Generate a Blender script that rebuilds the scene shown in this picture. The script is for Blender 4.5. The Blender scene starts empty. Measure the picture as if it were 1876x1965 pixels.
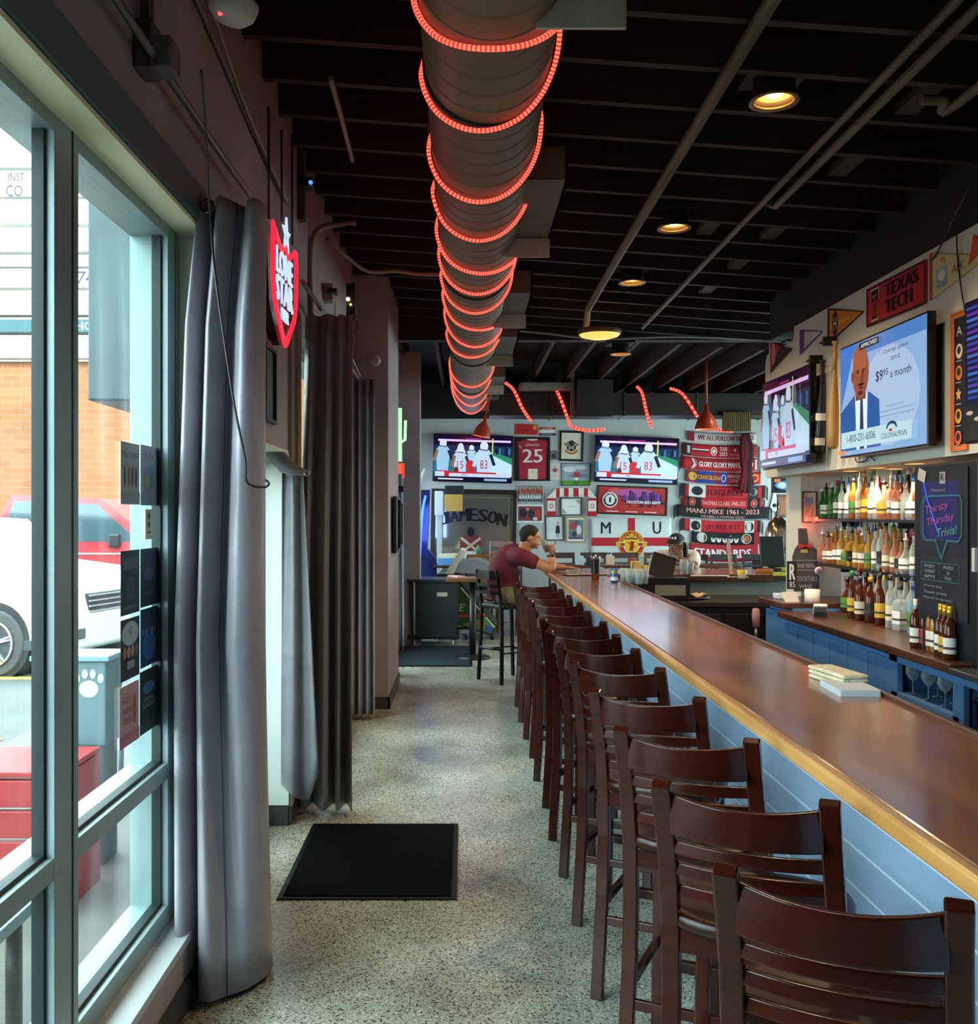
import bpy, math, random
from mathutils import Matrix, Vector
random.seed(7)
sc = bpy.context.scene
COL = sc.collection
# ---------------------------------------------------------------- camera
F, VX, VY, HC = 1850.0, 890.0, 985.0, 1.65      # focal length in pixels, vanishing point, eye height
cd = bpy.data.cameras.new('camera'); cam = bpy.data.objects.new('camera', cd); COL.objects.link(cam)
cam.location = (0, 0, HC); cam.rotation_euler = (math.pi/2, 0, 0)
cd.sensor_fit = 'HORIZONTAL'; cd.sensor_width = 36; cd.lens = 36*F/1876
cd.shift_x = (938-VX)/1876; cd.shift_y = (VY-982.5)/1876
cd.clip_start = .05; cd.clip_end = 200
sc.camera = cam
sc.view_settings.view_transform = 'Standard'; sc.view_settings.look = 'None'
sc.view_settings.gamma = 1; sc.view_settings.use_curve_mapping = False
sc.view_settings.exposure = 0.0
try:
    cy = sc.cycles
    cy.use_denoising = True; cy.sample_clamp_indirect = 6; cy.sample_clamp_direct = 30
    cy.max_bounces = 8; cy.diffuse_bounces = 5; cy.glossy_bounces = 4; cy.transmission_bounces = 6; cy.transparent_max_bounces = 12
    cy.caustics_reflective = False; cy.caustics_refractive = False
except Exception: pass
# ---------------------------------------------------------------- world and sun
w = bpy.data.worlds.new('sky'); sc.world = w; w.use_nodes = True
bg = w.node_tree.nodes['Background']; bg.inputs[0].default_value = (.82, .93, 1.0, 1); bg.inputs[1].default_value = 13.0
def lamp(name, typ, loc, energy, color, size=.1, rot=(0,0,0), sizey=None, spot=None, blend=.6):
    l = bpy.data.lights.new(name, typ); l.energy = energy; l.color = color
    if typ == 'AREA':
        l.size = size
        if sizey: l.shape = 'RECTANGLE'; l.size_y = sizey
    elif typ == 'SUN': l.angle = size
    else: l.shadow_soft_size = size
    if spot: l.spot_size = spot; l.spot_blend = blend
    o = bpy.data.objects.new(name, l); COL.objects.link(o); o.location = loc; o.rotation_euler = rot
    return o
sun = lamp('sun', 'SUN', (-6, 0, 9), 4.5, (1, .93, .80), .01)
sun.rotation_euler = Vector((-.42, .62, -.66)).to_track_quat('-Z', 'Y').to_euler()
# ---------------------------------------------------------------- placing helpers
def PX(x, Y): return (x-VX)/F*Y
def PZ(y, Y): return HC-(y-VY)/F*Y
def P(x, y, Y): return Vector((PX(x, Y), Y, PZ(y, Y)))
def W(x, y, X):                     # the point of the plane X=const seen at pixel x,y
    Y = F*X/(x-VX); return Vector((X, Y, PZ(y, Y)))
PI = math.pi
FAR = (PI/2, 0, 0); RGT = (PI/2, 0, -PI/2); LFT = (PI/2, 0, PI/2)
# ---------------------------------------------------------------- materials
def lin(c):
    if isinstance(c, str):
        c = c.lstrip('#'); c = tuple(int(c[i:i+2], 16)/255 for i in (0, 2, 4))
    return tuple((v/12.92 if v <= .04045 else ((v+.055)/1.055)**2.4) for v in c[:3])+(1,)
MC = {}
def mat(col, rough=.6, metal=0, emit=0, trans=0, spec=None, coat=0, key=None, alpha=None):
    k = key or (col, rough, metal, emit, trans, spec, coat)
    if k in MC: return MC[k]
    m = bpy.data.materials.new('surface'); m.use_nodes = True
    b = m.node_tree.nodes['Principled BSDF']
    L = lin(col)
    b.inputs['Base Color'].default_value = L if emit == 0 else (L[0]*.1, L[1]*.1, L[2]*.1, 1)
    b.inputs['Roughness'].default_value = rough; b.inputs['Metallic'].default_value = metal
    b.inputs['Transmission Weight'].default_value = trans
    if spec is not None: b.inputs['Specular IOR Level'].default_value = spec
    if coat: b.inputs['Coat Weight'].default_value = coat; b.inputs['Coat Roughness'].default_value = .08
    if emit:
        b.inputs['Emission Color'].default_value = L; b.inputs['Emission Strength'].default_value = emit
    m.diffuse_color = L
    MC[k] = m
    return m
def noisy(c1, c2, scale=(4, 4, 4), rough=.6, detail=6, bump=0, rrange=None, lo=.35, hi=.65, metal=0, coat=0, c3=None, dist=0, key=None, spec=None):
    k = key or ('n', c1, c2, tuple(scale), rough, detail, bump, lo, hi, metal, coat, c3, dist)
    if k in MC: return MC[k]
    m = bpy.data.materials.new('surface'); m.use_nodes = True; nt = m.node_tree; N = nt.nodes; L = nt.links
    b = N['Principled BSDF']; tc = N.new('ShaderNodeTexCoord'); mp = N.new('ShaderNodeMapping'); no = N.new('ShaderNodeTexNoise'); cr = N.new('ShaderNodeValToRGB')
    mp.inputs['Scale'].default_value = scale; no.inputs['Scale'].default_value = 1; no.inputs['Detail'].default_value = detail; no.inputs['Distortion'].default_value = dist
    L.new(tc.outputs['Object'], mp.inputs[0]); L.new(mp.outputs[0], no.inputs['Vector']); L.new(no.outputs['Fac'], cr.inputs[0])
    cr.color_ramp.elements[0].position = lo; cr.color_ramp.elements[1].position = hi
    cr.color_ramp.elements[0].color = lin(c1); cr.color_ramp.elements[1].color = lin(c2)
    if c3:
        e = cr.color_ramp.elements.new((lo+hi)/2); e.color = lin(c3)
    L.new(cr.outputs[0], b.inputs['Base Color']); b.inputs['Roughness'].default_value = rough; b.inputs['Metallic'].default_value = metal
    if spec is not None: b.inputs['Specular IOR Level'].default_value = spec
    if coat: b.inputs['Coat Weight'].default_value = coat; b.inputs['Coat Roughness'].default_value = .1
    if rrange:
        mr = N.new('ShaderNodeMapRange'); mr.inputs['From Min'].default_value = .3; mr.inputs['From Max'].default_value = .7
        mr.inputs['To Min'].default_value = rrange[0]; mr.inputs['To Max'].default_value = rrange[1]
        L.new(no.outputs['Fac'], mr.inputs[0]); L.new(mr.outputs[0], b.inputs['Roughness'])
    if bump:
        bp = N.new('ShaderNodeBump'); bp.inputs['Strength'].default_value = bump; bp.inputs['Distance'].default_value = .01
        L.new(no.outputs['Fac'], bp.inputs['Height']); L.new(bp.outputs[0], b.inputs['Normal'])
    MC[k] = m; return m
def pane(tint=(.86, .95, .93), refl=.06, key='pane'):
    if key in MC: return MC[key]
    m = bpy.data.materials.new('glass_pane'); m.use_nodes = True; nt = m.node_tree; N = nt.nodes; L = nt.links
    N.remove(N['Principled BSDF']); o = N['Material Output']
    t = N.new('ShaderNodeBsdfTransparent'); t.inputs[0].default_value = (*tint, 1); g = N.new('ShaderNodeBsdfGlossy'); g.inputs['Roughness'].default_value = .02
    mx = N.new('ShaderNodeMixShader'); lw = N.new('ShaderNodeLayerWeight'); lw.inputs[0].default_value = .5; pw = N.new('ShaderNodeMath'); pw.operation = 'POWER'; pw.inputs[1].default_value = 4.5; fr = N.new('ShaderNodeMath'); fr.operation = 'MULTIPLY_ADD'; fr.inputs[1].default_value = .7; fr.inputs[2].default_value = .03
    L.new(lw.outputs['Facing'], pw.inputs[0]); L.new(pw.outputs[0], fr.inputs[0])
    L.new(fr.outputs[0], mx.inputs[0]); L.new(t.outputs[0], mx.inputs[1]); L.new(g.outputs[0], mx.inputs[2]); L.new(mx.outputs[0], o.inputs[0])
    MC[key] = m; return m
def tinted(col, mixf=.25, key=None):
    """thin coloured glass: tinted transparency under a glossy skin with a little body colour"""
    k = ('tint', col, mixf)
    if k in MC: return MC[k]
    m = bpy.data.materials.new('bottle_glass'); m.use_nodes = True; nt = m.node_tree; N = nt.nodes; L = nt.links
    b = N['Principled BSDF']; o = N['Material Output']; b.inputs['Base Color'].default_value = lin(col); b.inputs['Roughness'].default_value = .06
    t = N.new('ShaderNodeBsdfTransparent'); c = lin(col); t.inputs[0].default_value = tuple(v**.5 for v in c[:3])+(1,)
    mx = N.new('ShaderNodeMixShader'); lw = N.new('ShaderNodeLayerWeight'); lw.inputs[0].default_value = .35
    mr = N.new('ShaderNodeMapRange'); mr.inputs['To Min'].default_value = mixf; mr.inputs['To Max'].default_value = .9
    L.new(lw.outputs['Facing'], mr.inputs[0]); L.new(mr.outputs[0], mx.inputs[0]); L.new(t.outputs[0], mx.inputs[1]); L.new(b.outputs[0], mx.inputs[2]); L.new(mx.outputs[0], o.inputs[0])
    MC[k] = m; return m
# ---------------------------------------------------------------- mesh builder
def rotm(rx=0, ry=0, rz=0): return Matrix.Rotation(rz, 4, 'Z') @ Matrix.Rotation(ry, 4, 'Y') @ Matrix.Rotation(rx, 4, 'X')
class MB:
    def __init__(s): s.v = []; s.f = []; s.m = []; s.s = []; s.mats = []; s.T = None
    def mi(s, m):
        if m not in s.mats: s.mats.append(m)
        return s.mats.index(m)
    def add(s, vs, fs, m, smooth=False):
        b = len(s.v); T = s.T
        for p in vs:
            p = Vector(p); s.v.append(T @ p if T else p)
        i = s.mi(m)
        for f in fs: s.f.append([b+k for k in f]); s.m.append(i); s.s.append(smooth)
        return s
    def box(s, c, d, m, rot=None):
        hx, hy, hz = d[0]/2, d[1]/2, d[2]/2; c = Vector(c)
        vs = [Vector((x, y, z)) for x in (-hx, hx) for y in (-hy, hy) for z in (-hz, hz)]
        if rot is not None: vs = [rot @ p for p in vs]
        return s.add([p+c for p in vs], [(0, 1, 3, 2), (4, 6, 7, 5), (0, 4, 5, 1), (2, 3, 7, 6), (0, 2, 6, 4), (1, 5, 7, 3)], m)
    def bx(s, x0, x1, y0, y1, z0, z1, m): return s.box(((x0+x1)/2, (y0+y1)/2, (z0+z1)/2), (abs(x1-x0), abs(y1-y0), abs(z1-z0)), m)
    def tube(s, pts, r, m, n=8, closed=False, smooth=True, caps=True, sec=None, up=None, mfun=None):
        pts = [Vector(p) for p in pts]; N = len(pts)
        if sec is None: sec = [(math.cos(2*PI*k/n), math.sin(2*PI*k/n)) for k in range(n)]
        n = len(sec); rr = r if isinstance(r, (list, tuple)) else [r]*N
        b = len(s.v); T = s.T; ref = Vector(up) if up else None; prev = None
        for i, p in enumerate(pts):
            a = pts[i-1] if (i or closed) else p; c = pts[(i+1) % N] if (i < N-1 or closed) else p
            t = (c-a).normalized()
            if ref is not None: x = ref.cross(t)
            elif prev is None: x = (Vector((0, 0, 1)) if abs(t.z) < .9 else Vector((0, 1, 0))).cross(t)
            else: x = prev - t*prev.dot(t)
            if x.length < 1e-6: x = Vector((1, 0, 0)).cross(t)
            x.normalize(); y = t.cross(x); prev = x
            for (u, v_) in sec:
                q = p+x*(u*rr[i])+y*(v_*rr[i]); s.v.append(T @ q if T else q)
        idx = s.mi(m)
        for i in range(N if closed else N-1):
            j = (i+1) % N; mi = s.mi(mfun(i)) if mfun else idx
            for k in range(n):
                l = (k+1) % n; s.f.append([b+i*n+k, b+i*n+l, b+j*n+l, b+j*n+k]); s.m.append(mi); s.s.append(smooth)
        if caps and not closed:
            s.f.append([b+k for k in range(n)][::-1]); s.m.append(idx); s.s.append(False)
            s.f.append([b+(N-1)*n+k for k in range(n)]); s.m.append(idx); s.s.append(False)
        return s
    def bar(s, pts, wd, dp, m, up=(1, 0, 0)): # rectangular section
        return s.tube(pts, 1, m, sec=[(-dp/2, -wd/2), (dp/2, -wd/2), (dp/2, wd/2), (-dp/2, wd/2)], smooth=False, up=up)
    def cyl(s, p0, p1, r0, m, r1=None, n=16, caps=True, smooth=True): return s.tube([p0, p1], [r0, r0 if r1 is None else r1], m, n=n, caps=caps, smooth=smooth)
    def lathe(s, prof, m, n=20, c=(0, 0, 0), smooth=True, T=None, cap=True):
        b = len(s.v); c = Vector(c); TT = s.T
        for (r, z) in prof:
            for k in range(n):
                p = Vector((r*math.cos(2*PI*k/n), r*math.sin(2*PI*k/n), z))
                if T is not None: p = T @ p
                p = p+c; s.v.append(TT @ p if TT else p)
        i = s.mi(m)
        for a in range(len(prof)-1):
            for k in range(n):
                l = (k+1) % n; s.f.append([b+a*n+k, b+a*n+l, b+(a+1)*n+l, b+(a+1)*n+k]); s.m.append(i); s.s.append(smooth)
        if cap and prof[0][0] > 1e-4: s.f.append([b+k for k in range(n)][::-1]); s.m.append(i); s.s.append(False)
        if cap and prof[-1][0] > 1e-4: s.f.append([b+(len(prof)-1)*n+k for k in range(n)]); s.m.append(i); s.s.append(False)
        return s
    def ball(s, c, r, m, n=16, h=10, rot=None):
        r = (r, r, r) if not isinstance(r, (tuple, list)) else r
        prof = [(max(1e-5, math.sin(PI*k/h)), -math.cos(PI*k/h)) for k in range(h+1)]
        M = Matrix.Diagonal((*r, 1)); M = (rot @ M) if rot is not None else M
        return s.lathe(prof, m, n=n, c=c, T=M)
    def prism(s, pts, z0, z1, m, T=None, smooth=False):
        n = len(pts); vs = [Vector((u, v, z0)) for u, v in pts]+[Vector((u, v, z1)) for u, v in pts]
        if T is not None: vs = [T @ p for p in vs]
        fs = [list(range(n))[::-1], [n+k for k in range(n)]]
        s.add(vs, fs, m)
        s.add(vs, [(k, (k+1) % n, n+(k+1) % n, n+k) for k in range(n)], m, smooth)
        return s
    def grid(s, fn, nu, nv, m, closed=False, smooth=True, flip=False):
        vs = [fn(i/nu, j/nv) for j in range(nv+1) for i in range(nu+1)]; fs = []
        for j in range(nv):
            for i in range(nu):
                a = j*(nu+1)+i; q = (a, a+1, a+nu+2, a+nu+1); fs.append(q[::-1] if flip else q)
        return s.add(vs, fs, m, smooth)
    def build(s, name, parent=None, loc=(0, 0, 0), rot=(0, 0, 0), bev=0, seg=2, solid=0, sub=0, label=None, cat=None, group=None, kind=None, recalc=False):
        me = bpy.data.meshes.new(name)
        me.from_pydata([tuple(p) for p in s.v], [], s.f)
        for m in s.mats: me.materials.append(m)
        me.polygons.foreach_set('material_index', s.m); me.polygons.foreach_set('use_smooth', s.s); me.update()
        if recalc:
            import bmesh
            bm = bmesh.new(); bm.from_mesh(me); bmesh.ops.recalc_face_normals(bm, faces=bm.faces); bm.to_mesh(me); bm.free()
        o = bpy.data.objects.new(name, me); COL.objects.link(o)
        o.location = loc; o.rotation_euler = rot
        if parent is not None: o.parent = parent
        if solid:
            d = o.modifiers.new('thick', 'SOLIDIFY'); d.thickness = solid; d.offset = 0
        if sub:
            d = o.modifiers.new('sub', 'SUBSURF'); d.levels = sub; d.render_levels = sub
        if bev:
            d = o.modifiers.new('bevel', 'BEVEL'); d.width = bev; d.segments = seg; d.limit_method = 'ANGLE'; d.angle_limit = .7; d.harden_normals = False
        tag(o, label, cat, group, kind)
        return o
def tag(o, label=None, cat=None, group=None, kind=None):
    if label: o['label'] = label
    if cat: o['category'] = cat
    if group: o['group'] = group
    if kind: o['kind'] = kind
    return o
def thing(name, label, cat, loc=(0, 0, 0), rot=(0, 0, 0), group=None):
    o = bpy.data.objects.new(name, None); COL.objects.link(o); o.empty_display_size = .05
    o.location = loc; o.rotation_euler = rot
    return tag(o, label, cat, group)
def dup(root, loc=None, rot=None, label=None, group=None, parent=None):
    c = root.copy(); COL.objects.link(c); c.parent = parent
    if loc is not None: c.location = loc
    if rot is not None: c.rotation_euler = rot
    if label: c['label'] = label
    if group: c['group'] = group
    for ch in list(root.children): dup(ch, parent=c)
    return c
ORD = ['nearest', 'second', 'third', 'fourth', 'fifth', 'sixth', 'seventh', 'eighth', 'ninth', 'tenth', 'eleventh', 'twelfth', 'thirteenth', 'fourteenth', 'fifteenth', 'sixteenth',
       'seventeenth', 'eighteenth', 'nineteenth', 'twentieth', 'twenty-first', 'twenty-second', 'twenty-third', 'twenty-fourth', 'twenty-fifth', 'twenty-sixth', 'twenty-seventh', 'twenty-eighth', 'twenty-ninth', 'thirtieth']
def ordn(i): return 'first' if i == 0 else ORD[i]
# ---------------------------------------------------------------- flat artwork with depth-ordered shapes and lettering
TC = {}
def glyphs(txt):
    if txt in TC: return TC[txt]
    c = bpy.data.curves.new('lettering', 'FONT'); c.body = txt; c.size = 1; c.resolution_u = 2
    o = bpy.data.objects.new('lettering', c); COL.objects.link(o)
    dg = bpy.context.evaluated_depsgraph_get(); me = o.evaluated_get(dg).to_mesh()
    vs = [tuple(p.co) for p in me.vertices]; fs = [tuple(p.vertices) for p in me.polygons]
    o.evaluated_get(dg).to_mesh_clear(); bpy.data.objects.remove(o); bpy.data.curves.remove(c)
    xs = [p[0] for p in vs]; ys = [p[1] for p in vs]; x0, x1, y0, y1 = min(xs), max(xs), min(ys), max(ys)
    TC[txt] = ([((p[0]-x0)/max(1e-6, x1-x0)-.5, (p[1]-y0)/max(1e-6, y1-y0)-.5) for p in vs], fs, (x1-x0)/max(1e-6, y1-y0))
    return TC[txt]
class Art(MB):
    """shapes in the local XY plane, each lying a hair above the one before"""
    def __init__(s, emit=0, z=0, dz=.0005, rough=.5, f=None): super().__init__(); s.e = emit; s.z = z; s.dz = dz; s.r = rough; s.fn = f
    def mm(s, c): return c if not isinstance(c, str) else mat(c, s.r, emit=s.e, spec=.5)
    def _a(s, pts, fs, c):
        s.z += s.dz; z = s.z
        s.add([(u, v, z+(s.fn(u, v) if s.fn else 0)) for u, v in pts], fs, s.mm(c)); return s
    def poly(s, pts, c): return s._a(pts, [tuple(range(len(pts)))], c)
    def rect(s, u0, v0, u1, v1, c):
        if s.fn:
            n = 14; pts = [(u0+(u1-u0)*i/n, v) for v in (v0, v1) for i in range(n+1)]
            return s._a(pts, [(i, i+1, n+2+i, n+1+i) for i in range(n)], c)
        return s.poly([(u0, v0), (u1, v0), (u1, v1), (u0, v1)], c)
    def ell(s, u, v, ru, rv, c, n=18, a0=0, a1=2*PI, rot=0):
        full = abs(a1-a0-2*PI) < 1e-3; K = n if full else n+1
        pts = []
        for k in range(K):
            a = a0+(a1-a0)*k/n; x = ru*math.cos(a); y = rv*math.sin(a)
            pts.append((u+x*math.cos(rot)-y*math.sin(rot), v+x*math.sin(rot)+y*math.cos(rot)))
        return s.poly(pts, c)
    def ring(s, u, v, ru, rv, w, c, n=28, a0=0, a1=2*PI):
        pts = []; 
        for k in range(n+1):
            a = a0+(a1-a0)*k/n; pts += [(u+ru*math.cos(a), v+rv*math.sin(a)), (u+(ru-w)*math.cos(a), v+(rv-w)*math.sin(a))]
        return s._a(pts, [(2*k, 2*k+2, 2*k+3, 2*k+1)[::-1] for k in range(n)], c)
    def line(s, pts, w, c):
        for (a, b) in zip(pts, pts[1:]):
            d = Vector((b[0]-a[0], b[1]-a[1])); n = Vector((-d.y, d.x)).normalized()*w/2; e = d.normalized()*w*.3
            s.poly([(a[0]-e.x-n.x, a[1]-e.y-n.y), (b[0]+e.x-n.x, b[1]+e.y-n.y), (b[0]+e.x+n.x, b[1]+e.y+n.y), (a[0]-e.x+n.x, a[1]-e.y+n.y)], c)
        return s
    def text(s, t, u, v, w, h, c, rot=0, slant=0, bold=0):
        g, fs, _ = glyphs(t); ca, sa = math.cos(rot), math.sin(rot)
        for k in range(2 if bold else 1):
            pts = []
            for (x, y) in g:
                x = x*w+slant*y*h+(bold*(k-.5) if bold else 0); y = y*h; pts.append((u+x*ca-y*sa, v+x*sa+y*ca))
            s._a(pts, fs, c)
        return s
    def arct(s, t, u, v, r, h, c, a0, a1, down=False):       # lettering along an arc
        n = len(t)
        for i, ch in enumerate(t):
            if ch == ' ': continue
            a = a0+(a1-a0)*(i+.5)/n; rt = a-PI/2 if not down else a+PI/2
            s.text(ch, u+r*math.cos(a), v+r*math.sin(a), h*.7, h, c, rot=rt)
        return s
# ================================================================ structure
def ceilz(X): return 3.59-.07*X
M_WALLL = noisy('968889', 'a29496', (3, 3, 3), .7, bump=.05)
M_WHITE = noisy('d3cfc2', 'dcd9cd', (2, 2, 2), .6, bump=.03)
M_GREY = noisy('b9bdba', 'c3c7c4', (1.2, 1.2, 1.2), .6, bump=.03)
M_BLACK = noisy('050404', '0b0807', (5, 5, 5), .75, bump=.1)
M_JOIST = noisy('140a04', '33200f', (2, 9, 30), .7, bump=.2)
M_ALU = noisy('84989a', '90a4a2', (3, 3, 3), .38, metal=.15)
M_ALUD = mat('1d2728', .5, .3)
def struct(mb, name, **k): return mb.build(name, kind='structure', **k)
# floor: polished speckled terrazzo
def floor_mat():
    m = bpy.data.materials.new('terrazzo_floor'); m.use_nodes = True; nt = m.node_tree; N = nt.nodes; L = nt.links; b = N['Principled BSDF']
    tc = N.new('ShaderNodeTexCoord'); vo = N.new('ShaderNodeTexVoronoi'); vo.inputs['Scale'].default_value = 170; vo.feature = 'F1'
    sp = N.new('ShaderNodeSeparateColor'); cr = N.new('ShaderNodeValToRGB'); e = cr.color_ramp.elements
    e[0].position = 0; e[0].color = lin('4a4a44'); e[1].position = .12; e[1].color = lin('908e84')
    for p, c in ((.3, 'aaa79a'), (.62, 'b8b4a6'), (.9, 'c6c2b4'), (.97, 'e2ded2')):
        q = e.new(p); q.color = lin(c)
    cr.color_ramp.interpolation = 'CONSTANT'
    L.new(tc.outputs['Object'], vo.inputs['Vector']); L.new(vo.outputs['Color'], sp.inputs[0]); L.new(sp.outputs[0], cr.inputs[0])
    no = N.new('ShaderNodeTexNoise'); no.inputs['Scale'].default_value = 1.3; no.inputs['Detail'].default_value = 5; L.new(tc.outputs['Object'], no.inputs['Vector'])
    c2 = N.new('ShaderNodeValToRGB'); c2.color_ramp.elements[0].color = lin('a4a69a'); c2.color_ramp.elements[1].color = lin('f4fbf8'); c2.color_ramp.elements[0].position = .3; c2.color_ramp.elements[1].position = .6
    L.new(no.outputs['Fac'], c2.inputs[0]); mx = N.new('ShaderNodeMix'); mx.data_type = 'RGBA'; mx.blend_type = 'MULTIPLY'; mx.inputs[0].default_value = 1
    L.new(cr.outputs[0], mx.inputs[6]); L.new(c2.outputs[0], mx.inputs[7]); L.new(mx.outputs[2], b.inputs['Base Color'])
    mr = N.new('ShaderNodeMapRange'); mr.inputs['To Min'].default_value = .15; mr.inputs['To Max'].default_value = .34; L.new(no.outputs['Fac'], mr.inputs[0]); L.new(mr.outputs[0], b.inputs['Roughness'])
    return m
m = MB(); m.bx(-1.2, 7, -3, 14.9, -.12, 0, floor_mat()); struct(m, 'floor')
# left wall with its openings (X -1.18 .. -.93)
def lw(m, y0, y1, z0, z1, mt=M_WALLL): m.bx(-1.18, -.93, y0, y1, z0, z1, mt)
m = MB()
lw(m, -3, .5, 0, 4.0); lw(m, .5, 3.47, 0, .22); lw(m, .5, 3.47, 2.66, 4.0); lw(m, 3.47, 4.45, 0, 4.0)
lw(m, 4.45, 5.1, 1.98, 4.0); lw(m, 5.1, 5.5, 0, 4.0)
lw(m, 5.5, 7.5, 0, .22); lw(m, 5.5, 7.5, 2.66, 4.0); lw(m, 7.5, 9.5, 0, 4.0)
lw(m, 9.5, 11.2, 0, .3); lw(m, 9.5, 11.2, 2.66, 4.0); lw(m, 11.2, 12.5, 0, 4.0); lw(m, 12.5, 14.3, 0, .7); lw(m, 12.5, 14.3, 2.8, 4.0); lw(m, 14.3, 14.9, 0, 4.0)
struct(m, 'wall_left')
m = MB(); m.bx(-.93, -.64, 8.14, 9.4, 0, 3.66, M_WALLL); m.bx(-.93, -.55, 12, 12.35, 0, 3.66, M_WALLL); struct(m, 'trim_1')    # wall piers
# dark header board above the first window, sill ledge
m = MB(); m.bx(-.935, -.915, -3, 3.42, 2.665, 2.79, mat('4c6a70', .45)); struct(m, 'trim_2')
m = MB(); m.bx(-1.03, -.925, .5, 3.46, .205, .232, mat('b9bdbd', .35)); struct(m, 'trim_3')
m = MB()
for a, b_ in ((-3, 4.45), (5.1, 8.14), (9.4, 12)): m.bx(-.93, -.915, a, b_, 0, .1, mat('3a3c3d', .5))
m.bx(-1.18, -.93, 5.09, 5.1, 0, .1, mat('3a3c3d', .5))
m.bx(-.93, -.625, 8.125, 8.14, 0, .1, mat('3a3c3d', .5)); m.bx(-.64, -.625, 8.125, 9.4, 0, .1, mat('3a3c3d', .5))
struct(m, 'baseboard_left')
# window units
def win(idx, y0, y1, z0, z1, mulls, rail=None, gx=-1.06):
    r = thing('window_%d' % idx, None, None); r['kind'] = 'structure'
    f = MB(); X0, X1 = -1.15, -1.02; t = .055
    f.bx(X0, X1, y0, y1, z0, z0+t+.025, M_ALU); f.bx(X0, X1, y0, y1, z1-t, z1, M_ALU); f.bx(X0, X1+.001, y1-.15, y1, z0, z1, M_ALU); f.bx(X0, X1, y0, y0+t, z0, z1, M_ALU)
    for (a, b_) in mulls:
        f.bx(gx-.015, X1+.001, a, b_, z0, z1, M_ALU); c = (a+b_)/2+.03
        f.bx(X1-.002, X1+.0025, c, c+.012, z0, z1, M_ALUD); f.bx(gx-.012, gx+.02, a-.012, a, z0, z1, M_ALUD); f.bx(gx-.012, gx+.02, b_, b_+.012, z0, z1, M_ALUD)
    f.bx(X1-.002, X1+.001, y1-.07, y1-.058, z0, z1, M_ALUD); f.bx(gx-.012, gx+.02, y1-.162, y1-.15, z0, z1, M_ALUD)
    if rail:
        f.bx(X0, X1-.001, y0, y1-.01, rail-.055, rail, M_ALU)
        f.bx(gx-.012, gx+.02, y0, y1, rail, rail+.012, M_ALUD)
    f.bx(gx-.012, gx+.02, y0, y1, z0+.08, z0+.092, M_ALUD)
    f.build('window_frame', r, bev=.003)
    g = MB(); g.bx(gx-.003, gx+.003, y0+.02, y1-.1, z0+.02, z1-.02, pane()); g.build('window_glass', r)
    return r
win(1, .5, 3.47, .22, 2.66, [(2.40, 2.55)], .79)
win(2, 5.5, 7.5, .22, 2.66, [(6.6, 6.75)], .79)
win(3, 9.5, 11.2, .3, 2.66, [(10.4, 10.5)]); win(5, 12.5, 14.3, .7, 2.8, [(13.4, 13.5)])
m = MB(); m.bx(-1.15, -1.10, 4.45, 4.53, 0, 1.98, M_ALU); m.bx(-1.15, -1.10, 5.03, 5.1, 0, 1.98, M_ALU); m.bx(-1.15, -1.10, 4.45, 5.1, 1.9, 1.98, M_ALU)
m.bx(-1.15, -1.10, 4.45, 5.1, 0, .18, M_ALU); m.bx(-1.13, -1.124, 4.5, 5.06, .15, 1.95, pane()); struct(m, 'door_1')
m = MB()     # moulded casing beside the glass door
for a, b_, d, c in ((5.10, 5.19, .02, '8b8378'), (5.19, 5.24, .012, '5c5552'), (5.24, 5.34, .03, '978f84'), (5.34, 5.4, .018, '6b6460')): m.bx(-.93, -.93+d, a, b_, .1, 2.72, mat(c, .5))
struct(m, 'trim_4')
# lining of the door reveal, window light put into its pale colour
m = MB(); m.bx(-1.10, -.925, 5.085, 5.099, .11, 1.98, mat('d9e0d6', .5)); m.bx(-1.1, -.925, 4.45, 5.099, 1.965, 1.98, mat('d9e0d6', .5)); struct(m, 'trim_5')
m = MB(); m.bx(-1.02, -.925, .5, 3.47, 2.645, 2.66, mat('efecc4', .5)); m.bx(-1.02, -.928, 3.455, 3.47, .232, 2.645, mat('d2d6c4', .5)); struct(m, 'trim_6')  # window reveal lining, yellow-green bounce from the ground put into its colour
# ceiling deck and walls at the ends
m = MB(); z = lambda X: ceilz(X)+.24
m.add([(-1.2, -3, z(-1.2)), (7, -3, z(7)), (7, 14.9, z(7)), (-1.2, 14.9, z(-1.2)), (-1.2, -3, z(-1.2)+.1), (7, -3, z(7)+.1), (7, 14.9, z(7)+.1), (-1.2, 14.9, z(-1.2)+.1)],
      [(0, 1, 2, 3), (7, 6, 5, 4), (0, 4, 5, 1), (1, 5, 6, 2), (2, 6, 7, 3), (3, 7, 4, 0)], M_BLACK); struct(m, 'ceiling')
def joist(name, p0, p1, w=.042, h=.235):
    a = Vector(p0); b_ = Vector(p1); m = MB(); d = (b_-a).normalized(); s_ = d.cross(Vector((0, 0, 1))).normalized()*w/2
    vs = [a-s_, a+s_, b_+s_, b_-s_]; vs += [p+Vector((0, 0, h)) for p in vs]
    m.add([v-a for v in vs], [(3, 2, 1, 0), (4, 5, 6, 7), (0, 1, 5, 4), (1, 2, 6, 5), (2, 3, 7, 6), (3, 0, 4, 7)], M_JOIST)
    return m.build(name, loc=a, label=None, kind='structure')
j0 = None
for k in range(-9, 16):
    Y = 3.658+.4*k
    if j0 is None: j0 = joist('ceiling_joist', (-.93, Y, ceilz(-.93)), (4.2, Y, ceilz(4.2)))
    else:
        c = j0.copy(); COL.objects.link(c); c.location.y = Y
struct(MB().bx(-.93, 7, 9.9, 10.05, 3.43, 3.8, M_JOIST), 'trim_7')
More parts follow.
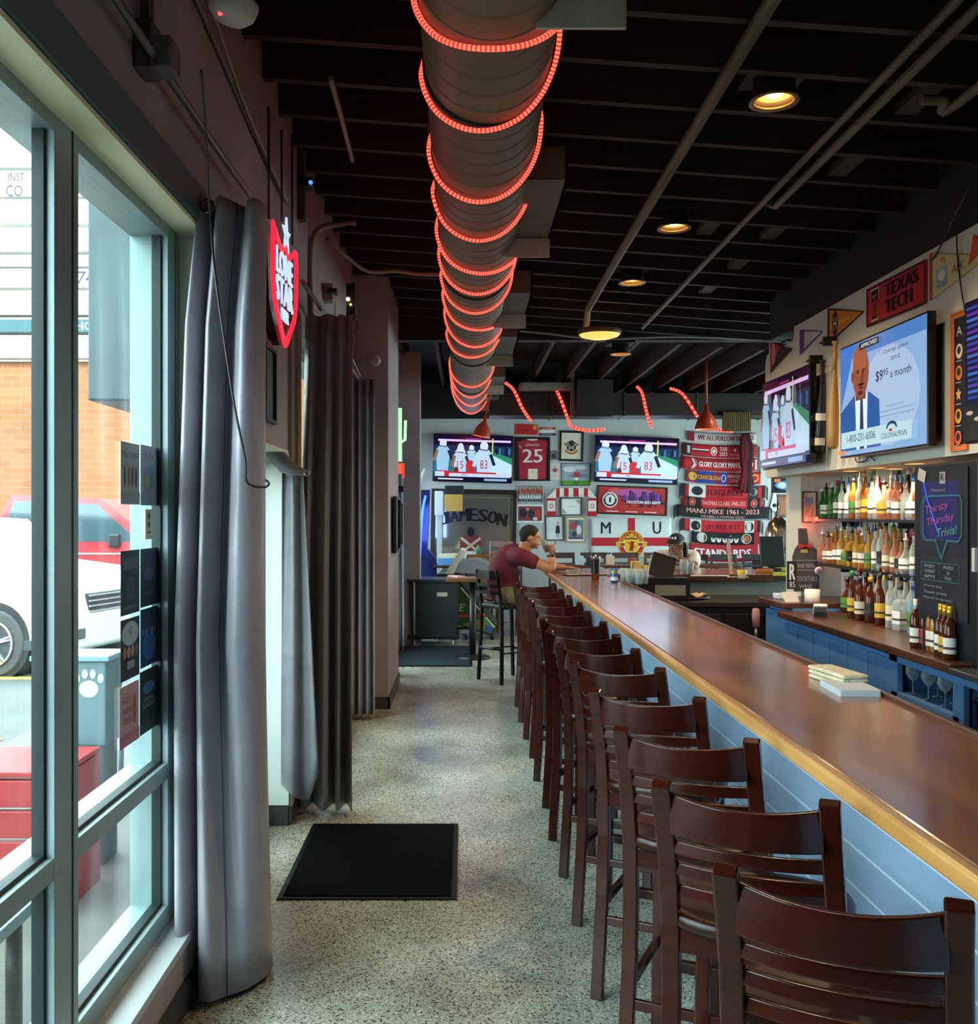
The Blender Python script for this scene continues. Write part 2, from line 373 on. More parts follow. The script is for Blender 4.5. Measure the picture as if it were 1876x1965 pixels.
for k in range(16):
    X = -.75+.43*k; joist('ceiling_joist', (X, 10.05, ceilz(X)-.02), (X, 14.75, ceilz(X)-.02))
# far wall, painted grey below and black above
m = MB(); m.bx(-1.2, 7, 14.7, 14.9, 0, 3.09, M_GREY); m.bx(-1.2, 7, 14.69, 14.9, 3.09, 4.05, M_BLACK); struct(m, 'wall_back')
m = MB(); m.bx(5.6, 5.75, 8.2, 14.7, 0, .8, M_GREY); m.bx(5.6, 5.75, 8.2, 9.0, .8, 2.7, M_GREY); m.bx(5.6, 5.75, 14.2, 14.7, .8, 2.7, M_GREY); m.bx(5.6, 5.75, 8.2, 14.7, 2.7, 3.8, M_BLACK); m.bx(2.98, 5.75, 8.0, 8.2, 0, 3.09, M_GREY); m.bx(2.7, 5.75, 8.05, 8.2, 3.09, 3.8, M_BLACK)
m.bx(2.98, 3.1, -3, 8.0, 0, 3.8, M_WHITE); struct(m, 'wall_right')
# soffit over the back bar, its stub column
m = MB(); m.prism([(-3, 3.09), (7.45, 3.09), (7.45, 3.0), (7.52, 2.985), (8.10, 2.985), (8.16, 2.93), (8.16, 1.95), (-3, 1.95)], 2.55, 2.98, M_WHITE, T=Matrix(((0, 0, 1, 0), (1, 0, 0, 0), (0, 1, 0, 0), (0, 0, 0, 1))))
struct(m, 'wall_soffit', recalc=True)
m = MB(); m.bx(2.57, 3.0, -3, 8.1, 3.1, 3.7, M_BLACK); struct(m, 'trim_8')
m = MB(); m.bx(2.655, 2.98, 7.6, 7.95, .1, 1.95, M_WHITE); struct(m, 'trim_9')
# unseen wall behind the camera, closed solid to cut light from the back
m = MB(); m.bx(-1.2, 7, -3.2, -3, 2.4, 4.0, M_BLACK)
m.bx(-1.2, 7, -3.2, -3, 0, 2.4, mat('4a4240', .8))
struct(m, 'wall_front')

# ================================================================ round spiral duct with red rope light
DX, DZ, DR = .085, 3.306, .23
M_DUCT = noisy('6e5842', '78624b', (3, 3, 3), .5)
M_DUCT2 = mat('38322e', .6, .2)
d = thing('spiral_duct', 'long round spiral-seam metal air duct hung under the black joists, wrapped in red rope light', 'duct', (DX, 1.2, DZ))
prof = []; z = 0; m = MB()
L_ = 12.55; K = 96
pts = []; rr = []
for k in range(K+1):
    y = L_*k/K
    pts += [(0, y+e, 0) for e in (0, .004, .007, .011, .014, .018)]; rr += [DR, DR, DR+.003, DR+.003, DR, DR]
m.tube(pts, rr, M_DUCT, n=48); m.build('duct_body', d)
for y in (2.33, 5.2, 8.1, 10.3): MB().tube([(0, y, 0), (0, y+.06, 0)], DR+.009, M_DUCT2, n=40).build('coupling_band', d)
for y in (.6, 3.0, 5.4, 7.8, 10.2, 12.2): MB().tube([(DR+.004, y, 0)]+[((DR+.006)*math.cos(a), y, (DR+.006)*math.sin(a)) for a in [k*PI/16 for k in range(1, 16)]]+[(-DR-.004, y, 0)], .01, M_DUCT2, n=6).build('hanger_strap', d)
# side outlets: a sloping scoop with a lip that faces the door
def scoop(y0, ln, wd=.25, dp=.17):
    m = MB(); t = .012; g = noisy('4b443c', '5a5148', (6, 6, 6), .6); lip = noisy('b0a798', 'c0b7a8', (8, 8, 8), .55)
    x0, x1 = .15, .15+wd
    m.bx(x0, x1, y0, y0+ln, -.10, -.088, g); m.bx(x1-t, x1, y0, y0+ln, -.10, -.10+dp, g); m.bx(x0, x1, y0, y0+t, -.088, -.10+dp, g)
    m.bx(x0, x1, y0, y0+ln, -.10+dp-t, -.10+dp, g); m.bx(x0-.02, x1, y0+ln, y0+ln+.014, -.205, -.06, lip)
    m.build('air_outlet', d)
for a, b_ in ((.9, .78), (3.3, .96), (5.6, .75), (7.3, 1.0), (9.8, .75), (11.7, .75)): scoop(a, b_)
ROPE_A = mat('ff5a48', .3, emit=3.2); ROPE_B = mat('f02a20', .3, emit=1.6)
arcs = [(-8, 90, 6), (145, 247, 60), (288, 385, 240), (370, 460, 340), (440, 523, 478), (487, 563, 482), (530, 600, 520), (565, 632, 606), (600, 665, 617), (642, 685, 625), (698, 742, 695), (710, 762, 704), (722, 778, 730), (735, 793, 752)]
rp = []; off = DR+.016
def dirf(y, Yh): return F*Yh/(VY-y)
angs = [PI-.25, PI*1.25, PI*1.5, PI*1.75, 2*PI+.05]
for (l, b_, r) in arcs:
    Yl = dirf(l, DZ-HC); Yb = dirf(b_, DZ-DR-HC-.01); Yr = dirf(r, DZ-HC)
    q = [(PI-.1, Yl), (PI*1.25, Yl*.4+Yb*.6), (PI*1.5, Yb), (PI*1.75, Yr*.3+Yb*.7), (2*PI+.1, Yr)]
    rp.append(q)
rp.reverse()
flat_ = []
for i, q in enumerate(rp):
    flat_ += [(a+2*PI*0, y, i) for a, y in q]
pts = []
def cr_(p0, p1, p2, p3, t): return .5*((2*p1)+(-p0+p2)*t+(2*p0-5*p1+4*p2-p3)*t*t+(-p0+3*p1-3*p2+p3)*t**3)
ctl = []      # each wrap: left side, bottom, right side, over the top to the next wrap's left side
for i, q in enumerate(rp):
    for a, y in q: ctl.append((a-2*PI*i*-1 if False else a+0, y, i))
uw = [(a+2*PI*i, y) for (a, y, i) in ctl]
step = .0095; uw = [uw[0]]+uw+[uw[-1]]
for i in range(1, len(uw)-2):
    (a0, y0), (a1, y1), (a2, y2), (a3, y3) = uw[i-1:i+3]
    n = max(2, int(((a2-a1)*off+abs(y2-y1))/step))
    for k in range(n):
        t = k/n; a = a1+(a2-a1)*t; y = cr_(y0, y1, y2, y3, t)
        pts.append((off*math.cos(a), y-1.2, off*math.sin(a)))
rope = thing('rope_light', 'red LED rope light wound around the round air duct', 'rope light', (DX, 1.2, DZ))
MB().tube(pts, .0095, ROPE_A, n=6, mfun=lambda i: ROPE_A if i % 2 else ROPE_B).build('glowing_rope', rope)
# transverse rectangular duct near the back wall with its own rope light
M_RD = noisy('171414', '221d1c', (4, 4, 4), .6, bump=.1)
t = thing('rectangular_duct', 'black rectangular air duct crossing the room in front of the back wall', 'duct', (.3, 13.3, 2.95))
m = MB(); m.bx(.05, 4.3, 0, .55, .05, .36, M_RD)
for x in (.9, 1.9, 2.9, 3.9): m.bx(x, x+.03, -.012, .56, .04, .37, mat('2b2624', .5))
m.build('duct_body', t, bev=.005); MB().bx(1.22, 1.70, -.35, .02, .0, .50, M_RD).build('duct_box', t, bev=.004)
MB().bx(.45, 1.2, -.25, .0, .38, .48, noisy('6d675c', '8b8478', (9, 9, 9), .7)).build('wrapped_pipe', t, bev=.02)
MB().bx(1.15, 1.2, -.2, -.15, .02, .6, mat('8d867a', .5)).build('support_post', t)
def rsmooth(ps, n=8):
    ps = [Vector(p) for p in ps]; q = [ps[0]]+ps+[ps[-1]]; out = []
    for i in range(1, len(q)-2):
        for k in range(n):
            out.append(cr_(q[i-1], q[i], q[i+1], q[i+2], k/n))
    return out+[ps[-1]]
rl = [([(968, 734), (985, 748), (1003, 785), (1019, 808)], 'first'), ([(1062, 738), (1075, 765), (1090, 805), (1096, 818), (1125, 826), (1160, 824)], 'second'), ([(1221, 741), (1232, 755), (1240, 790), (1250, 821)], 'third'), ([(1285, 745), (1310, 757), (1338, 800)], 'fourth'), ([(1360, 818), (1378, 825), (1405, 828)], 'fifth')]
for ps, nm in rl:
    pp = rsmooth([P(x, y, 13.26 if not (1096 <= x <= 1165) else 12.92) for x, y in ps], 10)
    c = pp[0]; MB().tube([p-c for p in pp], .02, ROPE_A, n=8, mfun=lambda i: ROPE_A if i % 2 else ROPE_B).build('rope_light', loc=c, label='red rope light strand on the black rectangular duct, %s from the left' % nm, cat='rope light')
# ================================================================ pipes, conduits, cables at the ceiling
M_PIPE = noisy('5a4f40', '6e614f', (8, 2, 8), .55)
def wire(name, pts, r, mt, label, cat, n=8, k=8, smooth=True):
    pts = [Vector(p) for p in pts]; pp = rsmooth(pts, k) if smooth and len(pts) > 2 else pts
    c = pp[0]; return MB().tube([p-c for p in pp], r, mt, n=n).build(name, loc=c, label=label, cat=cat)
def cz(X): return ceilz(X)-.03
wire('sprinkler_pipe', [(1.10, 1.0, cz(1.1)), (1.10, 6.9, cz(1.1)), (1.10, 8.6, cz(1.1)-.02), (1.11, 8.72, 3.38), (1.11, 8.9, 3.26)], .03, M_PIPE, 'grey sprinkler pipe along the joists, left of the recessed lights', 'pipe', smooth=False)
wire('conduit_pipe', [(1.72, .8, cz(1.72)), (1.72, 5.2, cz(1.72)), (1.72, 9.3, cz(1.72))], .018, M_PIPE, 'long thin conduit pipe reaching towards the back, left one of a pair', 'pipe', smooth=False)
wire('conduit_pipe', [(1.81, .8, cz(1.81)), (1.81, 5.6, cz(1.81)), (1.79, 5.7, cz(1.81)+.05)], .02, M_PIPE, 'shorter thick conduit pipe under the joists, right one of a pair', 'pipe', smooth=False)
wire('conduit_pipe', [(2.15, 1.5, cz(2.2)), (2.12, 4.0, cz(2.2)), (2.06, 4.14, cz(2.2)+.02), (1.97, 4.16, cz(2.2)+.03)], .022, M_PIPE, 'short bent conduit at the ceiling above the right wall banners', 'pipe')
wire('ceiling_cable', [P(965, 632, 9.6), P(1050, 640, 9.6), P(1150, 650, 9.6), P(1300, 646, 9.6), P(1460, 652, 9.7)], .012, mat('8a8a86', .5), 'pale cable strung across the ceiling beam', 'cable')
wire('ceiling_cable', [(-.9, 6.35, 3.46), P(700, 518, 6.6), P(760, 520, 6.7), P(800, 526, 6.8), P(842, 527, 6.9)], .014, mat('8d8178', .5), 'pale conduit curving from the left wall to the round duct', 'cable')
wire('wall_conduit', [(-.91, 5.75, 2.8), (-.91, 5.78, 3.3), P(655, 430, 5.95), P(682, 428, 6.0)], .016, mat('7a6c66', .5), 'thin curved conduit on the left wall near the ceiling', 'cable')
wire('ceiling_pipe', [P(634, 150, 4.1), P(655, 225, 4.5), P(676, 308, 5.1)], .012, mat('8a8480', .5), 'thin pale pipe among the joists left of the round duct', 'pipe', smooth=False)
# blocking between joists
for i, (x, y0, Y) in enumerate(((2.02, 0, 4.25), (2.02, 0, 5.05), (2.02, 0, 5.9), (2.02, 0, 6.7), (2.0, 0, 7.5), (1.6, 0, 5.9), (.97, 0, 3.05))):
    m = MB(); m.bx(-.05, .05, -.17, .17, 0, .04, noisy('352a20', '4a3d30', (6, 6, 6), .8))
    m.build('joist_block', loc=(x, 3.658+.4*round((Y-3.658)/.4)+.2, ceilz(x)+.03), label='flat wooden block between two ceiling joists, %s from the camera' % ordn(i), cat='wood block', group='wood blocks between the joists')
# recessed can lights
def can(px, py, label, e=26, Yh=None, r=.085):
    Y = F*(Yh or 1.80)/(VY-py); X = PX(px, Y); z = HC+(Yh or 1.80)
    t = thing('recessed_light', label, 'ceiling light', (X, Y, z), group='recessed can lights in the black ceiling')
    MB().lathe([(r, 0), (r+.022, -.004), (r+.022, .003), (r, .006), (r*.93, .03)], mat('8a6a3e', .4), n=28, cap=False).build('trim_ring', t)
    MB().lathe([(r, .002), (r*.95, .05), (r*.8, .13)], mat('d79a4c', .35, .4), n=28, cap=False).build('reflector', t)
    MB().lathe([(1e-4, -.045), (.03, -.04), (.05, -.02), (.055, .0)], mat('ffd9a8', .4, emit=12), n=20, c=(0, 0, .065)).build('bulb', t)
    MB().lathe([(r+.004, .004), (r+.004, .15), (1e-4, .15)], mat('120d0a', .6), n=24, cap=False).bx(-.13, .13, -.12, .12, .10, .2, mat('1c1613', .6)).build('housing', t)
    lamp('can_glow', 'SPOT', (X, Y, z-.01), e, (1, .72, .42), .06, spot=2.4)
    return t
can(1485, 195, 'lit recessed light nearest the camera, right of the sprinkler pipe', 130)
can(1293, 438, 'lit recessed light, second from the camera in the ceiling row', 110)
can(1212, 543, 'lit recessed light, third from the camera beside the sprinkler pipe', 110)
can(1190, 680, 'small recessed light under the beam at the far end of the ceiling', 30, 1.62)
can(1494, 702, 'recessed light beyond the right-hand soffit end', 40, 1.70)
Y = F*1.62/(VY-643)
t = thing('flush_ceiling_light', 'round glowing amber ceiling light just before the cross beam', 'ceiling light', (PX(1150, Y), Y, HC+1.62))
MB().lathe([(.19, .05), (.2, .03), (.19, .0)], mat('6e5a34', .5), n=28, cap=False).build('base', t)
MB().lathe([(1e-4, -.035), (.1, -.03), (.17, -.01), (.185, .01)], mat('f0b95c', .4, emit=1.6), n=28).build('diffuser', t); lamp('flush_glow', 'SPOT', (PX(1150, Y), Y, HC+1.56), 40, (1, .75, .45), .1, spot=2.6)
# pendants
def pendant(px, ytop, ybot, Y, R, label, tilt=0, e=25):
    p = P(px, ybot, Y); zt = PZ(ytop, Y)
    t = thing('pendant_lamp', label, 'pendant lamp', p, (0, tilt, 0))
    h = zt-p.z; c = mat('b2402a', .4, coat=.5)
    MB().lathe([(R, 0), (R*.97, h*.12), (R*.75, h*.42), (R*.4, h*.66), (R*.22, h*.76), (R*.2, h), (R*.05, h*1.02)], c, n=28, cap=False).lathe([(R*.98, .004), (R*.73, h*.40), (R*.3, h*.66)], mat('e08a60', .5), n=28, cap=False).build('shade', t)
    MB().ball((0, 0, h*.18), R*.3, mat('ffd9a0', .4, emit=8)).build('bulb', t)
    MB().cyl((0, 0, h), (0, 0, ceilz(p.x)-p.z+.26), .012, mat('a8301f', .5)).build('cord', t)
    lamp('pendant_glow', 'SPOT', p+Vector((0, 0, .01)), e, (1, .75, .5), .05, spot=2.4)
pendant(923, 798, 838, 12.6, .12, 'red metal pendant lamp hanging above the left wall television', .22)
pendant(1355, 777, 824, 11.6, .138, 'red metal pendant lamp hanging in front of the scarves')
m = MB()
for k in range(14): m.bx(k*.027, k*.027+.012, 0, .02, 0, .25, mat('8a7440', .5))
m.bx(-.01, .38, .02, .03, -.01, .26, mat('2a2318', .6)); m.build('vent_grille', loc=P(1388, 826, 13.2), label='slatted brass vent grille above the scarves', cat='vent')
# ================================================================ bar counter
def barwood():
    m = bpy.data.materials.new('bar_wood'); m.use_nodes = True; nt = m.node_tree; N = nt.nodes; L = nt.links; b = N['Principled BSDF']
    tc = N.new('ShaderNodeTexCoord'); mp = N.new('ShaderNodeMapping'); mp.inputs['Scale'].default_value = (14, 1.2, 14); no = N.new('ShaderNodeTexNoise'); no.inputs['Scale'].default_value = 1; no.inputs['Detail'].default_value = 8; no.inputs['Distortion'].default_value = .6
    cr = N.new('ShaderNodeValToRGB'); e = cr.color_ramp.elements; e[0].position = .3; e[0].color = lin('74421f'); e[1].position = .7; e[1].color = lin('ab6c38')
    L.new(tc.outputs['Object'], mp.inputs[0]); L.new(mp.outputs[0], no.inputs['Vector']); L.new(no.outputs['Fac'], cr.inputs[0])
    n2 = N.new('ShaderNodeTexNoise'); n2.inputs['Scale'].default_value = .9; n2.inputs['Detail'].default_value = 3; L.new(tc.outputs['Object'], n2.inputs['Vector'])
    c2 = N.new('ShaderNodeValToRGB'); c2.color_ramp.elements[0].color = lin('a06058'); c2.color_ramp.elements[1].color = lin('ffffff'); c2.color_ramp.elements[0].position = .35; c2.color_ramp.elements[1].position = .6
    L.new(n2.outputs['Fac'], c2.inputs[0]); mx = N.new('ShaderNodeMix'); mx.data_type = 'RGBA'; mx.blend_type = 'MULTIPLY'; mx.inputs[0].default_value = .8
    L.new(cr.outputs[0], mx.inputs[6]); L.new(c2.outputs[0], mx.inputs[7]); L.new(mx.outputs[2], b.inputs['Base Color'])
    b.inputs['Roughness'].default_value = .26; b.inputs['Coat Weight'].default_value = .6; b.inputs['Coat Roughness'].default_value = .12
    bp = N.new('ShaderNodeBump'); bp.inputs['Strength'].default_value = .06; bp.inputs['Distance'].default_value = .01; L.new(n2.outputs['Fac'], bp.inputs['Height']); L.new(bp.outputs[0], b.inputs['Normal'])
    return m
M_BAR = barwood(); M_NOSE = noisy('a8713a', 'd09a5a', (10, 1.5, 10), .35, c3='b98046', dist=.5, coat=.3)
M_DWOOD = noisy('3a1f12', '5a3420', (12, 2, 12), .35, coat=.2)
def shiplap():
    m = noisy('7e97b4', '8aa3bf', (2, 1, 2), .4); return m
b = thing('bar_counter', 'long polished wooden bar counter with a light worn nosing and blue shiplap front', 'bar counter', (.81, -1.0, 0))
m = MB(); m.bx(.03, .535, 0, 11.1, 1.035, 1.07, M_BAR); m.bx(.535, 2.2, 9.95, 11.1, 1.035, 1.07, M_BAR); m.build('bar_top', b, bev=.006)
m = MB(); m.bx(0, .032, 0, 11.1, 1.033, 1.072, M_NOSE); m.build('nosing', b, bev=.008, seg=3)
m = MB(); m.bx(.515, .535, 0, 9.95, 1.066, 1.082, M_DWOOD); m.bx(.535, 2.2, 9.93, 9.95, 1.02, 1.082, M_DWOOD); m.build('inner_rail', b, bev=.004)
SL = shiplap(); m = MB()
for k in range(9):
    m.bx(.30, .32, 0, 11.0, .04+k*.11, .04+(k+1)*.11, SL)
m.build('shiplap_front', b); m = MB(); [m.bx(.2985, .301, 0, 11.0, .037+k*.11, .043+k*.11, mat('c4d4e4', .4)) for k in range(1, 9)]; m.build('shiplap_joints', b)
m = MB(); m.bx(.285, .3, 0, 11.0, .0, .1, mat('50657d', .4)); m.build('kick_board', b)
m = MB(); m.bx(.33, .5, 0, 9.95, .0, 1.035, mat('171719', .5)); m.bx(.5, 2.2, 10.0, 10.1, 0, 1.035, noisy('8c9a96', '9aa7a3', (2, 2, 2), .5)); m.build('counter_body', b)
for y in (1.2, 2.9, 4.6, 6.3, 8.0, 9.6): MB().tube([(.30, y, .93), (.24, y, .93), (.225, y, .90), (.24, y, .87)], .006, mat('222222', .4, .8), n=6).build('bag_hook', b)
# low equipment under the crossing counter
t = thing('undercounter_cooler', 'black undercounter cooler below the crossing counter behind the bar', 'cooler', (1.4, 8.15, 0)); bk = noisy('0a0a0b', '131314', (5, 5, 5), .4)
MB().bx(0, 1.55, 0, .7, .05, .86, bk).build('cabinet', t, bev=.006); MB().bx(.02, .75, -.02, 0, .1, .8, bk).bx(.8, 1.53, -.02, 0, .1, .8, bk).build('door', t, bev=.004)
MB().bx(-.02, 1.57, -.03, .72, .86, .9, mat('3c3630', .35, .5)).build('cooler_top', t, bev=.003); MB().bx(.8, 1.5, -.15, -.02, .58, .60, bk).build('front_rack', t)
for x in (.1, 1.45):
    for y in (.1, .6): MB().cyl((x, y, 0), (x, y, .05), .02, bk).build('foot', t)
t = thing('ice_well', 'dark stainless ice well and speed rail along the inner side of the bar', 'ice well', (1.36, 5.6, 0))
MB().bx(0, .5, 0, 1.9, .3, .82, noisy('16181a', '202326', (4, 4, 4), .4, metal=.6)).build('well_body', t, bev=.005); MB().bx(.5, .58, .1, 1.8, .45, .55, mat('2a2d30', .35, .8)).build('speed_rail', t)
for x in (.04, .46):
    for y in (.05, 1.85): MB().cyl((x, y, 0), (x, y, .3), .018, mat('333333', .4, .8)).build('leg', t)
m = MB(); m.bx(1.15, 2.25, .5, 8.2, .0, .012, noisy('0b0b0c', '161617', (30, 30, 30), .8)); m.build('floor_mat', label='black rubber mat on the floor behind the bar', cat='mat')
# ================================================================ bar stools
M_ST = noisy('260904', '40150a', (2, 2, 20), .2, lo=.2, hi=.8, spec=.4); M_SEAT = noisy('200a05', '31120a', (4, 14, 4), .3, spec=.35)
M_SCREW = mat('c9c5bd', .25, 1)
def make_stool():
    t = thing('bar_stool', 'stool', 'bar stool')
    def legp(s_, pts, w, d_): return MB().bar([(x*s_, y, z) for x, y, z in pts], w, d_, M_ST)
    for s_ in (-1, 1):
        post = [(.195, -.13, 0), (.19, -.118, .15), (.184, -.10, .35), (.18, -.095, .55), (.178, -.11, .72), (.174, -.15, .86), (.171, -.20, .98), (.17, -.24, 1.07)]
        o = legp(s_, post, .042, .028); o = o.build('rear_leg', t, bev=.004)
        for z, y in ((.70, -.108), (.655, -.104), (.42, -.1), (.2, -.113)):
            pts_y = y; X = (.18+.0148)*s_; MB().ball((X, pts_y, z), (.004, .0065, .0065), M_SCREW, n=10, h=6).build('screw', t)
        legp(s_, [(.175, .2, 0), (.165, .185, .4), (.155, .175, .71)], .036, .034).build('front_leg', t, bev=.004)
        MB().bar([(s_*.172, -.1, .33), (s_*.168, .19, .33)], .03, .016, M_ST, up=(0, 0, 1)).build('side_stretcher', t, bev=.003)
        MB().bar([(s_*.166, -.1, .685), (s_*.158, .18, .685)], .022, .055, M_ST, up=(0, 0, 1)).build('side_apron', t, bev=.003)
    MB().bx(-.15, .15, .165, .19, .655, .71, M_ST).build('front_apron', t, bev=.003); MB().bx(-.165, .165, -.115, -.095, .655, .71, M_ST).build('rear_apron', t, bev=.003)
    MB().bx(-.165, .165, .18, .205, .24, .275, M_ST).build('footrest', t, bev=.004); MB().bx(-.175, .175, -.115, -.1, .25, .28, M_ST).build('rear_stretcher', t, bev=.003)
    def seat(u, v):
        a = 2*PI*u; k = 3.2; c, s_ = math.cos(a), math.sin(a); r = (abs(c)**k+abs(s_)**k)**(-1/k)
        prof = [(0, .735), (.5, .737), (.85, .746), (.97, .748), (1, .742), (1.0, .722), (.97, .712), (0, .712)]
        q, z = prof[min(7, int(round(v*7)))]
        return (.205*r*c*q, .035+.195*r*s_*q, z)
    MB().grid(seat, 40, 7, M_SEAT).build('seat', t)
    def rail(zc, h, th, yb, bow, w=.158, nm='back_slat'):
        m = MB(); n = 20; vs = []
        for i in range(n+1):
            u = -1+2*i/n; x = u*w; y = yb-bow*(1-u*u)
            dz = .012*(1-u*u) if h > .05 else 0
            for (dy, z) in ((-th/2-.006*(h > .05), zc+h/2-dz), (th/2-.006*(h > .05), zc+h/2-dz), (th/2, zc-h/2), (-th/2, zc-h/2)): vs.append((x, y+dy, z))
        fs = []
        for i in range(n):
            for k in range(4): l = (k+1) % 4; fs.append((i*4+k, i*4+l, (i+1)*4+l, (i+1)*4+k))
        fs += [(0, 3, 2, 1), (n*4, n*4+1, n*4+2, n*4+3)]
        m.add(vs, fs, M_ST, True); o = m.build(nm, t, bev=.004, recalc=True); o.modifiers['bevel'].harden_normals = True
    rail(1.003, .092, .018, -.212, .045, nm='top_rail'); rail(.918, .030, .016, -.176, .032); rail(.862, .030, .016, -.152, .028); rail(.806, .030, .016, -.131, .024)
    return t
stools = [1.57, 2.07, 2.60, 3.16, 3.74, 4.25, 4.74, 5.28, 5.82, 6.38, 6.92, 7.5, 8.1]
st0 = make_stool()
for i, Yt in enumerate(stools):
    o = st0 if i == 0 else dup(st0)
    o['label'] = 'dark-stained ladder-back wooden bar stool along the bar, %s' % ('closest to the camera' if i == 0 else '%s in the row from the camera' % ORD[i] if i < 12 else 'last before the seated man')
    o['group'] = 'wooden stools along the bar'
    j = random.uniform(-.03, .03) if i > 1 else 0
    o.location = (.685+random.uniform(-.008, .008), Yt+.15, 0); o.rotation_euler = (0, 0, -.436+j)
# ================================================================ black metal stool under the man
M_BM = mat('0d0c0f', .25, .4)
t = thing('metal_bar_stool', 'black metal ladder-back bar stool that the man sits on', 'bar stool', (.42, 9.52, 0), (0, 0, -1.0))
for s_ in (-1, 1):
    MB().bar([(s_*.2, -.2, 0), (s_*.18, -.18, .5), (s_*.17, -.18, .75), (s_*.17, -.24, 1.10)], .03, .03, M_BM).build('rear_leg', t, bev=.003)
    MB().bar([(s_*.2, .22, 0), (s_*.17, .18, .74)], .03, .03, M_BM).build('front_leg', t, bev=.003)
    MB().bar([(s_*.195, -.2, .3), (s_*.195, .21, .3)], .012, .02, M_BM, up=(0, 0, 1)).build('side_stretcher', t)
MB().tube([(-.19, -.2, .34), (-.1, -.24, .34), (0, -.25, .34), (.1, -.24, .34), (.19, -.2, .34)], .012, M_BM).build('rear_stretcher', t); MB().bx(-.19, .19, .2, .22, .28, .3, M_BM).build('footrest', t)
MB().bx(-.2, .2, -.19, .21, .72, .77, mat('141214', .5)).build('seat', t, bev=.02, seg=3)
for z, h in ((1.05, .09), (.95, .03), (.88, .03)): MB().tube([(-.17, -.235+(1.05-z)*.1, z), (-.08, -.26+(1.05-z)*.1, z), (.08, -.26+(1.05-z)*.1, z), (.17, -.235+(1.05-z)*.1, z)], 1, M_BM, sec=[(-h/2, -.006), (h/2, -.006), (h/2, .006), (-h/2, .006)], up=(0, 1, 0), smooth=False).build('back_slat', t)
# ================================================================ floor mats
def fmat(x0, x1, y0, y1, col, label):
    t = thing('floor_mat', label, 'mat', ((x0+x1)/2, (y0+y1)/2, 0)); a, b_ = (x1-x0)/2, (y1-y0)/2
    MB().bx(-a, a, -b_, b_, 0, .007, mat('060708', .5, spec=.2)).build('rubber_border', t, bev=.003); MB().bx(-a+.025, a-.025, -b_+.025, b_-.025, .0072, .012, noisy(col[0], col[1], (60, 60, 60), .95, bump=.5, spec=.05)).build('carpet_pile', t)
fmat(-.80, -.03, 4.11, 5.11, ('010202', '040506'), 'black entrance mat on the speckled floor beside the curtains')
fmat(-1.0+.22, .09, 10.36, 11.95, ('20282e', '2c363d'), 'dark grey ribbed mat before the wheeled bin at the back')
# ================================================================ curtains
def fabric(c1, c2, rough=.38):
    k = ('fab', c1)
    if k in MC: return MC[k]
    m = noisy(c1, c2, (1.5, 1.5, 6), rough, key=k); b = m.node_tree.nodes['Principled BSDF']; b.inputs['Sheen Weight'].default_value = .3; b.inputs['Specular IOR Level'].default_value = .6
    nt = m.node_tree; w_ = nt.nodes.new('ShaderNodeTexNoise'); w_.inputs['Scale'].default_value = 5; w_.inputs['Detail'].default_value = 2; w_.inputs['Distortion'].default_value = 1.2
    tc = nt.nodes.new('ShaderNodeTexCoord'); bp = nt.nodes.new('ShaderNodeBump'); bp.inputs['Strength'].default_value = .35; bp.inputs['Distance'].default_value = .02
    nt.links.new(tc.outputs['Object'], w_.inputs['Vector']); nt.links.new(w_.outputs['Fac'], bp.inputs['Height']); nt.links.new(bp.outputs[0], b.inputs['Normal']); return m
def spl(pts, n):
    q = [Vector((a, b_, 0)) for a, b_ in pts]; q = rsmooth(q, n); return [(p.x, p.y) for p in q]
def curtain(label, keys, mt, n=7, name='curtain', loc=None, nz=8, hem=True):
    """keys: list of (z or z-function of the position along the cloth, plan polyline) from the top down; smooth blending in between"""
    rows = []
    P_ = [(z, spl(pl, n)) for z, pl in keys]
    for i in range(len(P_)-1):
        (za, a), (zb, b_) = P_[i], P_[i+1]
        for k in range(nz+(i == len(P_)-2)):
            t = k/nz; row = []
            for j in range(len(a)):
                u = j/(len(a)-1); s_ = t
                z0 = za(u) if callable(za) else za; z1 = zb(u) if callable(zb) else zb
                row.append((a[j][0]*(1-s_)+b_[j][0]*s_, a[j][1]*(1-s_)+b_[j][1]*s_, z0*(1-t)+z1*t))
            rows.append(row)
    c = Vector(loc or (rows[-1][0][0], rows[-1][0][1], 0)); nu = len(rows[0]); m = MB()
    m.add([Vector(p)-c for r in rows for p in r], [(j*nu+i, j*nu+i+1, (j+1)*nu+i+1, (j+1)*nu+i) for j in range(len(rows)-1) for i in range(nu-1)], mt, True)
    r = thing(name, label, 'curtain', c); m.build('cloth', r, solid=.004)
    return r, rows, c
M_CUR = fabric('8b8690', '96919b', .34); M_CUR3 = fabric('7f858e', '8b9099', .45); M_CURL = fabric('5a595e', '646368', .5)
def fold(x0, x1, y, amp, n, ph=1, jit=.3, seed=1):
    rd = random.Random(seed); pts = []
    for k in range(n+1):
        t = k/n; pts.append((x0+(x1-x0)*t+rd.uniform(-jit, jit)*(x1-x0)/n*.4, y+amp*(1 if (k+ph) % 2 else -1)*rd.uniform(.7, 1.1)))
    return pts
top = [(-.925, 3.40), (-.915, 3.33), (-.895, 3.40), (-.88, 3.44), (-.86, 3.36), (-.84, 3.33), (-.81, 3.39), (-.78, 3.44), (-.755, 3.37), (-.725, 3.35), (-.705, 3.42), (-.72, 3.5), (-.80, 3.56), (-.90, 3.6)]
